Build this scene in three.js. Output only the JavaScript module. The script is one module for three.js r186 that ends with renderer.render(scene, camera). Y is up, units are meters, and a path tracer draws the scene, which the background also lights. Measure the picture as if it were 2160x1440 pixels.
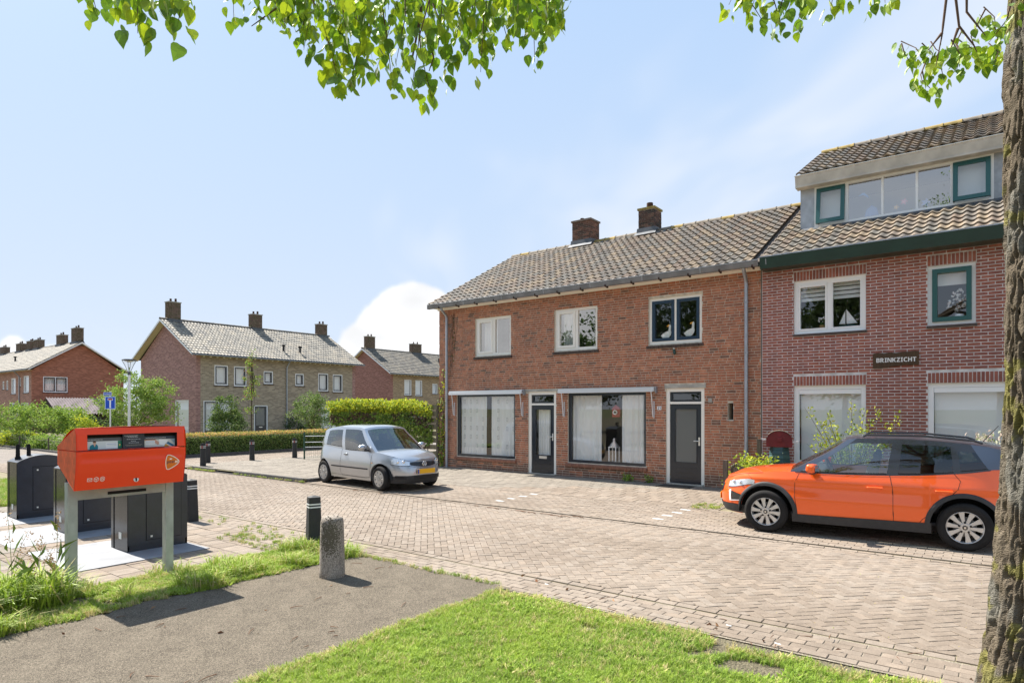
import * as THREE from 'three';
import { mergeGeometries, mergeVertices } from 'three/addons/utils/BufferGeometryUtils.js';
import { RoundedBoxGeometry } from 'three/addons/geometries/RoundedBoxGeometry.js';
import { FontLoader } from 'three/addons/loaders/FontLoader.js';
import { TextGeometry } from 'three/addons/geometries/TextGeometry.js';

// World axes follow the street: x runs along the brick facade, y up, z from the facade (z = 0) out to the green. Metres.
const scene = new THREE.Scene();
const renderer = new THREE.WebGLRenderer({ antialias: true });
renderer.setSize(1024, 682);
renderer.toneMapping = THREE.LinearToneMapping;
renderer.toneMappingExposure = 2.35;
renderer.shadowMap.enabled = true;

// ---------- camera ----------
const CAM = new THREE.Vector3(13.946, 1.97, 14.834);
const camera = new THREE.PerspectiveCamera(2 * Math.atan(720 / 1340) * 180 / Math.PI, 1.5, 0.1, 3000);
camera.position.copy(CAM);
camera.lookAt(CAM.x - 0.60555, CAM.y, CAM.z - 0.7958);
camera.setViewOffset(2160, 1440, 0, -140, 2160, 1440);      // shifted lens: verticals stay vertical

// ---------- small maths ----------
const { sin, cos, PI, abs, min, max, floor, sqrt, hypot, round, pow } = Math;
function RNG(seed) { let a = seed >>> 0; return () => { a = (a + 0x6D2B79F5) | 0; let t = Math.imul(a ^ (a >>> 15), 1 | a); t = (t + Math.imul(t ^ (t >>> 7), 61 | t)) ^ t; return ((t ^ (t >>> 14)) >>> 0) / 4294967296; }; }
const clamp = (x, a = 0, b = 1) => min(b, max(a, x));
const lerp = (a, b, t) => a + (b - a) * t;
const smooth = (a, b, x) => { const t = clamp((x - a) / (b - a)); return t * t * (3 - 2 * t); };
function hash2(x, y, s) { let h = Math.imul(x | 0, 374761393) + Math.imul(y | 0, 668265263) + Math.imul(s | 0, 2147483647 ^ 0x5bd1e995); h = Math.imul(h ^ (h >>> 13), 1274126177); return ((h ^ (h >>> 16)) >>> 0) / 4294967296; }
function vnoise(x, y, per, s) {       // periodic value noise
  const xi = floor(x), yi = floor(y), fx = x - xi, fy = y - yi, m = (a) => ((a % per) + per) % per;
  const u = fx * fx * (3 - 2 * fx), v = fy * fy * (3 - 2 * fy);
  const a = hash2(m(xi), m(yi), s), b = hash2(m(xi + 1), m(yi), s), c = hash2(m(xi), m(yi + 1), s), d = hash2(m(xi + 1), m(yi + 1), s);
  return lerp(lerp(a, b, u), lerp(c, d, u), v);
}
function fbm(x, y, per, oct, s) { let a = 0, w = 0.5, t = 0; for (let i = 0; i < oct; i++) { a += w * vnoise(x, y, per, s + i * 17); t += w; x *= 2; y *= 2; per *= 2; w *= 0.5; } return a / t; }
function n3(x, y, z, s) {
  const zi = floor(z), f = z - zi, t = f * f * (3 - 2 * f);
  return lerp(vnoise(x, y, 1 << 20, s + zi * 131), vnoise(x, y, 1 << 20, s + (zi + 1) * 131), t);
}
function fbm3(x, y, z, oct, s) { let a = 0, w = 0.5, t = 0; for (let i = 0; i < oct; i++) { a += w * n3(x + 500, y + 500, z + 500, s + i * 1009); t += w; x *= 2.03; y *= 2.03; z *= 2.03; w *= 0.52; } return a / t; }

// ---------- sky ----------
const SUN = new THREE.Vector3(-cos(0.90) * cos(-0.03), sin(0.90), cos(0.90) * sin(-0.03));
{
const W = 2048, H = 1024, d = new Float32Array(W * H * 4), r0 = RNG(88);
  // heaped clouds low over the horizon: [azimuth, elevation, size] of each bank, puffs gathered round it
  const puffs = [], bank = (az, el, w, h, n) => { for (let i = 0; i < n; i++) { const u = 2 * r0() - 1, v = r0(), hh = h * (1 - u * u * 0.8); puffs.push([az + u * w, el + v * hh, (0.35 + 0.5 * r0()) * h * (1 - 0.45 * v)]); } };
  const az0 = Math.atan2(-0.7958, -0.60555);      // where the street runs away from the green
  bank(az0 - 0.145, 0.03, 0.07, 0.135, 30); bank(az0 - 0.03, 0.02, 0.06, 0.06, 10); bank(az0 - 0.77, 0.06, 0.16, 0.035, 8); bank(az0 + 0.62, 0.04, 0.2, 0.12, 20);
  for (let i = 0; i < 9; i++) bank(az0 + 1.15 + i * 0.46, 0.03 + 0.05 * r0(), 0.14 + 0.1 * r0(), 0.06 + 0.09 * r0(), 18);
  for (let j = 0; j < H; j++) {
    const el = ((j + 0.5) / H - 0.5) * PI, y = sin(el), ce = cos(el);
    const near = puffs.filter((q) => abs(q[1] - el) < q[2] * 1.6);
    for (let i = 0; i < W; i++) {
      const az = ((i + 0.5) / W - 0.5) * 2 * PI, x = ce * cos(az), z = ce * sin(az), k = (j * W + i) * 4;
      const t = pow(clamp(y), 0.62);
      let r = lerp(0.385, 0.165, t), g = lerp(0.42, 0.275, t), b = lerp(0.465, 0.45, t);
      if (y > -0.02) {
        const q = 1 / (max(y, 0) + 0.16), px = x * q, pz = z * q;
        // thin high cirrus drawn out along one direction
        const rx = px * 0.8 + pz * 0.6, rz = -px * 0.6 + pz * 0.8, warp = fbm3(rx * 0.6, rz * 0.6, 3.1, 3, 11) * 1.6;
        let c = fbm3(rx * 0.55 + warp, rz * 1.5 + warp * 0.7, 1.7, 5, 23);
        c = smooth(0.46, 0.78, c) * 0.85;
        r = lerp(r, 0.435, c); g = lerp(g, 0.45, c); b = lerp(b, 0.475, c);
        if (near.length) {
          let m = 0; for (const f of near) { let da = abs(az - f[0]); if (da > PI) da = abs(2 * PI - da % (2 * PI)); da *= ce; if (da > f[2] * 1.6) continue; const e = (da * da + (el - f[1]) * (el - f[1])) / (f[2] * f[2]); m += Math.exp(-2.2 * e); }
          if (m > 0.02) { const n = fbm3(x * 16, y * 16, z * 16, 5, 57); m = smooth(0.50, 0.70, m + (n - 0.5) * 1.3) * smooth(-0.01, 0.05, y); const lit = 0.74 + 0.40 * fbm3(x * 13, y * 18, z * 13, 4, 91); r = lerp(r, 0.52 * lit, m); g = lerp(g, 0.525 * lit, m); b = lerp(b, 0.535 * lit, m); }
        }
      }
      { const ca = x * SUN.x + y * SUN.y + z * SUN.z, ha = 0.9 * pow(max(0, ca), 40) + 0.07 * pow(max(0, ca), 6); r += ha; g += ha * 0.96; b += ha * 0.88; }      // bright hazy air round the sun
      d[k] = r * 0.92; d[k + 1] = g * 0.92; d[k + 2] = b * 0.92; d[k + 3] = 1;
    }
  }
  const sky = new THREE.DataTexture(d, W, H, THREE.RGBAFormat, THREE.FloatType);
  sky.mapping = THREE.EquirectangularReflectionMapping; sky.magFilter = THREE.LinearFilter; sky.minFilter = THREE.LinearFilter; sky.needsUpdate = true;
  scene.background = sky; scene.environment = sky;
}
const sun = new THREE.DirectionalLight(new THREE.Color(1.0, 0.945, 0.86), 5.0);
sun.position.copy(SUN).multiplyScalar(80).add(new THREE.Vector3(4, 0, 4));
sun.target.position.set(4, 0, 4); sun.castShadow = true;
Object.assign(sun.shadow.camera, { left: -45, right: 45, top: 45, bottom: -45, near: 1, far: 220 }); sun.shadow.mapSize.set(4096, 4096);
scene.add(sun, sun.target);

// ---------- textures ----------
function tex(w, h, fn, srgb = true) {
  const d = new Uint8Array(w * h * 4);
  for (let j = 0; j < h; j++) for (let i = 0; i < w; i++) {
    let c = fn(i / w, j / h, i, j); if (typeof c === 'number') c = [c, c, c];
    const k = (j * w + i) * 4; d[k] = clamp(c[0]) * 255; d[k + 1] = clamp(c[1]) * 255; d[k + 2] = clamp(c[2]) * 255; d[k + 3] = 255;
  }
  const t = new THREE.DataTexture(d, w, h); t.wrapS = t.wrapT = THREE.RepeatWrapping; t.magFilter = THREE.LinearFilter; t.minFilter = THREE.LinearMipmapLinearFilter; t.generateMipmaps = true;
  if (srgb) t.colorSpace = THREE.SRGBColorSpace; t.needsUpdate = true; return t;
}
const sized = (t, sx, sy = sx) => { const c = t.clone(); c.repeat.set(1 / sx, 1 / sy); c.needsUpdate = true; return c; };
// greys near 1 that only break up a colour; every one tiles
const T = {};
T.grain = tex(512, 512, (u, v) => 0.80 + 0.2 * fbm(u * 8, v * 8, 8, 6, 3) + 0.10 * (fbm(u * 64, v * 64, 64, 3, 9) - 0.5));
T.grainB = tex(512, 512, (u, v) => fbm(u * 32, v * 32, 32, 5, 5), false);
T.speck = tex(512, 512, (u, v, i, j) => { const a = hash2(i >> 1, j >> 1, 7), b = fbm(u * 6, v * 6, 6, 4, 31); return 0.70 + 0.30 * a * a + 0.16 * (b - 0.5); });
T.speckB = tex(512, 512, (u, v, i, j) => 0.6 * hash2(i >> 1, j >> 1, 7) + 0.4 * vnoise(u * 128, v * 128, 128, 4), false);
T.asph = tex(512, 512, (u, v, i, j) => { const a = hash2(i >> 2, j >> 2, 5), b = hash2((i + 1) >> 1, (j + 1) >> 1, 6), c = hash2((i + 5) >> 3, (j + 3) >> 3, 2), f = fbm(u * 5, v * 5, 5, 4, 44); return 0.44 + 0.34 * pow(a, 1.5) + 0.24 * b + 0.13 * c + 0.16 * (f - 0.5); });
T.wood = tex(256, 512, (u, v) => { const g = fbm(u * 24 + 2 * fbm(u * 4, v * 2, 4, 3, 2), v * 3, 24, 4, 8); return 0.66 + 0.34 * g; });
T.patch = tex(512, 512, (u, v) => 0.74 + 0.30 * fbm(u * 4, v * 4, 4, 6, 41));

function mat(o) {
  const { c, rgb, ...rest } = o, matte = (rest.roughness ?? 0.8) >= 0.85 && rest.transmission === undefined; if (matte) rest.specularIntensity = 0.35;
  const P = matte || rest.transmission !== undefined || rest.clearcoat !== undefined || rest.sheen !== undefined || rest.ior !== undefined;
  const m = new (P ? THREE.MeshPhysicalMaterial : THREE.MeshStandardMaterial)({ roughness: 0.8, metalness: 0, ...rest });
  if (rgb) m.color.setRGB(...rgb); else if (c !== undefined) m.color.set(c);
  return m;
}

// ---------- geometry collector ----------
class MB {
  constructor() { this.p = []; this.n = []; this.t = []; this.c = []; this.i = []; this.col = [1, 1, 1]; this.uo = 0; this.vo = 0; }
  color(r, g, b) { this.col = Array.isArray(r) ? r : [r, g, b]; return this; }
  shift(rng) { this.uo = rng() * 7; this.vo = rng() * 7; return this; }
  poly(pts, nrm, uvs) {
    const [a, b, c] = pts; let n = nrm;
    if (!n) { const ux = b[0] - a[0], uy = b[1] - a[1], uz = b[2] - a[2], vx = c[0] - a[0], vy = c[1] - a[1], vz = c[2] - a[2]; n = [uy * vz - uz * vy, uz * vx - ux * vz, ux * vy - uy * vx]; const l = hypot(...n) || 1; n = n.map((q) => q / l); }
    const k = this.p.length / 3, ax = abs(n[0]), ay = abs(n[1]), az = abs(n[2]);
    pts.forEach((q, i) => {
      this.p.push(q[0], q[1], q[2]); this.n.push(n[0], n[1], n[2]); this.c.push(...this.col);
      if (uvs) this.t.push(...uvs[i]);
      else if (ay >= ax && ay >= az) this.t.push(q[0] + this.uo, q[2] + this.vo);
      else if (ax >= az) this.t.push(q[2] + this.uo, q[1] + this.vo);
      else this.t.push(q[0] + this.uo, q[1] + this.vo);
    });
    for (let i = 2; i < pts.length; i++) this.i.push(k, k + i - 1, k + i);
    return this;
  }
  box(x0, y0, z0, x1, y1, z1, skip = '') {
    if (!skip.includes('f')) this.poly([[x0, y0, z1], [x1, y0, z1], [x1, y1, z1], [x0, y1, z1]]);
    if (!skip.includes('b')) this.poly([[x1, y0, z0], [x0, y0, z0], [x0, y1, z0], [x1, y1, z0]]);
    if (!skip.includes('l')) this.poly([[x0, y0, z0], [x0, y0, z1], [x0, y1, z1], [x0, y1, z0]]);
    if (!skip.includes('r')) this.poly([[x1, y0, z1], [x1, y0, z0], [x1, y1, z0], [x1, y1, z1]]);
    if (!skip.includes('t')) this.poly([[x0, y1, z1], [x1, y1, z1], [x1, y1, z0], [x0, y1, z0]]);
    if (!skip.includes('d')) this.poly([[x0, y0, z0], [x1, y0, z0], [x1, y0, z1], [x0, y0, z1]]);
    return this;
  }
  // flat polygon in plan [[x, z] ...] given counter-clockwise seen from above (x right, z down), raised from y0 to y1; ch = chamfer
  prism(poly, y0, y1, ch = 0) {
    const n = poly.length, Y = (q) => (typeof y1 === 'function' ? y1(q[0], q[1]) : y1);
    let top = poly;
    if (ch) { const cx = poly.reduce((s, q) => s + q[0], 0) / n, cz = poly.reduce((s, q) => s + q[1], 0) / n; top = poly.map((q) => { const dx = cx - q[0], dz = cz - q[1], l = hypot(dx, dz) || 1; return [q[0] + dx / l * ch * 1.4, q[1] + dz / l * ch * 1.4]; }); }
    this.poly(top.map((q) => [q[0], Y(q), q[1]]), [0, 1, 0]);
    for (let i = 0; i < n; i++) {
      const a = poly[i], b = poly[(i + 1) % n], A = top[i], B = top[(i + 1) % n];
      if (ch) { this.poly([[a[0], Y(a) - ch, a[1]], [b[0], Y(b) - ch, b[1]], [B[0], Y(B), B[1]], [A[0], Y(A), A[1]]]); }
      this.poly([[a[0], y0, a[1]], [b[0], y0, b[1]], [b[0], Y(b) - ch, b[1]], [a[0], Y(a) - ch, a[1]]]);
    }
    return this;
  }
  add(g, m) {
    const q = g.index ? g : g, k = this.p.length / 3, P = q.attributes.position, N = q.attributes.normal, U = q.attributes.uv, v = new THREE.Vector3(), nm = m ? new THREE.Matrix3().getNormalMatrix(m) : null;
    for (let i = 0; i < P.count; i++) {
      v.fromBufferAttribute(P, i); if (m) v.applyMatrix4(m); this.p.push(v.x, v.y, v.z);
      v.fromBufferAttribute(N, i); if (m) v.applyMatrix3(nm).normalize(); this.n.push(v.x, v.y, v.z);
      if (U) this.t.push(U.getX(i) + this.uo, U.getY(i) + this.vo); else this.t.push(0, 0);
      this.c.push(...this.col);
    }
    const neg = m && m.determinant() < 0, o3 = neg ? [0, 2, 1] : [0, 1, 2];
    if (q.index) for (let i = 0; i < q.index.count; i += 3) for (const e of o3) this.i.push(k + q.index.getX(i + e)); else for (let i = 0; i < P.count; i++) this.i.push(k + i);
    return this;
  }
  // tube along points with radii
  tube(pts, rad, seg = 6, cap = true) {
    const V = pts.map((p) => new THREE.Vector3(...p)), k0 = this.p.length / 3, n = V.length; let ref = new THREE.Vector3(0.31, 0.2, 0.93).normalize();
    for (let i = 0; i < n; i++) {
      const d = V[min(n - 1, i + 1)].clone().sub(V[max(0, i - 1)]).normalize();
      if (abs(d.dot(ref)) > 0.95) ref = new THREE.Vector3(0.9, 0.1, 0.2).normalize();
      const a = ref.clone().addScaledVector(d, -ref.dot(d)).normalize(), b = d.clone().cross(a), r = Array.isArray(rad) ? rad[i] : rad; ref = a;
      for (let s = 0; s <= seg; s++) { const t = s / seg * 2 * PI, nx = a.clone().multiplyScalar(cos(t)).addScaledVector(b, sin(t)); this.p.push(V[i].x + nx.x * r, V[i].y + nx.y * r, V[i].z + nx.z * r); this.n.push(nx.x, nx.y, nx.z); this.t.push(s / seg * r * 6.28 + this.uo, V[i].distanceTo(V[0]) + this.vo); this.c.push(...this.col); }
    }
    for (let i = 0; i < n - 1; i++) for (let s = 0; s < seg; s++) { const a = k0 + i * (seg + 1) + s, b = a + seg + 1; this.i.push(a, a + 1, b, a + 1, b + 1, b); }
    if (cap) for (const e of [0, n - 1]) { const d = V[e].clone().sub(V[e ? n - 2 : 1]).normalize(), ring = []; for (let s = 0; s < seg; s++) { const q = (k0 + e * (seg + 1) + s) * 3; ring.push([this.p[q], this.p[q + 1], this.p[q + 2]]); } this.poly(e ? ring : ring.reverse(), [d.x, d.y, d.z]); }
    return this;
  }
  // grid surface f(s, t) -> [x, y, z]; smooth normals
  grid(f, ns, nt, flip = false, uvf) {
    const P = []; for (let i = 0; i <= ns; i++) for (let j = 0; j <= nt; j++) P.push(f(i / ns, j / nt));
    const k = this.p.length / 3, at = (i, j) => P[i * (nt + 1) + j];
    for (let i = 0; i <= ns; i++) for (let j = 0; j <= nt; j++) {
      const a = at(min(ns, i + 1), j), b = at(max(0, i - 1), j), c = at(i, min(nt, j + 1)), d = at(i, max(0, j - 1)), q = at(i, j);
      const ux = a[0] - b[0], uy = a[1] - b[1], uz = a[2] - b[2], vx = c[0] - d[0], vy = c[1] - d[1], vz = c[2] - d[2];
      let n = [uy * vz - uz * vy, uz * vx - ux * vz, ux * vy - uy * vx]; const l = (hypot(...n) || 1) * (flip ? -1 : 1); n = n.map((w) => w / l);
      this.p.push(...q); this.n.push(...n); this.c.push(...this.col); this.t.push(...(uvf ? uvf(i / ns, j / nt, q) : [q[0] + q[2] + this.uo, q[1] + this.vo]));
    }
    for (let i = 0; i < ns; i++) for (let j = 0; j < nt; j++) { const a = k + i * (nt + 1) + j, b = a + nt + 1; if (flip) this.i.push(a, a + 1, b, a + 1, b + 1, b); else this.i.push(a, b, a + 1, a + 1, b, b + 1); }
    return this;
  }
  geo(colors = false) {
    const g = new THREE.BufferGeometry();
    g.setAttribute('position', new THREE.Float32BufferAttribute(this.p, 3)); g.setAttribute('normal', new THREE.Float32BufferAttribute(this.n, 3)); g.setAttribute('uv', new THREE.Float32BufferAttribute(this.t, 2));
    if (colors) g.setAttribute('color', new THREE.Float32BufferAttribute(this.c, 3));
    g.setIndex(this.i); return g;
  }
  get empty() { return this.i.length === 0; }
}
const B = () => new MB();
const TM = (x = 0, y = 0, z = 0, rx = 0, ry = 0, rz = 0, sx = 1, sy = sx, sz = sx) => new THREE.Matrix4().compose(new THREE.Vector3(x, y, z), new THREE.Quaternion().setFromEuler(new THREE.Euler(rx, ry, rz, 'YXZ')), new THREE.Vector3(sx, sy, sz));

// ---------- naming ----------
const taken = {};
function numbered(name) { const n = taken[name] = (taken[name] ?? -1) + 1; return n ? `${name}_${String(n).padStart(3, '0')}` : name; }
function shade(o) { o.castShadow = true; o.receiveShadow = true; return o; }
function part(name, geo, m, parent, label) { const o = shade(new THREE.Mesh(geo instanceof MB ? geo.geo(!!m.vertexColors) : geo, m)); o.name = name; parent.add(o); if (label) o.userData.label = label; return o; }
function thing(name, label, category, pos = [0, 0, 0], turn = 0, group) { const o = new THREE.Group(); o.name = numbered(name); o.position.set(...pos); o.rotation.y = turn; o.userData = { label, category }; if (group) o.userData.group = group; scene.add(o); return o; }
function single(name, geo, m, label, category, group) { const o = part(numbered(name), geo, m, scene); o.userData = { label, category }; if (group) o.userData.group = group; return o; }
function setting(name, geo, m) { const o = part(numbered(name), geo, m, scene); o.userData.kind = 'structure'; return o; }
function stuff(name, geo, m, parent, label, category) { const o = part(parent ? name : numbered(name), geo, m, parent || scene, label); o.userData.kind = 'stuff'; if (category) o.userData.category = category; return o; }
function instances(name, geo, m, list, parent, label, category) {      // list of [Matrix4, Color]
  const o = shade(new THREE.InstancedMesh(geo, m, list.length)); o.name = parent ? name : numbered(name); list.forEach(([q, c], i) => { o.setMatrixAt(i, q); if (c) o.setColorAt(i, c); });
  o.userData.kind = 'stuff'; if (label) o.userData.label = label; if (category) o.userData.category = category; (parent || scene).add(o); return o;
}
const lin = (r, g, b) => new THREE.Color().setRGB(r, g, b);
const toCam = (x, y, z) => hypot(x - CAM.x, y - CAM.y, z - CAM.z);

// ================= ground =================
const up = (poly) => { let a = 0; for (let i = 0; i < poly.length; i++) { const p = poly[i], q = poly[(i + 1) % poly.length]; a += p[0] * q[1] - q[0] * p[1]; } return a > 0 ? poly.slice().reverse() : poly; };
const rect = (x0, z0, x1, z1) => [[x0, z0], [x0, z1], [x1, z1], [x1, z0]];
function clipPoly(poly, [x0, z0, x1, z1]) {
  for (const [ax, lim, sg] of [[0, x0, 1], [0, x1, -1], [1, z0, 1], [1, z1, -1]]) {
    const out = []; for (let i = 0; i < poly.length; i++) { const p = poly[i], q = poly[(i + 1) % poly.length], dp = (p[ax] - lim) * sg, dq = (q[ax] - lim) * sg; if (dp >= 0) out.push(p); if (dp * dq < 0) { const t = dp / (dp - dq); out.push([lerp(p[0], q[0], t), lerp(p[1], q[1], t)]); } }
    poly = out; if (poly.length < 3) return null;
  }
  return poly;
}
const sheet = (b, x0, z0, x1, z1, y) => b.poly([[x0, y, z0], [x0, y, z1], [x1, y, z1], [x1, y, z0]], [0, 1, 0]);
const grassSoil = mat({ vertexColors: false, rgb: [0.235, 0.205, 0.135], roughness: 1, map: sized(T.asph, 0.8), bumpMap: sized(T.grainB, 0.5), bumpScale: 0.02 });
setting('ground', sheet(B(), -700, -700, 700, 700, -0.06), mat({ rgb: [0.13, 0.14, 0.06], roughness: 1, map: sized(T.patch, 9) }));

// --- paving helpers ---
const paveMap = sized(T.speck, 0.5), paveBump = sized(T.speckB, 0.5);
const paveMat = mat({ vertexColors: true, roughness: 0.9, map: paveMap, bumpMap: paveBump, bumpScale: 0.0012 });
const paveTints = []; { const r = RNG(5); for (let i = 0; i < 8; i++) { const k = 0.86 + 0.25 * i / 7 + 0.03 * r(), w = r() * 0.05; paveTints.push([0.365 * k * (1 + w), 0.305 * k, 0.248 * k * (1 - w)]); } }
const paveFlat = paveTints.map((c) => mat({ rgb: c, roughness: 0.9, map: paveMap, bumpMap: paveBump, bumpScale: 0.0012 }));
// pieces: [{poly, tint?, h?}] ; the nearest 300 whole ones become parts, the rest one joined part
function pave(parent, name, pieces, yf, tintOf, seed, most = 300) {
  const r = RNG(seed), rest = B();
  pieces.forEach((q) => { q.cx = q.poly.reduce((s, p) => s + p[0], 0) / q.poly.length; q.cz = q.poly.reduce((s, p) => s + p[1], 0) / q.poly.length; q.far = toCam(q.cx, 0, q.cz); q.D = (CAM.x - q.cx) * 0.60555 + (CAM.z - q.cz) * 0.7958; q.X = (q.cx - CAM.x) * 0.7958 + (CAM.z - q.cz) * 0.60555; });
  const seen = pieces.filter((q) => q.D > 4.5 && abs(q.X) < q.D * 0.8).sort((a, b) => a.far - b.far).slice(0, most); const own = new Set(seen);
  for (const q of pieces) {
    const dirt = fbm(q.cx * 0.55, q.cz * 0.9, 4096, 4, 71), dy = (r() - 0.5) * 0.005 + (fbm(q.cx * 0.35, q.cz * 0.35, 4096, 3, 19) - 0.5) * 0.02, k = floor(clamp(0.5 + (dirt - 0.5) * 2.2 + (r() - 0.5) * 0.8, 0, 0.999) * 8), poly = up(q.poly), y1 = (x, z) => yf(x, z) + dy;
    if (own.has(q)) {
      const b = B().shift(r); const loc = poly.map((p) => [p[0] - q.cx, p[1] - q.cz]); b.prism(loc, yf(q.cx, q.cz) - 0.03, (x, z) => y1(x + q.cx, z + q.cz), 0.003);
      const o = part(name, b, q.m || paveFlat[tintOf ? tintOf(q, r, true) : k], parent); o.position.set(q.cx, 0, q.cz);
    } else { rest.shift(r).color(q.tint || (tintOf ? tintOf(q, r, false) : paveTints[k])).prism(poly, yf(q.cx, q.cz) - 0.03, y1, q.far < 22 ? 0.003 : 0); }
  }
  if (!rest.empty) stuff(name + 's', rest, paveMat, parent);
}
function rowsOf(x0, z0, x1, z1, L, W, j, seed, half = 0.5, along = true) {
  const out = [], r = RNG(seed), n = round((z1 - z0) / W), w = (z1 - z0) / n;
  for (let i = 0; i < n; i++) { let x = x0 - (i % 2 ? half * L : 0) - r() * 0.02; while (x < x1) { const p = clipPoly(rect(x + j / 2, z0 + i * w + j / 2, x + L - j / 2, z0 + (i + 1) * w - j / 2), [x0, z0, x1, z1]); if (p && p[2][0] - p[0][0] > 0.03) out.push({ poly: p }); x += L; } }
  return out;
}
// --- road ---
const jointMat = mat({ rgb: [0.27, 0.235, 0.15], roughness: 1, map: sized(T.patch, 0.4) });
{
  const road = setting('road', sheet(sheet(sheet(B(), -14, 4.86, 17.6, 9.45, -0.012), -160, 4.9, -14, 9.3, -0.004), -11.3, -90, -7.35, 4.86, -0.004), jointMat);
  const pcs = [], Lp = 0.19, W = 0.095, J = 0.0055, c45 = Math.SQRT1_2, zone = [-14, 5.07, 17.5, 8.67];
  for (let i = -290; i < 290; i++) for (let j = -290; j < 290; j++) {
    const k = (((i - j) % 4) + 4) % 4; if (k !== 0 && k !== 3) continue;
    const [a, b] = k === 0 ? [2, 1] : [1, 2], x0 = i * W + J / 2, z0 = j * W + J / 2, x1 = (i + a) * W - J / 2, z1 = (j + b) * W - J / 2;
    const mx = (x0 - z0) * c45, mz = (x0 + z0) * c45 + 6.9; if (mx < -14.3 || mx > 17.7 || mz < 4.7 || mz > 9) continue;
    const poly = clipPoly([[x0, z0], [x0, z1], [x1, z1], [x1, z0]].map(([x, z]) => [(x - z) * c45, (x + z) * c45 + 6.9]), zone);
    if (poly) { let ar = 0; for (let q = 0; q < poly.length; q++) { const s = poly[q], t = poly[(q + 1) % poly.length]; ar += s[0] * t[1] - t[0] * s[1]; } if (abs(ar) > 0.004) pcs.push({ poly }); }
  }
  pcs.push(...rowsOf(-14, 4.955, 17.5, 5.06, 0.21, 0.105, 0.008, 3), ...rowsOf(-14, 8.68, 17.5, 8.79, 0.21, 0.105, 0.008, 4), ...rowsOf(-2, 8.835, 17.5, 9.40, 0.21, 0.112, 0.008, 6));
  pave(road, 'paver', pcs, (x, z) => z > 8.8 ? (z - 8.8) * 0.03 : z < 5.06 ? 0.004 : 0.018 * (1 - pow((z - 6.9) / 1.9, 2)), null, 21);
  part('sand_bed', B().poly([[-2, -0.008, 8.81], [-2, 0.010, 9.43], [17.5, 0.010, 9.43], [17.5, -0.008, 8.81]], [0, 1, -0.03]), mat({ rgb: [0.40, 0.345, 0.27], roughness: 1, map: sized(T.asph, 0.8) }), road);
  // far stretches, too far off to tell the stones apart
  part('far_surface', sheet(B(), -160, 4.92, -14, 8.9, 0.008), mat({ rgb: [0.315, 0.275, 0.24], roughness: 0.95, map: sized(T.speck, 1.7) }), road);
  const sideRows = rowsOf(-11.25, -9, -7.4, 4.85, 0.21, 0.105, 0.008, 8);
  pave(road, 'paver', sideRows, () => 0.01, null, 22, 0);
  part('far_surface', sheet(B(), -11.25, -90, -7.4, -9, 0.01), mat({ rgb: [0.32, 0.285, 0.255], roughness: 0.95, map: sized(T.speck, 1.7) }), road);
}
// --- parking bay ---
{
  const bay = setting('parking_bay', sheet(B(), -0.45, 2.9, 17.6, 4.9, -0.010), jointMat), white = mat({ rgb: [0.78, 0.77, 0.74], roughness: 0.8, map: paveMap });
  const pcs = rowsOf(-0.45, 2.95, 17.5, 4.90, 0.21, 0.105, 0.006, 12); let n = 0;
  for (const u of [5.64, 9.2]) for (const w of [3.05, 3.45, 3.86, 4.27]) { const near = pcs.map((q) => { const c = q.poly, x = (c[0][0] + c[2][0]) / 2, z = (c[0][1] + c[2][1]) / 2; return [hypot(x - u, z - w), q]; }).sort((a, b) => a[0] - b[0])[0][1]; near.white = true; near.m = white; near.tint = [0.78, 0.77, 0.74]; }
  pave(bay, 'paver', pcs, (x, z) => 0.012 + (4.9 - z) * 0.003, null, 31, 120);
}
// --- pavements of square slabs ---
const slabTints = []; { const r = RNG(15); for (let i = 0; i < 8; i++) { const k = 0.85 + 0.25 * r(); slabTints.push([0.365 * k, 0.32 * k, 0.265 * k]); } }
const slabFlat = slabTints.map((c) => mat({ rgb: c, roughness: 0.92, map: paveMap, bumpMap: paveBump, bumpScale: 0.0012 }));
const slabTint = (q, r, own) => { const k = floor(r() * 8); if (own) { q.m = slabFlat[k]; return k; } return slabTints[k]; };
{
  const y = (x, z) => 0.1 - 0.028 * z, a = setting('pavement', B().poly([[-0.5, 0.085, -0.2], [-0.5, 0.004, 2.92], [17.6, 0.004, 2.92], [17.6, 0.085, -0.2]], [0, 1, 0.028]), jointMat);
  pave(a, 'paving_slab', [...rowsOf(-0.45, 0.01, 9.75, 2.83, 0.3, 0.3, 0.009, 41), ...rowsOf(-0.45, 2.835, 17.5, 2.94, 0.5, 0.105, 0.012, 43)], y, slabTint, 42, 120);
  const b = setting('pavement', sheet(sheet(B(), -7.3, -0.1, -0.5, 4.86, 0.082), -7.3, -40, -5.45, -0.1, 0.082), jointMat);
  pave(b, 'paving_slab', [...rowsOf(-7.28, 0.0, -0.6, 4.78, 0.3, 0.3, 0.009, 44), ...rowsOf(-7.28, -6, -5.45, 0, 0.3, 0.3, 0.009, 45)], () => 0.098, slabTint, 46, 0);
  const c = setting('pavement', sheet(B(), -1.6, 9.36, 6.3, 13.6, 0.0), jointMat);
  pave(c, 'paving_slab', rowsOf(-1.5, 9.42, 6.22, 13.5, 0.3, 0.3, 0.010, 47), () => 0.03, slabTint, 48, 200);
}
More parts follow.
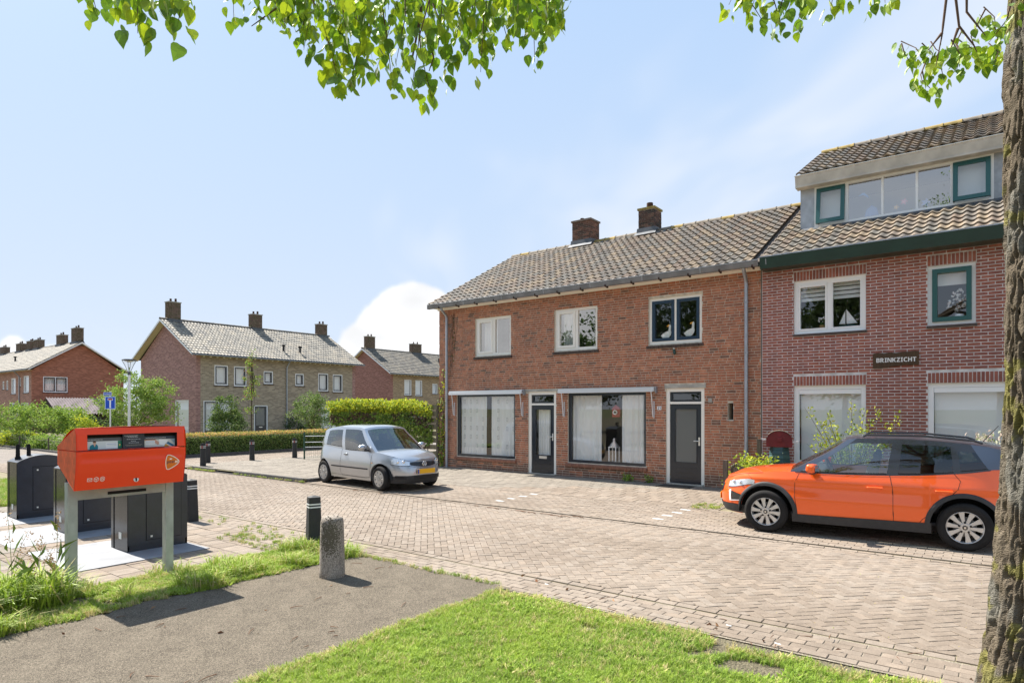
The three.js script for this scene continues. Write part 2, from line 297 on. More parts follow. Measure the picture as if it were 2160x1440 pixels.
// --- kerbs ---
{
  const m = mat({ rgb: [0.17, 0.16, 0.15], roughness: 0.95, map: sized(T.speck, 0.6) }), k = new THREE.Group(); k.name = 'kerb'; k.userData.kind = 'structure'; scene.add(k);
  const stone = (x0, z0, x1, z1, h0, h1) => { const b = B(); if (abs(x1 - x0) > abs(z1 - z0)) { const d = 0.06; b.poly([[x0, h0, z0 - d], [x0, h0, z0 + d - 0.02], [x1, h1, z1 + d - 0.02], [x1, h1, z1 - d]]).poly([[x0, h0, z0 + d - 0.02], [x0, -0.05, z0 + d], [x1, -0.05, z1 + d], [x1, h1, z1 + d - 0.02]]).poly([[x0, -0.05, z0 + d], [x0, h0, z0 + d - 0.02], [x0, h0, z0 - d], [x0, -0.05, z0 - d]]).poly([[x1, -0.05, z1 - d], [x1, h1, z1 - d], [x1, h1, z1 + d - 0.02], [x1, -0.05, z1 + d]]); } else b.box(x0 - 0.06, -0.05, min(z0, z1), x0 + 0.06, h0, max(z0, z1)); part('kerb_stone', b, m, k); };
  for (let i = 0; i < 4; i++) { const a = -3.95 + i * 0.85; stone(a, 4.84, a + 0.84, 4.84, i ? 0.105 : 0.09, 0.105); }
  stone(-0.5, 4.78, -0.5, 3.9, 0.1, 0.1); stone(-0.5, 3.89, -0.5, 2.96, 0.1, 0.1);
  stone(-6.5, 4.84, -5.9, 4.84, 0.1, 0.1); stone(-5.89, 4.84, -5.1, 4.84, 0.1, 0.1);
  for (let i = 0; i < 4; i++) stone(-5.09 + i * 0.285, 4.84, -4.81 + i * 0.285, 4.84, 0.028, 0.028);
  for (let i = 0; i < 9; i++) stone(-7.3, 4.3 - i * 0.95, -7.3, 3.36 - i * 0.95, 0.03, 0.03);
  for (let i = 0; i < 22; i++) stone(-11.42, 4.6 - i * 1.0, -11.42, 3.61 - i * 1.0, 0.12, 0.12);
  for (let i = 0; i < 26; i++) stone(-11.6 - i * 1, 4.86, -12.59 - i * 1, 4.86, 0.09, 0.09);
}
// --- asphalt path and green ---
{
  const m = mat({ rgb: [0.262, 0.220, 0.166], roughness: 0.95, map: sized(T.asph, 0.75), bumpMap: sized(T.speckB, 0.62), bumpScale: 0.006 });
  const r = RNG(77), edge = (x, z0, z1, n) => Array.from({ length: n + 1 }, (_, i) => [x + (fbm(i * 0.7, 1, 4096, 3, 5 + x | 0) - 0.5) * 0.12, lerp(z0, z1, i / n)]);
  const L = edge(7.18, 9.40, 34, 120), R = edge(9.74, 9.40, 34, 120), b = B();
  for (let i = 0; i < 120; i++) b.poly([[L[i][0], 0.036, L[i][1]], [L[i + 1][0], 0.036, L[i + 1][1]], [R[i + 1][0], 0.036, R[i + 1][1]], [R[i][0], 0.036, R[i][1]]], [0, 1, 0]);
  setting('asphalt_path', b, m);
  setting('lawn', sheet(sheet(sheet(B(), 9.6, 9.5, 90, 90, 0.026), 6.18, 9.44, 7.3, 40, 0.026), -120, 9.5, -1.58, 90, 0.022), grassSoil);
  setting('garden_soil', sheet(sheet(B(), -90, -60, -11.5, 4.82, 0.01), 9.86, -0.1, 17.6, 2.2, 0.1), mat({ rgb: [0.14, 0.13, 0.07], roughness: 1, map: sized(T.patch, 1.1) }));
}

// ================= house kit =================
const brickMap = sized(T.patch, 0.35), brickBump = sized(T.grainB, 0.22);
const palette = (list) => list.map((c) => mat({ rgb: c, roughness: 0.92, map: brickMap, bumpMap: brickBump, bumpScale: 0.003 }));
const brickJoined = mat({ vertexColors: true, roughness: 0.92, map: brickMap, bumpMap: brickBump, bumpScale: 0.003 });
function layBricks(x0, x1, y0, y1, ops, { course, L, j, seed, wild, headEvery = 0 }) {
  const r = RNG(seed), out = [], n = round((y1 - y0) / course), h = (y1 - y0) / n;
  for (let k = 0; k < n; k++) {
    const a = y0 + k * h, b = a + h; let free = [[x0, x1]];
    for (const [p, q, s, t] of ops) if (a < t - 0.012 && b > s + 0.012) free = free.flatMap(([c, d]) => (q <= c || p >= d ? [[c, d]] : [[c, p], [q, d]].filter(([e, f]) => f - e > 0.02)));
    let x = x0 - (wild ? r() * L : (k % 2) * L / 2); const cuts = [];
    while (x < x1) { const l = wild && r() < 0.22 ? L / 2 : L; cuts.push([x, x + l]); x += l; }
    for (const [c, d] of free) for (const [p, q] of cuts) { const e = max(c, p), f = min(d, q); if (f - e > 0.03) out.push([e + j / 2, f - j / 2, a + j / 2, b - j / 2, r()]); }
  }
  return out;
}
const unitBrick = new MB().box(0, 0, -1, 1, 1, 0, 'b').geo();
{ const uv = unitBrick.attributes.uv; for (let i = 0; i < uv.count; i++) uv.setXY(i, uv.getX(i) * 0.21, uv.getY(i) * 0.05); }
// bricks as [x0, x1, y0, y1, rnd] on the plane z = zf facing +z
function setBricks(parent, list, zf, tints, mats, seed, most = 300, depth = 0.1) {
  const r = RNG(seed), rest = B(); list = list.slice().sort((a, b) => toCam(a[0], a[2], zf) - toCam(b[0], b[2], zf));
  const inView = (q) => { const D = (CAM.x - q[0]) * 0.60555 + (CAM.z - zf) * 0.7958, X = (q[0] - CAM.x) * 0.7958 + (CAM.z - zf) * 0.60555; return X / D < 0.76; };
  let own = 0;
  list.forEach((q) => {
    const k = floor(q[4] * tints.length), pz = (r() - 0.5) * 0.003;
    if (own < most && q[1] - q[0] > 0.05 && inView(q)) { const o = part('brick', unitBrick, mats[k], parent); o.position.set(q[0], q[2], zf + pz); o.scale.set(q[1] - q[0], q[3] - q[2], depth); own++; }
    else { const v = 0.93 + 0.14 * r(), c = tints[k]; rest.color(c[0] * v, c[1] * v, c[2] * v).shift(r).box(q[0], q[2], zf - depth, q[1], q[3], zf + pz, 'b'); }
  });
  if (!rest.empty) stuff('bricks', rest, brickJoined, parent);
}
// wall with rectangular openings, between z0 (back) and z1 (front)
function wallWithOpenings(x0, x1, y0, y1, z0, z1, ops) {
  const b = B(), xs = [...new Set([x0, x1, ...ops.flatMap((o) => [o[0], o[1]])])].filter((x) => x >= x0 && x <= x1).sort((p, q) => p - q), ys = [...new Set([y0, y1, ...ops.flatMap((o) => [o[2], o[3]])])].filter((y) => y >= y0 && y <= y1).sort((p, q) => p - q);
  const solid = (i, k) => { if (i < 0 || k < 0 || i >= xs.length - 1 || k >= ys.length - 1) return false; const cx = (xs[i] + xs[i + 1]) / 2, cy = (ys[k] + ys[k + 1]) / 2; return !ops.some((o) => cx > o[0] && cx < o[1] && cy > o[2] && cy < o[3]); };
  for (let i = 0; i < xs.length - 1; i++) for (let k = 0; k < ys.length - 1; k++) if (solid(i, k)) b.box(xs[i], ys[k], z0, xs[i + 1], ys[k + 1], z1, (solid(i - 1, k) ? 'l' : '') + (solid(i + 1, k) ? 'r' : '') + (solid(i, k - 1) ? 'd' : '') + (solid(i, k + 1) ? 't' : ''));
  return b;
}
// materials shared by the houses
const H = {
  mortarA: mat({ rgb: [0.70, 0.62, 0.50], roughness: 1, map: sized(T.patch, 0.3) }),
  mortarC: mat({ rgb: [0.80, 0.76, 0.73], roughness: 1, map: sized(T.patch, 0.3) }),
  cream: mat({ rgb: [0.84, 0.80, 0.72], roughness: 0.55 }),
  white: mat({ rgb: [0.86, 0.85, 0.83], roughness: 0.5 }),
  navy: mat({ rgb: [0.008, 0.014, 0.024], roughness: 0.28, clearcoat: 0.5, clearcoatRoughness: 0.15 }),
  blueSash: mat({ rgb: [0.006, 0.030, 0.062], roughness: 0.35, clearcoat: 0.4, clearcoatRoughness: 0.2 }),
  teal: mat({ rgb: [0.008, 0.085, 0.078], roughness: 0.4, clearcoat: 0.3, clearcoatRoughness: 0.25 }),
  green: mat({ rgb: [0.008, 0.040, 0.025], roughness: 0.42, clearcoat: 0.3, clearcoatRoughness: 0.3, map: sized(T.grain, 1.7) }),
  zinc: mat({ rgb: [0.24, 0.255, 0.28], roughness: 0.5, metalness: 0.35, map: sized(T.patch, 0.9) }),
  galv: mat({ rgb: [0.48, 0.51, 0.56], roughness: 0.45, metalness: 0.5, map: sized(T.patch, 0.6) }),
  alu: mat({ rgb: [0.74, 0.75, 0.77], roughness: 0.35, metalness: 0.6 }),
  rust: mat({ rgb: [0.075, 0.042, 0.03], roughness: 0.9, map: sized(T.patch, 0.2) }),
  concrete: mat({ rgb: [0.52, 0.49, 0.43], roughness: 0.95, map: sized(T.patch, 0.7), bumpMap: sized(T.grainB, 0.4), bumpScale: 0.002 }),
  sillBrick: mat({ rgb: [0.34, 0.155, 0.10], roughness: 0.7, map: brickMap }),
  sillDark: mat({ rgb: [0.085, 0.06, 0.052], roughness: 0.75, map: brickMap }),
  plaster: mat({ rgb: [0.62, 0.60, 0.56], roughness: 0.95, side: THREE.DoubleSide }),
  room: mat({ rgb: [0.30, 0.28, 0.25], roughness: 0.95 }),
  floor: mat({ rgb: [0.16, 0.10, 0.06], roughness: 0.6 }),
  lead: mat({ rgb: [0.13, 0.14, 0.155], roughness: 0.6, metalness: 0.3, map: sized(T.patch, 0.4) }),
  glass: mat({ c: 0xffffff, transmission: 1, thickness: 0, roughness: 0.0, ior: 2.0 }),
  mirrorish: mat({ c: 0xffffff, transmission: 1, thickness: 0, roughness: 0.0, ior: 3.6 }),
  frosted: mat({ rgb: [0.75, 0.78, 0.74], transmission: 0.85, thickness: 0, roughness: 0.28, ior: 1.8 }),
  net: mat({ rgb: [0.93, 0.94, 0.90], transmission: 0.25, thickness: 0, roughness: 1, ior: 1.2, side: THREE.DoubleSide }),
  blind: mat({ rgb: [0.80, 0.82, 0.80], transmission: 0.12, thickness: 0, roughness: 1, ior: 1.2, side: THREE.DoubleSide }),
  black: mat({ rgb: [0.01, 0.01, 0.012], roughness: 0.6 }),
  brass: mat({ rgb: [0.78, 0.76, 0.70], roughness: 0.35, metalness: 0.7 }),
};
// a rectangular ring of four bars
function ring(b, x0, x1, y0, y1, w, z0, z1, wb = w) { b.box(x0, y0, z0, x0 + w, y1, z1); b.box(x1 - w, y0, z0, x1, y1, z1); b.box(x0 + w, y1 - w, z0, x1 - w, y1, z1, 'lr'); b.box(x0 + w, y0, z0, x1 - w, y0 + wb, z1, 'lr'); return b; }
// panes: [x0, x1, y0, y1, sash material or null, sash width, sash z-offset]
function windowUnit(parent, x0, x1, y0, y1, { m = H.cream, fw = 0.075, zf = -0.05, dp = 0.09, panes, sill, glass = H.glass, mull = 0.075, label }) {
  const b = ring(B(), x0, x1, y0, y1, fw, zf - dp, zf), xs = panes.map((q) => q[0]).slice(1);
  for (let i = 1; i < panes.length; i++) if (panes[i][0] > panes[i - 1][0] + 0.01) b.box(panes[i - 1][1], y0 + fw, zf - dp, panes[i][0], y1 - fw, zf - 0.002, 'td');
  const w = part('window', b, m, parent, label);
  for (const [a, c, d, e, sm, sw = 0.055, so = 0.004] of panes) {
    if (sm) { part('sash', ring(B(), a + 0.003, c - 0.003, d + 0.003, e - 0.003, sw, zf - dp + 0.012, zf + so), sm, w); part('pane', B().poly([[a + sw, d + sw, zf - 0.035], [c - sw, d + sw, zf - 0.035], [c - sw, e - sw, zf - 0.035], [a + sw, e - sw, zf - 0.035]]), glass, w); }
    else part('pane', B().poly([[a, d, zf - 0.04], [c, d, zf - 0.04], [c, e, zf - 0.04], [a, e, zf - 0.04]]), glass, w);
  }
  if (sill) { const [sm, n, h, out] = sill; const L = (x1 - x0 + 0.1) / n, rr = RNG(round(x0 * 100)); for (let i = 0; i < n; i++) { const a = x0 - 0.05 + i * L; part('sill_brick', B().shift(rr).poly([[a + 0.004, y0 - 0.005, zf - 0.02], [a + 0.004, y0 - 0.045, out], [a + L - 0.004, y0 - 0.045, out], [a + L - 0.004, y0 - 0.005, zf - 0.02]]).poly([[a + 0.004, y0 - 0.045, out], [a + 0.004, y0 - h, out - 0.015], [a + L - 0.004, y0 - h, out - 0.015], [a + L - 0.004, y0 - 0.045, out]]).poly([[a + 0.004, y0 - h, out - 0.015], [a + 0.004, y0 - h, -0.05], [a + L - 0.004, y0 - h, -0.05], [a + L - 0.004, y0 - h, out - 0.015]]).poly([[a + 0.004, y0 - h, -0.05], [a + 0.004, y0 - h, out - 0.015], [a + 0.004, y0 - 0.045, out], [a + 0.004, y0 - 0.005, zf - 0.02]]).poly([[a + L - 0.004, y0 - h, out - 0.015], [a + L - 0.004, y0 - h, -0.05], [a + L - 0.004, y0 - 0.005, zf - 0.02], [a + L - 0.004, y0 - 0.045, out]]), sm, w); } }
  return w;
}
function curtain(x0, x1, y0, y1, z, label, group, seed, m = H.net, folds = 16) {
  const r = RNG(seed), ph = r() * 6, g = B().grid((s, t) => { const x = lerp(x0, x1, s), a = sin(s * (x1 - x0) * folds * 2.1 + ph + 0.9 * sin(s * 9 + ph)); return [x, lerp(y1, y0, t), z + 0.028 * a * (0.5 + 0.5 * t) + 0.012 * sin(s * 31 + t * 2)]; }, 90, 6);
  return single('net_curtain', g, m, label, 'curtain', group);
}
// roof tile: a along the eave, s up the slope, n out of the roof
function tileGeo(W, G, seg, amp = 0.044, lip = 0.045) {
  const b = B(), L = G + 0.05, N = (a) => amp * pow(0.5 + 0.5 * cos(2 * PI * (a / W - 0.32)), 1.35), a1 = W * 1.12;
  b.grid((s, t) => [lerp(0, a1, s), N(s * a1) + lerp(0.04, 0, t), -t * L], seg, 1);
  b.grid((s, t) => [lerp(0, a1, s), N(s * a1) + 0.04 - t * lip, -t * 0.004], seg, 1, true);
  return b.geo();
}
function roofFrame(x0, y, z, ang) { const g = new THREE.Matrix4(); g.makeBasis(new THREE.Vector3(1, 0, 0), new THREE.Vector3(0, cos(ang), sin(ang)), new THREE.Vector3(0, -sin(ang), cos(ang))); g.setPosition(x0, y, z); return g; }
function layTiles(parent, { x0, x1, y, z, ang, len, W = 0.2, G = 0.33, tints, mats, seed, most, skip, seg = 8, joined }) {
  const F = roofFrame(x0, y, z, ang), tile = tileGeo(W, G, seg), nc = floor((x1 - x0) / W), nr = floor(len / G + 0.3), r = RNG(seed), list = [], rest = B();
  for (let i = 0; i < nc; i++) for (let k = 0; k < nr; k++) {
    const m = new THREE.Matrix4().multiplyMatrices(F, TM(i * W + (r() - 0.5) * 0.006, (r() - 0.5) * 0.004, -k * G, 0, (r() - 0.5) * 0.01)), e = m.elements;
    if (skip && skip(x0 + i * W, k * G)) continue; list.push({ m, far: toCam(e[12], e[13], e[14]), k: floor(r() * tints.length), v: 0.9 + 0.2 * r() });
  }
  list.sort((a, b) => a.far - b.far).forEach((q, i) => {
    if (i < most) { const o = part('roof_tile', tile, mats[q.k], parent); o.applyMatrix4(q.m); }
    else { const c = tints[q.k]; rest.color(c[0] * q.v, c[1] * q.v, c[2] * q.v).shift(r).add(tile, q.m); }
  });
  if (!rest.empty) stuff('roof_tiles', rest, joined, parent);
}
const tileJoined = mat({ vertexColors: true, roughness: 0.75, map: sized(T.patch, 0.5), bumpMap: sized(T.grainB, 0.3), bumpScale: 0.002 });
const tileMats = (t) => t.map((c) => mat({ rgb: c, roughness: 0.75, map: sized(T.patch, 0.5) }));
function ridgeTiles(parent, x0, x1, y, z, n, m, m2, seed, r0 = 0.12) {
  const r = RNG(seed), L = (x1 - x0) / n;
  for (let i = 0; i < n; i++) { const b = B(), a = x0 + i * L; b.shift(r).grid((s, t) => { const th = lerp(-0.1, PI + 0.1, t), rr = r0 + (s > 0.86 ? 0.016 : 0); return [a + s * L * 1.02, y + rr * sin(th) * 0.85, z + rr * cos(th)]; }, 7, 9, true); part('ridge_tile', b, r() < 0.35 ? m2 : m, parent); }
}
function chimney(parent, x0, x1, z0, z1, y0, y1, tints, seed, pots, capM) {
  const b = part('chimney', B().box(x0 + 0.012, y0, z0 + 0.012, x1 - 0.012, y1, z1 - 0.012), H.mortarA, parent), r = RNG(seed), bk = B();
  const course = 0.0625; for (let k = 0; k < round((y1 - y0) / course); k++) { const a = y0 + k * course + 0.004, c = a + course - 0.009; for (const side of [0, 1]) { const [p, q] = side ? [z0, z1] : [x0, x1]; let x = p - (((k + side) % 2) ? 0.11 : 0); while (x < q - 0.02) { const e = max(p, x) + 0.003, f = min(q, x + 0.215) - 0.003; x += 0.22; if (f - e < 0.03) continue; const t = tints[floor(r() * tints.length)], v = 0.85 + 0.3 * r(); bk.color(t.map((w) => w * v)).shift(r); const o = (r() - 0.5) * 0.006; if (side) { bk.box(x1 - 0.05, a, e, x1 + o, c, f, 'l'); bk.box(x0 - o, a, e, x0 + 0.05, c, f, 'r'); } else { bk.box(e, a, z1 - 0.05, f, c, z1 + o, 'b'); bk.box(e, a, z0 - o, f, c, z0 + 0.05, 'f'); } } } }
  stuff('bricks', bk, brickJoined, b);
  part('cap', B().box(x0 - 0.03, y1, z0 - 0.03, x1 + 0.03, y1 + 0.06, z1 + 0.03), capM || H.concrete, b);
  for (const [px, pz, pr, ph] of pots || []) part('flue_pot', B().tube([[px, y1 + 0.06, pz], [px, y1 + 0.06 + ph, pz], [px, y1 + 0.065 + ph, pz]], [pr, pr * 0.92, pr * 0.3], 10), H.rust, b);
  return b;
}

// ================= the long brown house (A) =================
const tintsA = [[0.285, 0.112, 0.070], [0.315, 0.122, 0.076], [0.265, 0.106, 0.069], [0.34, 0.138, 0.085], [0.225, 0.098, 0.069], [0.275, 0.115, 0.076], [0.30, 0.108, 0.066], [0.15, 0.078, 0.06]].map((c) => c.map((v) => v * 1).map((v, i) => v * [1.76, 1.86, 1.72][i]));
const matsA = palette(tintsA);
const roofTints = [[0.235, 0.205, 0.175], [0.27, 0.225, 0.185], [0.205, 0.185, 0.165], [0.30, 0.255, 0.205], [0.25, 0.195, 0.155], [0.22, 0.21, 0.19], [0.33, 0.265, 0.19], [0.185, 0.17, 0.155]].map((c) => c.map((v) => v * 0.84).map((v, i) => v * [1.04, 0.97, 0.87][i]));
const roofMats = tileMats(roofTints);
const lichenTile = mat({ rgb: [0.42, 0.31, 0.12], roughness: 0.95, map: sized(T.patch, 0.25) }), plainRidge = mat({ rgb: [0.30, 0.255, 0.2], roughness: 0.85, map: sized(T.patch, 0.3) });
const houseA = thing('brick_house', 'long brown brick house with two shop windows and two dark front doors', 'house');
const opsA = [[1.24, 2.615, 3.545, 4.70], [4.15, 5.51, 3.55, 4.71], [6.99, 8.365, 3.555, 4.715], [0.476, 2.773, 0.47, 2.38], [3.25, 4.2, 0.08, 2.43], [4.59, 6.916, 0.48, 2.37], [7.457, 8.425, 0.09, 2.45], [8.985, 9.11, 1.695, 2.08]];
{
  const wall = part('wall', wallWithOpenings(-0.28, 9.735, 0.0, 5.16, -0.3, -0.005, opsA), H.mortarA, houseA);
  const list = layBricks(-0.29, 9.735, 0.06, 5.14, [...opsA, [3.12, 4.33, 2.43, 2.49], [7.42, 8.46, 2.45, 2.53]], { course: 0.0625, L: 0.215, j: 0.0115, seed: 101, wild: true });
  const rb = RNG(55); list.forEach((q) => { if (q[3] < 0.42) { if (rb() < 0.7) q[4] = 0.95; } else if (q[4] >= 0.875 && rb() < 0.6) q[4] = rb() * 0.87; });     // darker hard-burnt bricks low down
  list.forEach((q) => { q[4] = clamp(q[4], 0, 0.999); });
  setBricks(wall, list, 0, tintsA, matsA, 7);
  part('niche_sill', B().box(8.965, 1.665, -0.06, 9.13, 1.692, 0.03), H.concrete, wall);
  // body: gable ends, rear wall, floors
  const body = B(); body.box(-0.28, 0, -8.08, 0.0, 5.2, -0.3); body.box(9.46, 0, -8.08, 9.735, 5.2, -0.3); body.box(0, 0, -8.08, 9.46, 5.2, -7.8);
  for (const [a, c] of [[-0.28, 0.0], [9.46, 9.735]]) { body.poly([[c, 5.2, -0.3], [c, 5.2, -8.08], [c, 7.45, -4.04]]); body.poly([[a, 5.2, -8.08], [a, 5.2, -0.3], [a, 7.45, -4.04]]); }
  part('side_and_rear_walls', body, mat({ rgb: [0.30, 0.15, 0.105], roughness: 0.95, map: brickMap }), houseA);
  part('inner_floor', B().box(0, 0.02, -7.8, 9.46, 0.1, -0.3).box(0, 2.5, -7.8, 9.46, 2.75, -0.3), H.floor, houseA);
  part('inner_wall', B().box(0, 0.1, -4.2, 9.46, 2.5, -4.1).box(0, 2.75, -4.2, 9.46, 5.2, -4.1).box(3.0, 0.1, -4.1, 3.06, 2.5, -0.3).box(7.1, 0.1, -4.1, 7.16, 2.5, -0.3).box(3.0, 2.75, -4.1, 3.06, 5.1, -0.3).box(6.2, 2.75, -4.1, 6.26, 5.1, -0.3).box(0, 5.1, -7.8, 9.46, 5.16, -0.3), H.room, houseA);
  // upstairs windows
  const pair = (x0, x1, y0, y1, sm) => { const mid = (x0 + x1) / 2 - 0.03; return [[x0 + 0.075, mid, y0 + 0.075, y1 - 0.07, sm, 0.065, 0.012], [mid + 0.085, x1 - 0.075, y0 + 0.075, y1 - 0.07, null]]; };
  windowUnit(houseA, 1.24, 2.615, 3.545, 4.70, { glass: H.mirrorish, panes: pair(1.24, 2.615, 3.545, 4.70, H.cream), sill: [H.sillDark, 13, 0.1, 0.05] });
  windowUnit(houseA, 4.15, 5.51, 3.55, 4.71, { glass: H.mirrorish, panes: pair(4.15, 5.51, 3.55, 4.71, H.cream), sill: [H.sillDark, 13, 0.1, 0.05] });
  windowUnit(houseA, 6.99, 8.365, 3.555, 4.715, { m: H.cream, panes: [[7.06, 7.655, 3.63, 4.645, H.blueSash, 0.075, 0.01], [7.71, 8.295, 3.63, 4.645, H.blueSash, 0.075, 0.01]], sill: [H.sillDark, 13, 0.1, 0.05], label: 'white framed window with dark blue sashes and goose ornaments' });
  // shop windows
  windowUnit(houseA, 0.476, 2.773, 0.47, 2.38, { m: H.navy, fw: 0.07, panes: [[0.546, 2.703, 0.54, 2.31, null]], sill: [H.sillBrick, 22, 0.115, 0.085] });
  windowUnit(houseA, 4.59, 6.916, 0.48, 2.37, { m: H.navy, fw: 0.07, panes: [[4.66, 6.846, 0.55, 2.30, null]], sill: [H.sillBrick, 22, 0.115, 0.085] });
  // doors
  const door = (x0, x1, y0, y1, glass, tag) => {
    const fr = part('door_frame', ring(B(), x0, x1, y0, y1, 0.085, -0.14, -0.03, 0.001).box(x0 + 0.085, y1 - 0.385, -0.14, x1 - 0.085, y1 - 0.33, -0.032, 'lr'), H.cream, houseA);
    const tr = ring(B(), x0 + 0.09, x1 - 0.09, y1 - 0.328, y1 - 0.088, 0.045, -0.13, -0.06); part('transom', tr, H.navy, fr); part('pane', B().poly([[x0 + 0.135, y1 - 0.28, -0.1], [x1 - 0.135, y1 - 0.28, -0.1], [x1 - 0.135, y1 - 0.135, -0.1], [x0 + 0.135, y1 - 0.135, -0.1]]), H.glass, fr);
    const a = x0 + 0.092, c = x1 - 0.092, d = y0 + 0.05, e = y1 - 0.392, leaf = B(); ring(leaf, a, c, d, e, 0.115, -0.12, -0.055, 0.5); for (let i = 0; i < 3; i++) leaf.box(a + 0.12, d + 0.13 + i * 0.115, -0.06, c - 0.12, d + 0.145 + i * 0.115, -0.043); leaf.box(a, d, -0.06, c, d + 0.075, -0.03);
    ring(leaf, a + 0.1, c - 0.1, d + 0.485, e - 0.1, 0.02, -0.06, -0.045);
    const L = part('door', leaf, H.navy, houseA, tag); part('pane', B().poly([[a + 0.115, d + 0.5, -0.085], [c - 0.115, d + 0.5, -0.085], [c - 0.115, e - 0.115, -0.085], [a + 0.115, e - 0.115, -0.085]]), glass, L);
    part('handle', B().box(c - 0.07, d + 0.92, -0.055, c - 0.03, d + 1.12, -0.045).tube([[c - 0.05, d + 1.03, -0.05], [c - 0.05, d + 1.03, 0.0], [c - 0.17, d + 1.03, 0.0]], 0.011, 8), H.brass, L);
    part('step', B().box(x0 + 0.02, y0 - 0.06, -0.14, x1 - 0.02, y0 + 0.035, 0.03), H.concrete, fr); return [L, a, c, d];
  };
  const [d1, a1, c1, e1] = door(3.25, 4.2, 0.08, 2.43, H.glass, 'dark door with a net curtained pane'); part('letter_slot', B().box((a1 + c1) / 2 - 0.13, e1 + 0.40, -0.06, (a1 + c1) / 2 + 0.13, e1 + 0.475, -0.048), H.brass, d1);
  door(7.457, 8.425, 0.09, 2.45, H.frosted, 'dark door with a ribbed glass pane');
  part('lintel', B().box(3.12, 2.432, -0.1, 4.33, 2.488, 0.012), H.concrete, houseA); part('lintel', B().box(7.42, 2.452, -0.1, 8.46, 2.528, 0.012), H.concrete, houseA);
  // awnings
  for (const [p, q] of [[0.27, 3.12], [4.36, 7.2]]) {
    const aw = part('awning', B().box(p, 2.44, 0.0, q, 2.49, 0.14).box(p, 2.385, 0.1, q, 2.455, 0.165).box(p + 0.02, 2.37, 0.15, q - 0.02, 2.40, 0.172), H.alu, houseA);
    for (const x of [p + 0.08, q - 0.1]) { part('awning_arm', B().tube([[x, 2.38, 0.1], [x + 0.015, 2.2, 0.085], [x + 0.03, 1.74, 0.05]], 0.014, 6), H.alu, aw); part('arm_rail', B().box(x + 0.035, 1.72, 0.002, x + 0.06, 2.14, 0.03), H.alu, aw); }
    part('bracket', B().box(q + 0.005, 2.34, 0.0, q + 0.03, 2.5, 0.1), H.galv, aw);
  }
  // gutter, soffit, downpipes
  part('soffit', B().box(-0.33, 5.12, -0.02, 9.76, 5.16, 0.36).box(-0.33, 5.08, -0.012, 9.74, 5.12, 0.03), H.cream, houseA);
  const gut = B(); gut.grid((s, t) => { const pr = [[0.34, 5.2], [0.345, 5.11], [0.385, 5.085], [0.44, 5.1], [0.465, 5.215], [0.478, 5.225], [0.465, 5.235], [0.452, 5.222]][round(t * 7)]; return [lerp(-0.37, 9.8, s), pr[1], pr[0]]; }, 1, 7, true); gut.box(-0.375, 5.09, 0.345, -0.368, 5.22, 0.46);
  const G = part('gutter', gut, H.zinc, houseA); for (let i = 0; i < 14; i++) { const x = 0.1 + i * 0.735; part('gutter_bracket', B().box(x, 5.07, 0.36, x + 0.028, 5.085, 0.45).box(x, 5.08, 0.44, x + 0.028, 5.13, 0.456).box(x, 5.055, 0.30, x + 0.03, 5.12, 0.36), H.rust, G); if (i % 2) part('gutter_seam', B().poly([[x + 0.3, 5.1, 0.4435], [x + 0.32, 5.1, 0.4435], [x + 0.32, 5.215, 0.4685], [x + 0.3, 5.215, 0.4685]]), H.galv, G); }
  const pipe = (x) => { const P = part('downpipe', B().tube([[x + 0.03, 5.1, 0.36], [x + 0.03, 5.03, 0.34], [x, 4.9, 0.12], [x, 4.8, 0.075], [x, 0.08, 0.075]], 0.041, 10), H.galv, houseA); for (const y of [4.35, 3.2, 1.9]) part('pipe_collar', B().tube([[x, y, 0.075], [x, y + 0.045, 0.075]], 0.048, 10), H.galv, P); };
  pipe(9.43); pipe(0.115);
  // roof
  const ang = Math.atan2(2.37, 4.47), len = hypot(2.37, 4.47);
  const roof = part('roof', B().poly([[-0.33, 5.19, 0.41], [9.8, 5.19, 0.41], [9.8, 7.54, -4.04], [-0.33, 7.54, -4.04]]).poly([[9.8, 5.19, -8.5], [-0.33, 5.19, -8.5], [-0.33, 7.54, -4.04], [9.8, 7.54, -4.04]]).poly([[-0.33, 5.13, 0.38], [-0.33, 5.19, 0.41], [-0.33, 7.54, -4.04], [-0.33, 7.46, -4.04]]), mat({ rgb: [0.12, 0.10, 0.085], roughness: 0.95 }), houseA);
  layTiles(roof, { x0: -0.36, x1: 9.84, y: 5.2, z: 0.43, ang, len, tints: roofTints, mats: roofMats, seed: 201, most: 300, joined: tileJoined });
  ridgeTiles(roof, -0.36, 9.8, 7.56, -4.04, 26, plainRidge, lichenTile, 61);
  const chA = [[0.17, 0.095, 0.075], [0.22, 0.115, 0.085], [0.12, 0.085, 0.07], [0.27, 0.14, 0.10]];
  const c1h = chimney(houseA, 2.4, 3.12, -4.35, -3.75, 7.3, 8.3, chA, 71, [[2.62, -4.05, 0.075, 0.13]], mat({ rgb: [0.26, 0.2, 0.16], roughness: 0.95, map: sized(T.patch, 0.2) }));
  const c2h = chimney(houseA, 4.88, 5.42, -4.3, -3.75, 7.3, 8.26, chA.map((c) => [c[0] * 0.75, c[1] * 0.85, c[2] * 0.9]), 72, [[5.15, -4.02, 0.11, 0.2]], mat({ rgb: [0.42, 0.32, 0.11], roughness: 0.95, map: sized(T.patch, 0.2) }));
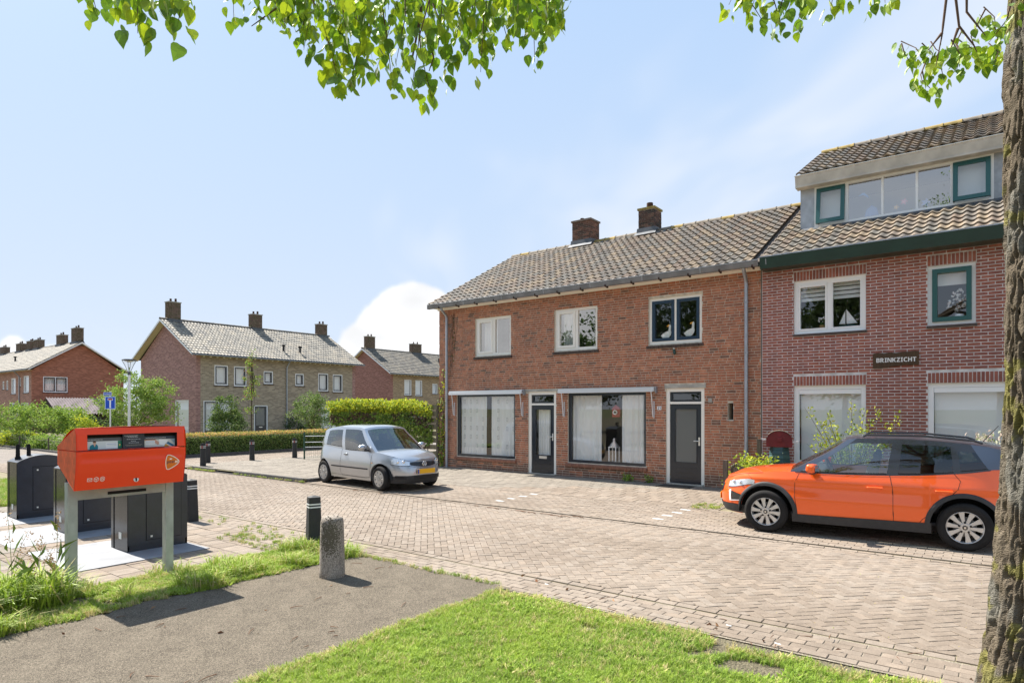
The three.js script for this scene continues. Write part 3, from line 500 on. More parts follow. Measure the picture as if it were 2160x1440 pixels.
  for (const [c, a, q] of [[c1h, 2.4, 3.12], [c2h, 4.88, 5.42]]) part('flashing', B().poly([[a - 0.06, 7.5, -3.72], [q + 0.06, 7.5, -3.72], [q + 0.04, 7.68, -3.735], [a - 0.04, 7.68, -3.735]]).poly([[q + 0.025, 7.45, -3.72], [q + 0.025, 7.45, -4.4], [q + 0.025, 7.72, -4.4], [q + 0.025, 7.68, -3.73]]).poly([[a - 0.1, 7.44, -3.6], [q + 0.1, 7.44, -3.6], [q + 0.08, 7.54, -3.72], [a - 0.08, 7.54, -3.72]]), H.lead, c);
  // house number, outdoor lamp stub, vent
  part('vent_cap', B().box(8.53, 2.1, 0, 8.62, 2.2, 0.03), H.concrete, houseA);
}
// ================= the red house with dormer (C) =================
const tintsC = [[0.235, 0.078, 0.062], [0.25, 0.085, 0.066], [0.22, 0.073, 0.060], [0.26, 0.09, 0.07], [0.228, 0.082, 0.07], [0.215, 0.08, 0.068], [0.245, 0.08, 0.06], [0.20, 0.07, 0.06]].map((c) => c.map((v, i) => v * [1.82, 1.98, 1.82][i]));
const matsC = palette(tintsC);
const houseC = thing('brick_house', 'red brick house with a wide grey dormer and a wooden nameplate', 'house');
const XC = 17.2, opsC = [[10.44, 11.824, 3.575, 4.735], [12.9, 13.656, 3.57, 4.735], [10.44, 11.824, 0.74, 2.45], [12.907, 14.31, 0.74, 2.45]];
{
  const wall = part('wall', wallWithOpenings(9.755, XC, 0.0, 5.1, -0.3, -0.004, opsC), H.mortarC, houseC);
  const heads = opsC.map((o) => [o[0] - 0.012, o[1] + 0.012, o[3], o[3] + 0.207]), list = layBricks(9.76, XC, 0.08, 5.08, [...opsC, ...heads], { course: 0.0625, L: 0.215, j: 0.0140, seed: 301, wild: false });
  heads.forEach(([a, b, c, d]) => { const n = round((b - a) / 0.0635), w = (b - a) / n, r = RNG(round(a * 1000)); for (let i = 0; i < n; i++) list.push([a + i * w + 0.007, a + (i + 1) * w - 0.007, c + 0.006, d - 0.006, r()]); });
  setBricks(wall, list, 0, tintsC, matsC, 8);
  part('party_joint', B().box(9.737, 0, -0.1, 9.757, 5.1, -0.02), H.black, houseC);
  part('side_and_rear_walls', B().box(9.755, 0, -8.08, 9.9, 5.2, -0.3).box(XC - 0.28, 0, -8.08, XC, 7.5, -0.3).box(9.9, 0, -8.08, XC - 0.28, 5.2, -7.8), mat({ rgb: [0.27, 0.13, 0.1], roughness: 0.95, map: brickMap }), houseC);
  part('inner_floor', B().box(9.9, 0.02, -7.8, XC - 0.28, 0.1, -0.3).box(9.9, 2.5, -7.8, XC - 0.28, 2.75, -0.3).box(9.9, 5.1, -7.8, XC - 0.28, 5.2, -0.3), H.floor, houseC);
  part('inner_wall', B().box(9.9, 0.1, -4.2, XC - 0.28, 2.5, -4.1).box(9.9, 2.75, -4.2, XC - 0.28, 5.1, -4.1).box(12.4, 2.75, -4.1, 12.46, 5.1, -0.3), H.room, houseC);
  windowUnit(houseC, 10.44, 11.824, 3.575, 4.735, { m: H.white, panes: [[10.515, 11.09, 3.65, 4.665, H.white, 0.035, 0.006], [11.165, 11.75, 3.65, 4.665, H.white, 0.03, 0.004]] });
  windowUnit(houseC, 12.9, 13.656, 3.57, 4.735, { m: H.white, panes: [[12.965, 13.6, 3.64, 4.67, H.teal, 0.085, 0.045]], label: 'white window frame with a teal sash' });
  windowUnit(houseC, 10.44, 11.824, 0.74, 2.45, { m: H.white, fw: 0.085, panes: [[10.525, 11.74, 0.825, 2.365, null]] });
  windowUnit(houseC, 12.907, 14.31, 0.74, 2.45, { m: H.white, fw: 0.085, panes: [[12.992, 14.225, 0.825, 2.365, null]] });
  part('vent_strip', B().box(10.53, 4.585, -0.045, 11.075, 4.64, -0.03), H.white, houseC);
  for (const [a, b, y] of [[10.42, 11.845, 3.575], [12.88, 13.68, 3.57], [10.42, 11.845, 0.74], [12.887, 14.33, 0.74]]) part('sill', B().box(a, y - 0.05, -0.06, b, y - 0.003, 0.045), H.sillDark, houseC);
  for (const [a, b] of [[10.53, 11.735], [13.0, 14.22]]) part('blind_cassette', B().box(a, 2.27, -0.085, b, 2.36, -0.052), H.white, houseC);
  // green boxed gutter
  const gutC = part('gutter', B().box(9.83, 5.018, 0.0, XC, 5.06, 0.42).poly([[9.83, 5.018, 0.42], [XC, 5.018, 0.42], [XC, 5.262, 0.455], [9.83, 5.262, 0.455]]).poly([[9.83, 5.018, 0.0], [9.83, 5.018, 0.42], [9.83, 5.262, 0.455], [9.83, 5.262, 0.0]]), H.green, houseC, 'dark green boxed gutter');
  part('gutter_lip', B().box(9.82, 5.262, 0.415, XC, 5.286, 0.463), H.galv, gutC);
  // roof: lower strip, strip beside the dormer, raised roof over the dormer
  const ang = Math.atan2(2.37, 4.47), len = hypot(2.37, 4.47), dark = mat({ rgb: [0.12, 0.10, 0.085], roughness: 0.95 });
  const yAt = (z) => 5.19 + (0.41 - z) * tanA, tanA = 2.37 / 4.47;
  const roof = part('roof', B().poly([[9.8, 5.19, 0.41], [XC, 5.19, 0.41], [XC, yAt(-1.5), -1.5], [9.8, yAt(-1.5), -1.5]]).poly([[9.8, yAt(-1.5), -1.5], [10.26, yAt(-1.5), -1.5], [10.26, yAt(-4.04), -4.04], [9.8, yAt(-4.04), -4.04]]).poly([[XC, 5.19, -8.5], [9.8, 5.19, -8.5], [9.8, 7.54, -4.04], [XC, 7.54, -4.04]]), dark, houseC);
  layTiles(roof, { x0: 9.84, x1: XC, y: 5.215, z: 0.43, ang, len, tints: roofTints.map((c) => [c[0] * 1.06, c[1] * 1.05, c[2] * 1.0]), mats: roofMats, seed: 202, most: 180, joined: tileJoined, skip: (x, s) => x > 10.08 && s > 1.93 });
  const ang2 = Math.atan2(1.42, 2.84), rz = -1.2, ry = 7.43, L2 = hypot(1.42, 2.84);
  const top = part('raised_roof', B().poly([[10.2, ry - 0.02, rz], [XC, ry - 0.02, rz], [XC, ry + 1.4, -4.04], [10.2, ry + 1.4, -4.04]]).poly([[XC, ry - 0.02, -6.9], [10.2, ry - 0.02, -6.9], [10.2, ry + 1.4, -4.04], [XC, ry + 1.4, -4.04]]).poly([[10.26, 7.4, -1.5], [10.26, ry + 1.36, -4.04], [10.26, 7.0, -4.04], [10.26, 6.2, -1.5]]).poly([[10.26, ry + 1.36, -4.04], [10.26, ry, -6.9], [10.26, 5.6, -6.9], [10.26, 7.0, -4.04]]), H.zinc, houseC);
  layTiles(top, { x0: 10.2, x1: XC, y: ry + 0.01, z: rz + 0.03, ang: ang2, len: L2, tints: roofTints, mats: roofMats, seed: 203, most: 120, joined: tileJoined });
  ridgeTiles(top, 10.2, XC, ry + 1.44, -4.04, 18, plainRidge, lichenTile, 62, 0.11);
  // dormer front
  const zd = -1.45, dm = part('dormer', B().box(10.24, 6.2, zd - 0.06, 10.55, 7.2, zd).box(13.93, 6.2, zd - 0.06, XC, 7.2, zd).box(10.55, 7.165, zd - 0.06, 13.93, 7.2, zd - 0.02).box(10.55, 6.2, zd - 0.06, 13.93, 6.235, zd - 0.02), mat({ rgb: [0.50, 0.52, 0.55], roughness: 0.5, metalness: 0.25, map: sized(T.patch, 0.55) }), houseC, 'grey metal clad dormer front');
  part('fascia', B().box(10.18, 7.165, zd, XC, 7.21, -1.2).poly([[10.18, 7.165, -1.22], [XC, 7.165, -1.22], [XC, 7.425, -1.16], [10.18, 7.425, -1.16]]).poly([[10.18, 7.165, -1.5], [10.18, 7.165, -1.22], [10.18, 7.425, -1.16], [10.18, 7.425, -1.5]]), mat({ rgb: [0.70, 0.64, 0.55], roughness: 0.9, map: sized(T.patch, 0.8) }), dm);
  part('drip_edge', B().box(10.17, 7.425, -1.19, XC, 7.44, -1.145), H.cream, dm);
  part('window_frame', ring(B(), 10.55, 13.93, 6.235, 7.165, 0.05, zd - 0.08, zd + 0.012).box(11.205, 6.285, zd - 0.08, 11.265, 7.115, zd + 0.01).box(11.925, 6.285, zd - 0.08, 11.97, 7.115, zd + 0.01).box(12.575, 6.285, zd - 0.08, 12.62, 7.115, zd + 0.01).box(13.195, 6.285, zd - 0.08, 13.24, 7.115, zd + 0.01), H.white, dm);
  for (const [a, b] of [[11.265, 11.925], [11.97, 12.575], [12.62, 13.195]]) part('pane', B().poly([[a, 6.285, zd - 0.03], [b, 6.285, zd - 0.03], [b, 7.115, zd - 0.03], [a, 7.115, zd - 0.03]]), H.mirrorish, dm);
  for (const [a, b] of [[10.6, 11.2], [13.245, 13.88]]) { const c = part('casement', ring(B(), 0, b - a, -0.84, 0.0, 0.085, -0.05, 0), H.teal, dm, 'teal top hung casement standing ajar'); c.position.set(a, 7.12, zd + 0.035); c.rotation.x = -0.13; part('pane', B().poly([[0.08, -0.76, -0.025], [b - a - 0.08, -0.76, -0.025], [b - a - 0.08, -0.08, -0.025], [0.08, -0.08, -0.025]]), H.glass, c); }
  part('lead_apron', B().poly([[10.2, 6.155, -1.3], [XC, 6.155, -1.3], [XC, 6.24, zd + 0.004], [10.2, 6.24, zd + 0.004]]), H.lead, dm);
  part('inner_box', B().box(10.3, 6.2, -3.6, XC - 0.1, 6.25, zd - 0.1).box(10.3, 6.25, -3.66, XC - 0.1, 7.4, -3.6).box(10.28, 6.25, -3.6, 10.3, 7.3, zd - 0.1), H.plaster, dm);
}

// ================= houses across the side street =================
T.farBrick = tex(256, 256, (u, v) => { const row = floor(v * 32), x = u * 8 + (row % 2) * 0.5, fy = v * 32 - row, fx = x - floor(x); const mort = fy < 0.16 || fx < 0.05; return (mort ? 1.12 : 0.78 + 0.3 * hash2(floor(x) % 8, row, 3)) * 0.85; });
function wallMat(rgb) { return mat({ rgb, roughness: 0.95, map: sized(T.farBrick, 1.76, 2.0) }); }
// local axes: x along the front, z out of the front, y up
function simpleHouse(name, label, pos, turn, o, group) {
  const h = thing(name, label, 'house', pos, turn, group), { L, dp, eave, ridge, oe = 0.45, ov = 0.45 } = o, mid = -dp / 2;
  part('front_wall', wallWithOpenings(0.001, L - 0.001, 0, eave, -0.25, 0, o.front.map((q) => q.slice(0, 4))), o.fm, h);
  for (const [x, s] of [[0, -1], [L, 1]]) { const gab = B();
    const ops = (o.gable || []).filter((q) => q[4] === s), w = wallWithOpenings(-dp, 0.012, 0, eave, -0.25, 0, ops.map((q) => q.slice(0, 4)));
    gab.add(w.geo(), new THREE.Matrix4().makeBasis(new THREE.Vector3(0, 0, 1), new THREE.Vector3(0, 1, 0), new THREE.Vector3(s, 0, 0)).setPosition(x, 0, 0));
    const tri = [[x + 0.003 * s, eave, 0.012], [x + 0.003 * s, eave, -dp], [x + 0.003 * s, ridge - 0.06, mid]]; gab.poly(s > 0 ? tri : tri.reverse()); part('gable_wall', gab, o.gm, h);
  }
  part('rear_wall', B().box(0.002, 0, -dp, L - 0.002, eave, -dp + 0.25), o.gm, h);
  part('inner_floor', B().box(0.2, 0.0, -dp + 0.3, L - 0.2, 0.1, -0.3).box(0.2, 2.5, -dp + 0.3, L - 0.2, 2.7, -0.3).box(0.2, eave - 0.05, -dp + 0.3, L - 0.2, eave, -0.3).box(0.2, 0.1, mid - 0.05, L - 0.2, eave, mid), H.room, h);
  const put = (q, M) => { const [a, b, c, d, , kind] = q, w = part(kind === 'door' ? 'door' : 'window', ring(B(), a, b, c, d, 0.075, -0.12, -0.03), kind === 'pale' ? H.white : o.frame || H.white, h); if (M) w.applyMatrix4(M);
    if (kind === 'door') { part('leaf', ring(B(), a + 0.08, b - 0.08, c + 0.02, d - 0.08, 0.1, -0.11, -0.06, 0.75), H.navy, w); part('pane', B().poly([[a + 0.18, c + 0.75, -0.09], [b - 0.18, c + 0.75, -0.09], [b - 0.18, d - 0.18, -0.09], [a + 0.18, d - 0.18, -0.09]]), H.frosted, w); part('letter_slot', B().box((a + b) / 2 - 0.12, c + 0.62, -0.06, (a + b) / 2 + 0.12, c + 0.68, -0.05), H.brass, w); return; }
    const n = kind === 'two' ? 2 : 1; for (let i = 0; i < n; i++) { const p = lerp(a + 0.075, b - 0.075, i / n) + (i ? 0.03 : 0), r = lerp(a + 0.075, b - 0.075, (i + 1) / n) - (i < n - 1 ? 0.03 : 0); if (kind !== 'pale' && kind !== 'fixed') part('sash', ring(B(), p, r, c + 0.075, d - 0.075, 0.07, -0.11, -0.025), o.sash || H.navy, w); part('pane', B().poly([[p, c + 0.075, -0.08], [r, c + 0.075, -0.08], [r, d - 0.075, -0.08], [p, d - 0.075, -0.08]]), H.glass, w); if (i) part('mullion', B().box(p - 0.06, c + 0.075, -0.11, p, d - 0.075, -0.03), H.white, w); }
    part('blind', B().grid((s, t) => [lerp(a + 0.1, b - 0.1, s), lerp(d - 0.08, lerp(d, c, q[6] ?? 0.9), t), -0.2 + 0.02 * sin(s * 60)], 30, 1), H.net, w);
    part('sill', B().box(a - 0.04, c - 0.06, -0.02, b + 0.04, c - 0.003, 0.05), H.sillDark, w); };
  o.front.forEach((q) => put(q)); (o.gable || []).forEach((q) => put(q, new THREE.Matrix4().makeBasis(new THREE.Vector3(0, 0, 1), new THREE.Vector3(0, 1, 0), new THREE.Vector3(q[4], 0, 0)).setPosition(q[4] < 0 ? 0 : L, 0, 0)));
  // roof
  const run = dp / 2 + oe, rise = ridge - eave, ang = Math.atan2(rise, run), len = hypot(rise, run), rb = B();
  rb.poly([[-ov, eave, oe], [L + ov, eave, oe], [L + ov, ridge, mid], [-ov, ridge, mid]]).poly([[L + ov, eave, -dp - oe], [-ov, eave, -dp - oe], [-ov, ridge, mid], [L + ov, ridge, mid]]);
  const roof = part('roof', rb, mat({ rgb: [0.10, 0.09, 0.08], roughness: 0.95 }), h);
  const sof = B(); for (const x of [-ov, L + ov - 0.03]) { for (const [z0, z1] of [[oe, mid], [-dp - oe, mid]]) sof.poly([[x, eave - 0.10, z0], [x, eave + 0.02, z0], [x, ridge + 0.02, z1], [x, ridge - 0.12, z1]]).poly([[x + 0.03, eave + 0.02, z0], [x + 0.03, eave - 0.10, z0], [x + 0.03, ridge - 0.12, z1], [x + 0.03, ridge + 0.02, z1]]); }
  part('barge_board', sof, H.white, roof);
  const und = B(); for (const [x0, x1] of [[-ov + 0.03, 0], [L, L + ov - 0.03]]) for (const [z0, z1] of [[oe, mid], [-dp - oe, mid]]) und.poly([[x0, eave - 0.06, z0], [x1, eave - 0.06, z0], [x1, ridge - 0.08, z1], [x0, ridge - 0.08, z1]]); und.box(0, eave - 0.05, 0, L, eave - 0.02, oe - 0.05);
  part('soffit', und, mat({ rgb: [0.62, 0.55, 0.36], roughness: 0.8 }), roof);
  layTiles(roof, { x0: -ov, x1: L + ov + 0.05, y: eave + 0.02, z: oe + 0.02, ang, len, W: 0.21, G: 0.34, tints: o.rt || roofTints, mats: roofMats, seed: round(L * 77) + round(pos[0]), most: 0, joined: tileJoined, seg: 6 });
  ridgeTiles(roof, -ov, L + ov, ridge + 0.03, mid, round((L + 2 * ov) / 0.5), mat({ rgb: [0.16, 0.145, 0.12], roughness: 0.9 }), plainRidge, 63);
  part('gutter', B().box(-ov - 0.05, eave - 0.06, oe - 0.02, L + ov + 0.05, eave + 0.04, oe + 0.12), H.zinc, h);
  for (const x of o.pipes || []) part('downpipe', B().tube([[x, eave - 0.05, oe], [x, eave - 0.5, 0.07], [x, 0.05, 0.07]], 0.045, 8), H.galv, h);
  for (let x = 0.4; x < L && o.lugs; x += 0.42) part('eave_lug', B().box(x, eave - 0.12, 0, x + 0.08, eave - 0.055, 0.12), H.cream, h);
  (o.chim || []).forEach(([x0, x1, top, z = mid, w = 0.55], i) => { const c = chimney(h, x0, x1, z - w / 2, z + w / 2, ridge - 0.25, top, o.ct || [[0.13, 0.105, 0.06], [0.17, 0.12, 0.085], [0.20, 0.13, 0.10]], 80 + i, [[lerp(x0, x1, 0.3), z, 0.07, 0.2], [lerp(x0, x1, 0.72), z, 0.07, 0.24]], H.concrete); part('flashing', B().box(x0 - 0.05, ridge - 0.3, z - w / 2 - 0.05, x1 + 0.05, ridge + 0.06, z + w / 2 + 0.1), H.lead, c); });
  for (const [x, s] of o.vents || []) { const y = eave + s * Math.sin(ang), z = oe - s * Math.cos(ang); part('roof_vent', B().tube([[x, y, z], [x, y + 0.42, z], [x, y + 0.43, z]], [0.07, 0.07, 0.13], 8).tube([[x, y + 0.43, z], [x, y + 0.52, z]], 0.13, 8), H.black, h); }
  return h;
}
const R90 = PI / 2;
const greyTiles = [[0.31, 0.28, 0.23], [0.36, 0.32, 0.255], [0.26, 0.24, 0.20], [0.40, 0.345, 0.265], [0.20, 0.185, 0.16]];
simpleHouse('terraced_house', 'tan brick house with purple brick gable and three chimneys behind the clipped hedge', [-24.6, 0, -4.2], R90, {
  L: 12.0, dp: 7.6, eave: 5.2, ridge: 7.62, fm: wallMat([0.53, 0.43, 0.31]), gm: wallMat([0.54, 0.31, 0.265]), frame: H.white, rt: greyTiles, lugs: true, pipes: [6.15],
  front: [[1.13, 2.02, 3.38, 4.64], [2.40, 3.27, 3.35, 4.63], [4.46, 5.16, 3.56, 4.42], [6.85, 7.55, 3.5, 4.35], [8.72, 9.60, 3.17, 4.46], [9.98, 10.86, 3.13, 4.43], [0.44, 2.4, 0.36, 2.43, 0, 'two'], [3.78, 4.77, 0.05, 2.15, 0, 'door'], [9.0, 10.67, 0.29, 2.21, 0, 'pale'], [5.2, 5.3, 1.46, 1.97, 0, 'fixed']].filter((q) => q[1] - q[0] > 0.3),
  gable: [[-2.76, -0.95, 0.4, 2.46, -1, 'pale', 1]], chim: [[0.0, 0.75, 8.75], [5.75, 6.5, 8.62], [11.35, 12.1, 8.5]], vents: [[6.35, 1.25], [7.63, 1.2]] });
simpleHouse('terraced_house', 'brown brick house with white windows seen over the overgrown fence', [-31.5, 0, -26.0], R90, {
  L: 15, dp: 7.4, eave: 5.2, ridge: 7.75, fm: wallMat([0.55, 0.40, 0.25]), gm: wallMat([0.48, 0.25, 0.20]), rt: greyTiles.map((c) => c.map((v) => v * 0.62)), lugs: true,
  front: [[1.7, 2.66, 3.18, 4.70, 0, 'pale'], [3.17, 4.12, 3.15, 4.70, 0, 'pale'], [5.55, 6.31, 3.4, 4.42, 0, 'pale'], [8.5, 9.4, 3.2, 4.7, 0, 'pale'], [1.5, 4.0, 0.4, 2.4, 0, 'two']], chim: [[0.05, 1.0, 8.95], [6.1, 7.4, 8.7]], vents: [[8.6, 2.9], [9.6, 1.6]] });
simpleHouse('terraced_house', 'red brown terrace with a wide gable and a row of brick chimneys', [-82, 0, -3.2], 0, {
  L: 31.6, dp: 7.0, eave: 5.2, ridge: 7.75, fm: wallMat([0.56, 0.32, 0.24]), gm: wallMat([0.52, 0.22, 0.14]), rt: greyTiles.map((c) => c.map((v) => v * 0.8)), pipes: [28.4],
  front: [[29.25, 30.7, 3.25, 4.7, 0, 'pale'], [25.9, 27.2, 3.2, 4.6, 0, 'pale'], [28.25, 28.62, 3.85, 4.6, 0, 'pale'], [24.55, 25.1, 3.6, 4.45, 0, 'pale'], [23.4, 24.0, 3.65, 4.4, 0, 'pale'], [21.0, 22.4, 3.2, 4.6, 0, 'pale'], [28.6, 30.6, 0.4, 2.4, 0, 'two'], [25.5, 27.2, 0.4, 2.4, 0, 'two'], [27.5, 28.3, 0.05, 2.15, 0, 'door']],
  gable: [[-2.55, -0.75, 3.3, 4.65, 1, 'two', 0.9]], chim: [[30.3, 31.6, 9.0], [26.6, 27.9, 8.65], [20.4, 21.7, 8.6], [18.3, 19.5, 8.6], [15.0, 16.4, 8.55], [9.5, 11, 8.5]], vents: [[22.4, 2.0]] });
// --- garden shed with corrugated roof ---
{
  const s = thing('garden_shed', 'dark timber shed with a corrugated grey roof among the bushes', 'shed', [-44, 0, -2.9], R90), wood = mat({ rgb: [0.07, 0.055, 0.042], roughness: 0.9, map: sized(T.wood, 0.5) });
  for (let i = 0; i < 10; i++) part('plank', B().box(0.2, 0.08 + i * 0.155, -2.2, 4.6, 0.225 + i * 0.155, -0.02 + (i % 2) * 0.012), wood, s);
  part('roof', B().grid((a, t) => [a * 4.9, lerp(1.5, 2.78, t) + 0.045 * sin(a * 4.9 * 32), lerp(0.35, -2.2, t)], 200, 1).grid((a, t) => [a * 4.9, lerp(1.5, 2.78, t) + 0.045 * sin(a * 4.9 * 32), lerp(-4.7, -2.2, t)], 200, 1, true), mat({ rgb: [0.30, 0.25, 0.245], roughness: 0.9, map: sized(T.patch, 1.2) }), s);
  part('gable_board', B().poly([[0.1, 1.5, 0.3], [0.1, 2.74, -2.2], [0.1, 1.5, -4.6]]).poly([[4.8, 1.5, -4.6], [4.8, 2.74, -2.2], [4.8, 1.5, 0.3]]), wood, s);
}

// ================= street things =================
function print(w, h, draw) { const c = document.createElement('canvas'); c.width = w; c.height = h; const g = c.getContext('2d'); draw(g, w, h); const t = new THREE.CanvasTexture(c); t.colorSpace = THREE.SRGBColorSpace; t.magFilter = THREE.LinearFilter; return t; }
function decal(name, parent, tx, x0, x1, y0, y1, z, extra = {}) { return part(name, B().poly([[x0, y0, z], [x1, y0, z], [x1, y1, z], [x0, y1, z]], null, [[0, 0], [1, 0], [1, 1], [0, 1]]), mat({ map: tx, roughness: 0.5, ...extra }), parent); }
const S = {
  red: mat({ rgb: [0.95, 0.055, 0.005], roughness: 0.42, clearcoat: 0.1, clearcoatRoughness: 0.35 }),
  redEnd: mat({ rgb: [0.88, 0.12, 0.02], roughness: 0.6, map: sized(T.patch, 0.22) }),
  post: mat({ rgb: [0.46, 0.48, 0.45], roughness: 0.6, metalness: 0.15, map: sized(T.patch, 0.5) }),
  bin: mat({ rgb: [0.030, 0.036, 0.050], roughness: 0.34, map: sized(T.grain, 0.7), clearcoat: 0.25, clearcoatRoughness: 0.3 }),
  binGloss: mat({ rgb: [0.022, 0.025, 0.030], roughness: 0.16, metalness: 0.2, map: sized(T.patch, 0.8) }),
  plate: mat({ rgb: [0.285, 0.295, 0.315], roughness: 0.7, metalness: 0.1, map: sized(T.patch, 1.2) }),
  rubber: mat({ rgb: [0.016, 0.016, 0.017], roughness: 0.85 }),
  bollard: mat({ rgb: [0.035, 0.036, 0.038], roughness: 0.7, map: sized(T.speck, 0.3) }),
  stripe: mat({ rgb: [0.72, 0.73, 0.72], roughness: 0.5 }), reflector: mat({ rgb: [0.45, 0.04, 0.03], roughness: 0.3 }),
  sticker: mat({ rgb: [0.70, 0.69, 0.62], roughness: 0.5 }),
};
// --- orange mailbox ---
{
  const mb = thing('mailbox', 'orange red street mailbox on two grey steel posts in the grass verge', 'mailbox', [6.2, 0, 12.34], R90);     // x = along the box, z = front
  // outline of the end: [z, y]
  const P = [[0.30, 1.76], [0.315, 1.70], [0.325, 1.535], [0.325, 1.46], [0.305, 1.30], [0.265, 1.12], [-0.205, 1.37], [-0.205, 1.57]], x0 = -0.045, x1 = 1.055, sl = [0.0, 0.92, 1.70 - 0.012, 1.52];
  const upper = B(), lower = B();
  // upper hood: frame round the slot
  const zf = (y) => { for (let i = 0; i < 5; i++) if (y <= P[i][1] && y >= P[i + 1][1]) return lerp(P[i][0], P[i + 1][0], (P[i][1] - y) / (P[i][1] - P[i + 1][1])); return P[5][0]; };
  const wx0 = 0.055, wx1 = 0.955, wy0 = 1.535, wy1 = 1.692;
  const F = (b, a, c, d, e) => b.poly([[a, d, zf(d)], [c, d, zf(d)], [c, e, zf(e)], [a, e, zf(e)]]);
  F(upper, x0 + 0.02, wx0, wy0, wy1); F(upper, wx1, x1 - 0.02, wy0, wy1); upper.poly([[x0 + 0.02, wy1, zf(wy1)], [x1 - 0.02, wy1, zf(wy1)], [x1 - 0.02, 1.76, 0.295], [x0 + 0.02, 1.76, 0.295]]);
  upper.grid((s, t) => [lerp(x0 + 0.02, x1 - 0.02, s), lerp(1.76, 1.572, pow(t, 1.3)) + 0.03 * sin(PI * t) + 0.012 * sin(PI * s), lerp(0.295, -0.205, t)], 8, 8, true);
  const end = (b, x, y0, y1, dir) => { const pts = []; const bx = x - dir * 0.0; if (y1 > 1.6) pts.push([0.28, 1.757], [0.31, 1.70], [0.32, y0], [-0.2, y0], [-0.2, 1.567]); else pts.push([0.318, y1], [0.315, 1.46], [0.297, 1.30], [0.258, 1.125], [-0.2, 1.372], [-0.2, y1]); const q = pts.map(([z, y]) => [bx, y, z]); b.poly(dir < 0 ? q.reverse() : q); };
  const ends = B(); end(ends, x0, 1.53, 1.76, -1); end(ends, x0, 1.3, 1.522, -1); end(ends, x1, 1.53, 1.76, 1); end(ends, x1, 1.3, 1.522, 1);
  for (const [x, d] of [[x0, -1], [x1, 1]]) { const lip = B(); }
  // rounded front edges of the ends
  for (const [xa, xb, d] of [[x0 + 0.02, x0, 1], [x1 - 0.02, x1, -1]]) for (const [bb, list] of [[upper, [[0.295, 1.76], [0.315, 1.70], [0.325, 1.533]]], [lower, [[0.325, 1.52], [0.325, 1.46], [0.305, 1.30], [0.265, 1.12]]]]) for (let i = 0; i < list.length - 1; i++) { const [za, ya] = list[i], [zb, yb] = list[i + 1], q = [[xa, ya, za], [xb, ya, za - 0.015], [xb, yb, zb - 0.015], [xa, yb, zb]]; bb.poly(d > 0 ? q : q.reverse()); }
  lower.grid((s, t) => { const y = lerp(1.52, 1.12, t), bul = 0.012 * sin(PI * clamp((1.5 - y) / 0.1)) * (s > 0.04 && s < 0.96 ? 1 : 0); return [lerp(x0 + 0.02, x1 - 0.02, s), y, zf(y) - bul]; }, 24, 28, true);
  lower.poly([[x0, 1.12, 0.262], [x0, 1.37, -0.205], [x1, 1.37, -0.205], [x1, 1.12, 0.262]]); lower.box(x0, 1.37, -0.206, x1, 1.57, -0.2); lower.box(x0 + 0.01, 1.505, -0.19, x1 - 0.01, 1.512, 0.29);
  part('hood', upper, S.red, mb); part('bin_body', lower, S.red, mb); part('end_panel', ends, S.redEnd, mb, 'faded orange end panel with dirt stains');
  // recess behind the slot
  part('slot_recess', B().poly([[wx0, wy0, 0.20], [wx1, wy0, 0.20], [wx1, wy1, 0.16], [wx0, wy1, 0.16]]).poly([[wx0, wy1, 0.16], [wx1, wy1, 0.16], [wx1, wy1, 0.32], [wx0, wy1, 0.32]]).poly([[wx0, wy0, 0.32], [wx0, wy0, 0.20], [wx0, wy1, 0.16], [wx0, wy1, 0.315]]).poly([[wx1, wy0, 0.20], [wx1, wy0, 0.32], [wx1, wy1, 0.315], [wx1, wy1, 0.16]]).poly([[wx0, wy0, 0.32], [wx1, wy0, 0.32], [wx1, wy0, 0.2], [wx0, wy0, 0.2]]), S.rubber, mb);
  for (const [a, c] of [[wx0, 0.40], [0.62, wx1]]) { const br = B(); for (let x = a; x < c; x += 0.012) br.box(x, 1.635, 0.235, x + 0.007, 1.69, 0.24); part('slot_brush', br, mat({ rgb: [0.05, 0.04, 0.028], roughness: 0.95 }), mb); }
  const ad1 = print(512, 200, (g, w, h) => { g.fillStyle = '#5b6066'; g.fillRect(0, 0, w, h); g.fillStyle = '#dfe4e6'; g.fillRect(0, 58, w, h); g.fillStyle = '#e8e8e8'; for (let i = 0; i < 14; i++) g.fillRect(34 + i * 15, 26, 10 - (i % 3) * 2, 9); g.fillStyle = '#0e7f95'; g.beginPath(); g.moveTo(60, 200); g.quadraticCurveTo(50, 120, 105, 112); g.lineTo(150, 110); g.quadraticCurveTo(185, 125, 172, 200); g.fill(); g.fillStyle = '#e0b39a'; g.beginPath(); g.ellipse(128, 88, 22, 28, 0, 0, 7); g.fill(); g.beginPath(); g.moveTo(112, 112); g.lineTo(145, 112); g.lineTo(130, 160); g.fill(); g.fillStyle = '#6b4c33'; g.beginPath(); g.ellipse(126, 70, 24, 14, 0, 0, 7); g.fill(); g.fillStyle = '#f4f5f6'; g.fillRect(285, 92, 170, 90); g.fillStyle = '#8aa0c8'; for (let i = 0; i < 11; i++) g.fillRect(296 + i * 13, 106, 9, 12); g.fillStyle = '#b9b9b9'; for (let i = 0; i < 13; i++) g.fillRect(296 + i * 11, 136, 8, 7); g.fillStyle = '#0f6b55'; g.fillRect(455, 60, 57, 140); g.fillStyle = '#3fa27f'; for (let i = 0; i < 9; i++) g.fillRect(458 + (i * 17) % 46, 66 + i * 14, 22, 10); g.fillStyle = '#e7c25a'; g.fillRect(474, 120, 20, 26); });
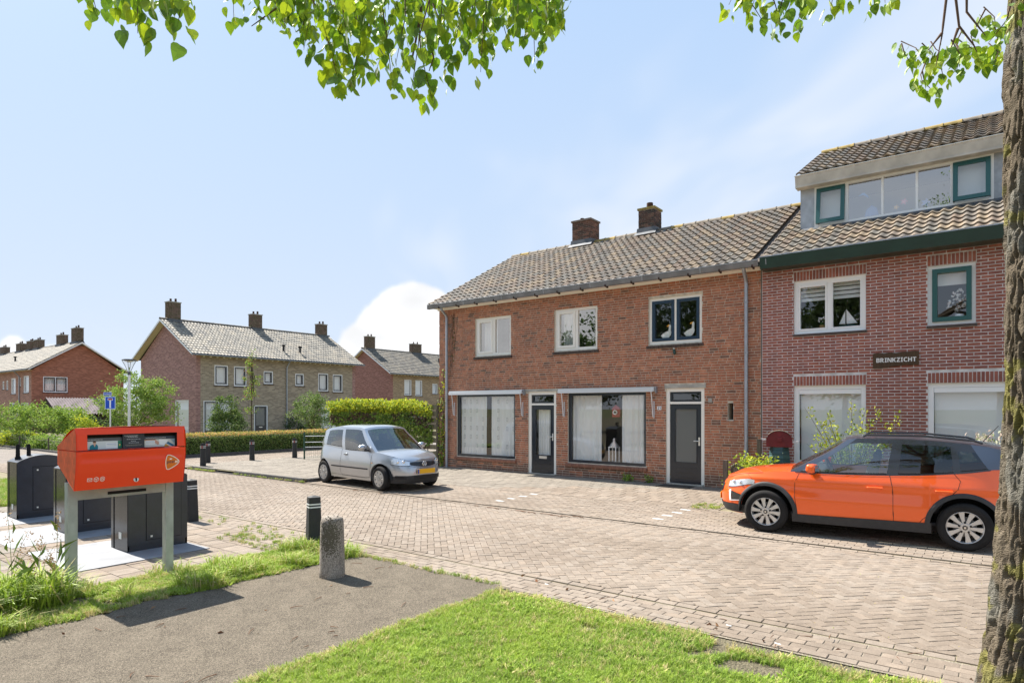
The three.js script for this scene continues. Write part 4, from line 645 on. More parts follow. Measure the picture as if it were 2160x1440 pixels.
  const ad2 = print(512, 200, (g, w, h) => { g.fillStyle = '#2c3a4c'; g.fillRect(0, 0, w, h); g.fillStyle = '#d8d5d0'; g.fillRect(0, 58, w, h); g.fillStyle = '#f1f1f1'; for (let i = 0; i < 22; i++) g.fillRect(36 + i * 15, 30 - (i % 4), 10, 9); g.fillStyle = '#b98a72'; g.fillRect(0, 60, 190, 22); g.fillStyle = '#eceeef'; g.fillRect(30, 80, 150, 74); g.fillStyle = '#93a7cf'; for (let i = 0; i < 10; i++) g.fillRect(42 + i * 13, 94, 9, 12); g.fillStyle = '#bdb8ae'; for (let i = 0; i < 12; i++) g.fillRect(42 + i * 11, 122, 8, 7); g.fillStyle = '#d3a18c'; g.beginPath(); g.moveTo(190, 66); g.lineTo(268, 130); g.lineTo(230, 170); g.lineTo(180, 120); g.fill(); g.fillStyle = '#f5f6f8'; g.beginPath(); g.moveTo(250, 60); g.lineTo(400, 82); g.lineTo(330, 180); g.lineTo(250, 150); g.fill(); g.fillStyle = '#2f6f93'; g.beginPath(); g.moveTo(400, 110); g.lineTo(512, 190); g.lineTo(470, 200); g.lineTo(370, 140); g.fill(); g.fillStyle = '#e09a3c'; g.beginPath(); g.moveTo(360, 150); g.lineTo(430, 200); g.lineTo(330, 200); g.fill(); g.fillStyle = '#9db6c6'; g.beginPath(); g.moveTo(430, 62); g.lineTo(512, 62); g.lineTo(512, 150); g.fill(); });
  const note = print(256, 200, (g, w, h) => { g.fillStyle = '#32363f'; g.fillRect(0, 0, w, h); const r = RNG(3); [[18, 22, 160], [34, 34, 130], [60, 46, 110], [48, 74, 150], [96, 100, 60], [70, 124, 110], [30, 152, 190], [44, 164, 160]].forEach(([x, y, l], k) => { g.fillStyle = k < 6 ? '#c9ccd2' : '#8c8578'; let p = x; while (p < x + l) { const q = 5 + r() * 16; g.fillRect(p, y, q, 6); p += q + 4; } }); });
  const tilt = (o) => { o.rotation.x = 0; return o; };
  decal('advert_card', mb, ad1, wx0, 0.40, wy0, 1.655, 0.262); decal('advert_card', mb, ad2, 0.62, wx1, wy0, 1.655, 0.262); decal('notice_panel', mb, note, 0.40, 0.62, wy0, 1.69, 0.285);
  // printed marks
  const logo = print(512, 512, (g) => { g.clearRect(0, 0, 512, 512); g.lineJoin = 'round'; const tri = (s) => { g.beginPath(); g.moveTo(120, 70); g.quadraticCurveTo(60, 256, 130, 452); g.quadraticCurveTo(170, 480, 220, 450); g.quadraticCurveTo(400, 370, 470, 290); g.quadraticCurveTo(500, 250, 460, 215); g.quadraticCurveTo(360, 120, 200, 60); g.quadraticCurveTo(140, 40, 120, 70); g.closePath(); }; tri(); g.lineWidth = 44; g.strokeStyle = '#f4efe6'; g.stroke(); g.fillStyle = '#e4761c'; g.fill(); g.font = 'bold 118px sans-serif'; g.fillStyle = '#1d2a52'; g.fillText('post', 112, 290); g.fillStyle = '#fff'; g.fillText('nl', 362, 290); g.beginPath(); g.moveTo(200, 180); g.lineTo(190, 140); g.lineTo(214, 158); g.lineTo(232, 128); g.lineTo(250, 158); g.lineTo(274, 140); g.lineTo(264, 180); g.closePath(); g.fill(); });
  const dz = (y) => zf(y) + 0.004, mark = (name, tx, xa, xb, ya, yb) => part(name, B().poly([[xa, ya, dz(ya)], [xb, ya, dz(ya)], [xb, yb, dz(yb)], [xa, yb, dz(yb)]], null, [[0, 0], [1, 0], [1, 1], [0, 1]]), mat({ map: tx, transparent: true, alphaTest: 0.5, roughness: 0.4 }), mb);
  mark('logo_sticker', logo, 0.805, 0.985, 1.262, 1.455);
  const icons = print(512, 160, (g) => { g.strokeStyle = '#f1ece6'; g.lineWidth = 13; g.strokeRect(14, 40, 122, 82); g.beginPath(); g.moveTo(14, 44); g.lineTo(75, 92); g.lineTo(136, 44); g.stroke(); g.beginPath(); for (let i = 0; i < 7; i++) { const a = i * PI / 3 + PI / 6; g.lineTo(250 + 66 * cos(a), 80 + 66 * sin(a)); } g.stroke(); g.beginPath(); for (const a of [PI / 2, PI * 7 / 6, -PI / 6]) { g.moveTo(250, 80); g.lineTo(250 + 64 * cos(a), 80 + 64 * sin(a)); } g.stroke(); g.beginPath(); g.arc(420, 80, 62, 0.5, 6.1); g.stroke(); g.beginPath(); g.arc(416, 80, 28, 0, 7); g.stroke(); g.beginPath(); g.moveTo(446, 56); g.lineTo(446, 96); g.quadraticCurveTo(470, 112, 480, 80); g.stroke(); });
  mark('icon_print', icons, 0.06, 0.235, 1.195, 1.255);
  const lockPlate = part('lock', B().add(new THREE.CylinderGeometry(0.026, 0.026, 0.008, 20), TM(0.535, 1.19, zf(1.19) + 0.002, PI / 2 - 0.2)), S.sticker, mb); part('keyhole', B().box(0.528, 1.172, zf(1.19) + 0.004, 0.54, 1.207, zf(1.19) + 0.012), S.rubber, lockPlate);
  // posts and rail
  for (const [a, c] of [[-0.045, 0.045], [0.935, 1.02]]) part('post', B().box(a, -0.1, 0.0, c, 1.19, 0.09), S.post, mb);
  part('cross_rail', B().box(0.047, 1.0, 0.005, 0.933, 1.10, 0.085), S.post, mb); part('rail_slot', B().box(0.33, 1.03, 0.083, 0.72, 1.062, 0.09), S.rubber, mb);
}
// --- underground waste columns ---
{
  const studs = (() => { const b = B(); for (let i = 0; i < 44; i++) for (let k = 0; k < 44; k++) { const x = -0.8 + i * 0.0364 + 0.018, z = -0.8 + k * 0.0364 + 0.018, a = (i + k) % 2 ? 0.012 : 0.003, c = (i + k) % 2 ? 0.003 : 0.012; b.poly([[x - a, 0.0, z], [x, 0.004, z + c], [x + a, 0, z], [x, 0.004, z - c]].map(([p, y, q]) => [p, 0.0365, q]), [0, 1, 0]); } return b; })();
  const labels = ['dark grey waste column on a steel tread plate, half hidden by the orange mailbox', 'middle dark grey waste column of the three, one end showing beside the mailbox', 'dark grey waste column with two black pins on top and its hatch in full view'];
  [[4.45, 10.8], [2.32, 10.83], [0.17, 10.88]].forEach(([u, w], n) => {
    const t = thing('waste_container', labels[n], 'waste container', [u, 0, w], R90, 'waste columns in a row');   // x towards the road, z towards the camera side
    const hw = 0.39, d = 0.275, topY = (s) => 1.02 + 0.115 * (1 - pow(2 * s - 1, 2)), b = B(), pl = 0.035, X = (s) => lerp(-hw, hw, s);
    b.grid((s, q) => [X(s), lerp(0.12, topY(s), q), d], 14, 1); b.grid((s, q) => [X(s), lerp(0.12, topY(s), q), -d], 14, 1, true); b.grid((s, q) => [X(s), topY(s), lerp(d, -d, q)], 14, 1);
    b.box(-hw + 0.02, 0.03, -d + 0.015, hw - 0.02, 0.125, d - 0.015, 'd');
    part('column', b, S.bin, t);
    for (const [x, q] of [[-hw, -1], [hw, 1]]) part('side_panel', B().poly((q < 0 ? [[x, 0.03, -d], [x, 0.03, d], [x, 1.02, d], [x, 1.02, -d]] : [[x, 0.03, d], [x, 0.03, -d], [x, 1.02, -d], [x, 1.02, d]])), S.binGloss, t); part('side_trim', B().box(-hw - 0.006, 0.04, -d + 0.09, -hw - 0.001, 1.0, -d + 0.105).box(-hw - 0.006, 0.04, d - 0.012, -hw - 0.001, 1.0, d), S.rubber, t);
    const door = part('hatch', B().box(-0.16, 0.17, d, 0.30, 0.925, d + 0.008), S.bin, t); part('hatch_gap', ring(B(), -0.166, 0.306, 0.163, 0.932, 0.006, d, d + 0.003), S.rubber, t); for (const [x, y] of [[-0.11, 0.86], [-0.11, 0.2]]) part('lock', B().box(x, y, d + 0.007, x + 0.026, y + 0.026, d + 0.012), S.sticker, door);
    part('sticker', B().poly([[-hw - 0.003, 0.19, -0.02], [-hw - 0.003, 0.19, 0.07], [-hw - 0.003, 0.28, 0.07], [-hw - 0.003, 0.28, -0.02]]), S.sticker, t);
    if (n === 2) for (const [x, z] of [[-0.30, -0.03], [-0.14, -0.03]]) part('lifting_pin', B().tube([[x, 1.02, z], [x, 1.1, z], [x, 1.105, z], [x, 1.30, z], [x, 1.325, z]], [0.045, 0.045, 0.034, 0.03, 0.012], 10), S.rubber, t);
    const cx = -0.4; const pf = part('tread_plate', B().box(-1.22, 0.015, -0.8, 0.42, 0.036, 0.85), S.plate, t); const st = part('tread_studs', studs, S.plate, t); st.position.set(-0.4, 0, 0.02); st.userData.kind = 'stuff';
  });
}
// --- bollards ---
{
  const sq = (label, group) => {
    const t = thing('bollard', label, 'bollard', [0, 0, 0], 0, group), H0 = 0.73, W = (y) => lerp(0.098, 0.078, y / H0), b = B(), ch = 0.02;
    const oct = (y, k = 1) => { const w = W(y) * k; return [[-w + ch, -w], [w - ch, -w], [w, -w + ch], [w, w - ch], [w - ch, w], [-w + ch, w], [-w, w - ch], [-w, -w + ch]].map(([x, z]) => [x, y, z]); };
    const lay = (y0, y1, bb, k = 1) => { const p = oct(y0, k), q = oct(y1, k); for (let i = 0; i < 8; i++) { const j = (i + 1) % 8; bb.poly([p[j], p[i], q[i], q[j]]); } };
    lay(-0.05, H0, b); const topRing = oct(H0); for (let i = 0; i < 8; i++) b.poly([topRing[(i + 1) % 8], topRing[i], [0, H0 + 0.025, 0]]); part('post', b, S.bollard, t);
    for (const y of [0.625, 0.585]) { const s = B(); lay(y, y + 0.018, s, 1.025); part('reflective_band', s, S.stripe, t); part('reflector', B().box(-0.115, y - 0.002, 0.012, -0.082, y + 0.02, 0.045), S.reflector, t); }
    return t;
  };
  const corner = sq('square black bollard with two white bands and red dots beside the round concrete bollard'); corner.position.set(6.38, 0, 9.46); corner.rotation.y = -0.35;
  const b5 = sq('black bollard with white bands peeping out behind the nearest waste column'); b5.position.set(2.96, 0, 9.5);
  const kerb = [[-6.34, 4.6], [-7.5, 3.85], [-7.2, 2.4], [-6.92, 0.85]];
  const rd = () => { const t = thing('bollard', '', 'bollard'); part('post', B().tube([[0, -0.05, 0], [0, 0.69, 0], [0, 0.72, 0], [0, 0.735, 0]], [0.095, 0.08, 0.072, 0.03], 12), S.bollard, t); for (const y of [0.625, 0.58]) { part('reflective_band', B().tube([[0, y, 0], [0, y + 0.016, 0]], 0.0845, 12, false), S.stripe, t); part('reflector', B().box(0.045, y - 0.002, 0.05, 0.085, y + 0.02, 0.075), S.reflector, t); } return t; };
  const lab = ['black post with banded top standing on the raised kerb corner by the weeds', 'black post with banded top at the side street edge, just behind another post', 'lone black post with banded top in front of the middle of the clipped hedge', 'black post with banded top next to the green wire fence'];
  kerb.forEach(([u, w], i) => { const o = rd(); o.position.set(u, 0.1, w); o.userData.label = lab[i]; o.userData.group = 'bollards along the side street corner'; });
  // stout concrete bollard
  const cm = mat({ rgb: [0.60, 0.525, 0.44], roughness: 0.95, map: sized(T.asph, 0.45, 0.5), bumpMap: sized(T.speckB, 0.4), bumpScale: 0.004 }), cb = thing('concrete_bollard', 'stout round concrete bollard with a black smudge at the asphalt path', 'bollard', [7.87, 0, 10.27]);
  part('post', new THREE.LatheGeometry([[0.001, -0.05], [0.148, -0.05], [0.143, 0.1], [0.137, 0.4], [0.129, 0.66], [0.12, 0.70], [0.09, 0.72], [0.05, 0.727], [0.001, 0.728]].map(([a, b]) => new THREE.Vector2(a, b)), 32), cm, cb);
  // the smudge: spray-like black grains stuck to the skin
  const r = RNG(9), sp = B(); for (let i = 0; i < 1100; i++) { const a = 1.02 + (r() + r() + r() + r() - 2) * 0.75, y = 0.50 + (r() + r() + r() + r() - 2) * 0.17, rr = lerp(0.1435, 0.1295, clamp((y - 0.1) / 0.56)) + 0.0016, s = 0.0025 + r() * 0.006, x = sin(a - 0.35) * rr, z = cos(a - 0.35) * rr, tx = cos(a - 0.35), tz = -sin(a - 0.35); sp.poly([[x - tx * s, y - s, z - tz * s], [x + tx * s, y - s * 0.7, z + tz * s], [x + tx * s * 0.8, y + s, z + tz * s * 0.8], [x - tx * s * 0.9, y + s * 0.9, z - tz * s * 0.9]]); }
  const sm = stuff('soot_smudge', sp, mat({ rgb: [0.12, 0.105, 0.075], roughness: 1 }), cb);
}
// --- lamp post, signs ---
{
  const t = thing('street_lamp', 'pale grey street lamp with a funnel shaped glass head by the leafy tree', 'street lamp', [-16.45, 0, 2.78]);
  part('pole', B().tube([[0, 0, 0], [0, 0.9, 0], [0, 0.95, 0], [0, 3.42, 0]], [0.075, 0.075, 0.058, 0.05], 12), H.alu, t); part('collar', B().tube([[0, 3.42, 0], [0, 3.56, 0]], 0.062, 12), mat({ rgb: [0.08, 0.08, 0.1], roughness: 0.5 }), t);
  part('cap', B().tube([[0, 4.06, 0], [0, 4.09, 0], [0, 4.11, 0]], [0.285, 0.29, 0.2], 24), mat({ rgb: [0.07, 0.07, 0.085], roughness: 0.5 }), t);
  part('lamp_glass', new THREE.LatheGeometry([[0.06, 3.56], [0.10, 3.68], [0.17, 3.86], [0.27, 4.05]].map(([a, b]) => new THREE.Vector2(a, b)), 24), H.glass, t);
  for (let i = 0; i < 4; i++) { const a = 0.6 + i * PI / 2; part('stay', B().tube([[0.06, 3.56], [0.10, 3.68], [0.175, 3.86], [0.278, 4.05]].map(([r, y]) => [r * cos(a), y, r * sin(a)]), 0.011, 5), mat({ rgb: [0.1, 0.1, 0.12], roughness: 0.5 }), t); }
  part('reflector', B().tube([[0, 4.04, 0], [0, 3.98, 0], [0, 3.97, 0]], [0.2, 0.07, 0.01], 16), S.stripe, t);
  const s = thing('road_sign', 'blue dead end sign under a small blue street name plate', 'road sign', [-17.67, 0, 3.08], Math.atan2(13.9 + 17.6, 14.8 - 3.08) - 0.1);
  part('pole', B().tube([[0, 0, -0.03], [0, 2.7, -0.03]], 0.03, 10), H.alu, s);
  const f = print(256, 360, (g, w, h) => { g.fillStyle = '#cfe0fb'; g.fillRect(0, 0, w, h); g.fillStyle = '#0d4cc4'; g.fillRect(14, 14, w - 28, h - 28); g.fillStyle = '#e9eefb'; g.fillRect(108, 90, 40, 240); g.fillRect(66, 48, 124, 66); g.fillStyle = '#a30f16'; g.fillRect(78, 58, 100, 44); });
  const pl = part('sign_plate', B().box(-0.2, 1.92, -0.005, 0.2, 2.48, 0.008), H.alu, s); decal('sign_face', pl, f, -0.2, 0.2, 1.92, 2.48, 0.012);
  const nf = print(256, 110, (g, w, h) => { g.fillStyle = '#dfe6f6'; g.fillRect(0, 0, w, h); g.fillStyle = '#2b50b8'; g.fillRect(10, 10, w - 20, h - 20); g.fillStyle = '#eef2fb'; g.font = 'bold 52px sans-serif'; g.fillText('De Betten', 22, 74, 212); });
  const np = part('name_plate', B().box(-0.26, 2.52, -0.005, 0.06, 2.67, 0.008), H.alu, s); decal('name_face', np, nf, -0.26, 0.06, 2.52, 2.67, 0.012);
}
// --- wooden fence at the side of the long house ---
const oldWood = mat({ rgb: [0.30, 0.26, 0.17], roughness: 0.95, map: sized(T.wood, 0.4, 0.8) }), greyWood = mat({ rgb: [0.20, 0.165, 0.13], roughness: 0.95, map: sized(T.wood, 0.3, 0.7) });
{
  const t = thing('slat_fence', 'weathered slatted timber fence mostly buried under climbing leaves', 'fence', [-5.4, 0.08, 0.05]), r = RNG(4);
  for (let i = 0; i < 4; i++) part('post', B().box(i * 1.68 - 0.045, -0.1, -0.12, i * 1.68 + 0.045, 2.05, -0.03), greyWood, t);
  for (let k = 0; k < 9; k++) for (let i = 0; i < 3; i++) { const x0 = i * 1.68 + 0.003, b = B().shift(r).box(x0, 0.12 + k * 0.215, -0.03, x0 + 1.674, 0.27 + k * 0.215, -0.008); part('slat', b, oldWood, t); }
}
// --- green wire fence at the corner ---
{
  const t = thing('wire_fence', 'short green mesh fence with grey rails behind the silver car', 'fence', [-6.1, 0.1, 1.0], 0.9), g = mat({ rgb: [0.02, 0.07, 0.045], roughness: 0.5 });
  for (const x of [0, 1.6]) part('post', B().tube([[x, -0.05, 0], [x, 0.98, 0], [x, 0.99, 0]], [0.03, 0.03, 0.015], 8), g, t);
  for (const y of [0.44, 0.62, 0.84]) part('rail', B().tube([[0.03, y, 0], [1.57, y, 0]], 0.011, 6), H.alu, t);
  for (let i = 0; i < 24; i++) part('wire', B().tube([[0.06 + i * 0.065, 0.04, 0], [0.06 + i * 0.065, 0.46, 0]], 0.0035, 4, false), g, t); for (const y of [0.06, 0.2, 0.33]) part('wire', B().tube([[0.03, y, 0.004], [1.57, y, 0.004]], 0.0035, 4, false), g, t);
}
// --- front garden of the red house ---
{
  const t = thing('picket_fence', 'low brown picket fence with rounded tops round the front garden of the red house', 'fence'), r = RNG(14);
  const picket = (x, z, h, along) => { const b = B().shift(r), w = 0.042; const pts = [[-w, 0.05], [w, 0.05], [w, h - 0.04]]; for (let i = 1; i < 6; i++) pts.push([w * cos(i * PI / 6), h - 0.04 + w * sin(i * PI / 6)]); pts.push([-w, h - 0.04]); const f = (d) => pts.map(([a, y]) => (along ? [x + a, y, z + d] : [x + d, y, z - a])); b.poly(f(0.011)); b.poly(f(-0.011).reverse()); const A = f(0.011), C = f(-0.011); for (let i = 0; i < A.length; i++) { const j = (i + 1) % A.length; b.poly([A[i], C[i], C[j], A[j]]); } part('picket', b, greyWood, t); };
  for (let i = 0; i < 16; i++) picket(9.74, 2.0 - i * 0.115, 0.82 + 0.02 * sin(i), false);
  for (let i = 0; i < 52; i++) picket(9.86 + i * 0.125, 2.16, 0.8 + 0.02 * sin(i * 1.7), true);
  part('corner_post', B().box(9.62, 0.0, 2.11, 9.7, 0.93, 2.19), greyWood, t); part('rail', B().box(9.7, 0.3, 2.125, 16.4, 0.36, 2.145), greyWood, t); part('rail', B().box(9.745, 0.3, 0.15, 9.765, 0.36, 2.1), greyWood, t);
  single('garden_post', B().box(9.97, 0.05, 1.05, 10.05, 1.32, 1.13), greyWood, 'tall bare timber post at the party wall next to the toy windmill', 'post');
  // toy windmill letterbox
  const m = thing('toy_windmill', 'garden windmill with green slatted body and dark red cap by the red wall', 'windmill', [10.36, 0.08, 0.9], 0.25), gm = mat({ rgb: [0.030, 0.075, 0.085], roughness: 0.55 }), gl = mat({ rgb: [0.045, 0.10, 0.10], roughness: 0.55 }), rm = mat({ rgb: [0.20, 0.012, 0.016], roughness: 0.55, map: sized(T.patch, 0.3) });
  for (let k = 0; k < 12; k++) { const y0 = 0.05 + k * 0.088, ra = lerp(0.30, 0.185, k / 12), rb = lerp(0.30, 0.185, (k + 0.95) / 12) - 0.012, b = B(); for (let i = 0; i < 6; i++) { const a = i * PI / 3 + 0.35, c = a + PI / 3; b.poly([[ra * sin(a), y0, ra * cos(a)], [ra * sin(c), y0, ra * cos(c)], [rb * sin(c), y0 + 0.084, rb * cos(c)], [rb * sin(a), y0 + 0.084, rb * cos(a)]]); } part('slat', b, k % 3 ? gm : gl, m); }
  const arch = (z) => { const p = [[-0.25, 0], [0.25, 0], [0.25, 0.13]]; for (let i = 1; i < 10; i++) { const a = i * PI / 10; p.push([0.25 * cos(a), 0.13 + 0.2 * sin(a)]); } p.push([-0.25, 0.13]); return p.map(([x, y]) => [x, 1.08 + y, z]); };
  const A = arch(0.17), C = arch(-0.2), hb = B().poly(A).poly(C.slice().reverse()), rf = B(); for (let i = 2; i < A.length - 1; i++) rf.poly([[A[i][0] * 1.04, A[i][1] + 0.012, 0.2], [C[i][0] * 1.04, C[i][1] + 0.012, -0.23], [C[i + 1][0] * 1.04, C[i + 1][1] + 0.012, -0.23], [A[i + 1][0] * 1.04, A[i + 1][1] + 0.012, 0.2]]); for (const i of [0, 1, A.length - 1]) { const j = (i + 1) % A.length; hb.poly([A[i], C[i], C[j], A[j]]); }
  part('cap', hb, rm, m); part('cap_roof', rf, mat({ rgb: [0.15, 0.125, 0.10], roughness: 0.95, map: sized(T.patch, 0.2) }), m); part('axle_block', B().box(-0.04, 1.2, 0.17, 0.05, 1.27, 0.24), rm, m);
  part('side_beam', B().box(-0.36, 1.205, -0.03, -0.25, 1.245, 0.01).box(0.25, 1.16, -0.03, 0.37, 1.2, 0.01), H.white, m);
}
// --- nameplate, house number ---
const font = await new FontLoader().loadAsync('fonts/droid/droid_sans_bold.typeface.json');
function lettering(txt, size, depth = 0.004) { const g = new TextGeometry(txt, { font, size, depth, curveSegments: 4 }); g.computeBoundingBox(); const b = g.boundingBox; g.translate(-(b.min.x + b.max.x) / 2, -(b.min.y + b.max.y) / 2, 0); return g; }
{
  const t = thing('nameplate', 'dark wooden board reading BRINKZICHT in white letters on the red brick wall', 'sign', [12.357, 2.935, 0.002]);
  const sh = new THREE.Shape(), r = RNG(6), W = 0.39; sh.moveTo(-W, -0.15); for (let i = 1; i <= 12; i++) sh.lineTo(-W + i * W / 6, -0.155 + 0.045 * smooth(0.1, 0.7, i / 12) + (r() - 0.5) * 0.008); sh.lineTo(W, 0.145); for (let i = 1; i <= 12; i++) sh.lineTo(W - i * W / 6, 0.15 + 0.008 * sin(i * 1.9) + (i > 3 ? -0.012 : 0)); sh.closePath();
  part('board', new THREE.ExtrudeGeometry(sh, { depth: 0.03, bevelEnabled: true, bevelSize: 0.006, bevelThickness: 0.006, bevelSegments: 1 }), mat({ rgb: [0.105, 0.058, 0.026], roughness: 0.8, map: sized(T.wood, 0.25, 0.6) }), t);
  const wm = mat({ rgb: [0.8, 0.79, 0.76], roughness: 0.6 }), word = 'BRINKZICHT', gap = 0.0715; const widths = [...word].map((c) => { const g = new TextGeometry(c, { font, size: 0.088, depth: 0.004, curveSegments: 4 }); g.computeBoundingBox(); return [g, g.boundingBox.min.x, g.boundingBox.max.x - g.boundingBox.min.x]; });
  const tot = widths.reduce((s, q) => s + q[2], 0), sp = (0.69 - tot) / 9; let x = -0.335; widths.forEach(([g, m0, w]) => { g.translate(x - m0, -0.045, 0.037); part('letter', g, wm, t); x += w + sp; });
  const n = thing('house_number', 'small white house number plate 21 beside the dark front door', 'number plate', [7.28, 1.965, 0.002]); part('plate', B().box(-0.055, -0.045, 0, 0.055, 0.045, 0.008), H.white, n); part('digits', lettering('21', 0.058), mat({ rgb: [0.02, 0.03, 0.09], roughness: 0.5 }), n).position.z = 0.008;
  single('doormat', B().box(7.45, 0.075, 0.12, 8.25, 0.1, 0.62), mat({ rgb: [0.10, 0.092, 0.08], roughness: 1, map: sized(T.speck, 0.2) }), 'flat grey doormat on the pavement before the ribbed glass door', 'doormat');
  const cam = thing('wall_lamp', 'small dark green lamp fitting below the goose window sill', 'lamp', [7.68, 3.38, 0]); part('bracket', B().box(-0.02, 0, 0, 0.02, 0.06, 0.05), H.brass, cam); part('housing', B().tube([[0, 0.02, 0.03], [0.02, -0.05, 0.06], [0.035, -0.1, 0.075]], [0.03, 0.038, 0.03], 8), mat({ rgb: [0.02, 0.05, 0.03], roughness: 0.4 }), cam);
}
// --- behind the glass ---
{
  curtain(0.56, 1.58, 0.52, 2.33, -0.16, 'pleated net curtain with woven squares on the corner pipe side of its shop window', 'net curtains', 1); curtain(1.76, 2.69, 0.52, 2.33, -0.16, 'pleated net curtain with woven squares on the front door side of its shop window', 'net curtains', 2);
  curtain(4.67, 5.56, 0.53, 2.33, -0.16, 'pleated white curtain beside the lantern, on the letter slot door side', 'net curtains', 3); curtain(6.16, 6.84, 0.53, 2.33, -0.16, 'pleated white curtain beside the house number plate', 'net curtains', 4);
  curtain(3.5, 3.95, 0.6, 1.96, -0.17, 'narrow net curtain in the door pane above the letter slot', 'net curtains', 5, H.net, 22);
  curtain(1.33, 1.86, 3.6, 4.66, -0.35, 'grey net curtain in the upstairs window next to the corner downpipe', 'net curtains', 6, H.net, 9); curtain(4.24, 4.76, 3.6, 4.66, -0.35, 'grey net curtain in the middle upstairs window', 'net curtains', 7, H.net, 9);
  const squares = B(), r = RNG(8); for (const x of [0.68, 0.93, 1.18, 1.42, 2.02, 2.36, 2.6]) for (let k = 0; k < 6; k++) if (r() < 0.75) ring(squares, x, x + 0.06, 0.75 + k * 0.27, 0.87 + k * 0.27, 0.008, -0.117, -0.115);
  single('curtain_embroidery', squares, mat({ rgb: [0.35, 0.37, 0.36], roughness: 1 }), 'rows of small woven square outlines on the shop window curtains', 'curtain print').userData.kind = 'stuff';
  const dark = mat({ rgb: [0.05, 0.045, 0.04], roughness: 0.7 });
  const st = thing('dresser', 'low dark dresser standing behind the gap in the curtains', 'dresser', [6.0, 0.1, -1.6]); part('body', B().box(-0.5, 0.08, -0.4, 0.5, 1.0, 0), dark, st); part('top', B().box(-0.55, 1.0, -0.44, 0.55, 1.05, 0.03), H.white, st); part('leg', B().box(-0.48, 0, -0.05, -0.42, 0.08, 0).box(0.42, 0, -0.05, 0.48, 0.08, 0), dark, st);
  const ln = thing('lantern', 'tall white lantern with a domed metal roof in the shop window', 'lantern', [5.83, 0.50, -0.35]); ring(B(), 0, 1, 0, 1, 0.1, 0, 1); const lb = B(); for (const [x, z] of [[-0.1, -0.1], [0.1, -0.1], [0.1, 0.1], [-0.1, 0.1]]) lb.box(x - 0.012, 0, z - 0.012, x + 0.012, 0.42, z + 0.012); lb.box(-0.115, 0, -0.115, 0.115, 0.03, 0.115).box(-0.115, 0.41, -0.115, 0.115, 0.435, 0.115); part('cage', lb, H.white, ln); part('pane', B().poly([[-0.1, 0.03, 0.1], [0.1, 0.03, 0.1], [0.1, 0.41, 0.1], [-0.1, 0.41, 0.1]]), H.glass, ln); part('dome', B().tube([[0, 0.435, 0], [0, 0.5, 0], [0, 0.56, 0], [0, 0.6, 0], [0, 0.635, 0], [0, 0.66, 0]], [0.13, 0.1, 0.05, 0.03, 0.045, 0.01], 12), H.alu, ln); part('shelf', B().box(-0.25, -0.03, -0.18, 0.4, -0.002, 0.2), H.white, ln);
  const bh = thing('bird_house', 'small red bird house with a round white rimmed hole hanging behind the shop window', 'bird house', [5.86, 1.72, -0.45], 0.3); part('box', B().box(-0.11, 0, -0.11, 0.11, 0.24, 0.11).poly([[-0.12, 0.23, 0.12], [0.12, 0.23, 0.12], [0, 0.33, 0.12]]).poly([[0.13, 0.22, 0.13], [0.13, 0.22, -0.12], [0, 0.34, -0.12], [0, 0.34, 0.13]]).poly([[-0.13, 0.22, -0.12], [-0.13, 0.22, 0.13], [0, 0.34, 0.13], [0, 0.34, -0.12]]), mat({ rgb: [0.35, 0.02, 0.03], roughness: 0.5 }), bh); part('rim', new THREE.TorusGeometry(0.05, 0.016, 8, 20).translate(-0.03, 0.13, 0.115), H.white, bh); part('hole', new THREE.CircleGeometry(0.045, 16).translate(-0.03, 0.13, 0.114), H.black, bh); part('cord', B().tube([[0, 0.33, 0], [0, 0.78, 0]], 0.003, 4), H.white, bh);
  // goose ornaments standing on the inner sill
  const gs = new THREE.Shape(); gs.moveTo(-0.04, 0); gs.lineTo(0.075, 0); gs.quadraticCurveTo(0.17, 0.06, 0.165, 0.15); gs.lineTo(0.155, 0.19); gs.lineTo(0.16, 0.31); gs.quadraticCurveTo(0.155, 0.345, 0.12, 0.345); gs.lineTo(0.098, 0.30); gs.quadraticCurveTo(0.11, 0.24, 0.09, 0.185); gs.quadraticCurveTo(-0.02, 0.16, -0.11, 0.075); gs.closePath();
  const bk = new THREE.Shape(); bk.moveTo(0.125, 0.345); bk.quadraticCurveTo(0.08, 0.345, 0.045, 0.30); bk.quadraticCurveTo(0.075, 0.285, 0.10, 0.297); bk.closePath();
  [[7.38, 3.70], [7.98, 3.72]].forEach(([x, y], i) => { const g = thing('goose_ornament', i ? 'flat white goose ornament with orange beak in the sash near the drainpipe side' : 'flat white goose ornament with orange beak in the sash near the middle of the house', 'ornament', [x, y, -0.115], 0, 'geese in the upstairs window'); part('body', new THREE.ExtrudeGeometry(gs, { depth: 0.008, bevelEnabled: false }), mat({ rgb: [0.72, 0.74, 0.68], roughness: 0.7 }), g); part('beak', new THREE.ExtrudeGeometry(bk, { depth: 0.01, bevelEnabled: false }), mat({ rgb: [0.80, 0.36, 0.01], roughness: 0.6 }), g); });
  // red house
  const roll = (name, x0, x1, y0, y1, z, label, m = H.blind) => single(name, B().poly([[x0, y0, z], [x1, y0, z], [x1, y1, z], [x0, y1, z]]), m, label, 'blind');
  roll('roller_blind', 10.54, 11.73, 0.83, 2.3, -0.2, 'pale roller blind drawn down behind the yellow green shrub'); roll('roller_blind', 13.0, 14.2, 0.83, 2.3, -0.2, 'pale roller blind drawn down above the pink tipped shrub');
  { const pb = thing('pleated_blind', 'pale banded blind half lowered over the model sailing boat', 'blind'); for (let i = 0; i < 4; i++) part('pleat', B().poly([[10.53, 4.30 + i * 0.09, -0.2], [11.74, 4.30 + i * 0.09, -0.2], [11.74, 4.375 + i * 0.09, -0.23], [10.53, 4.375 + i * 0.09, -0.23]]), H.blind, pb); }
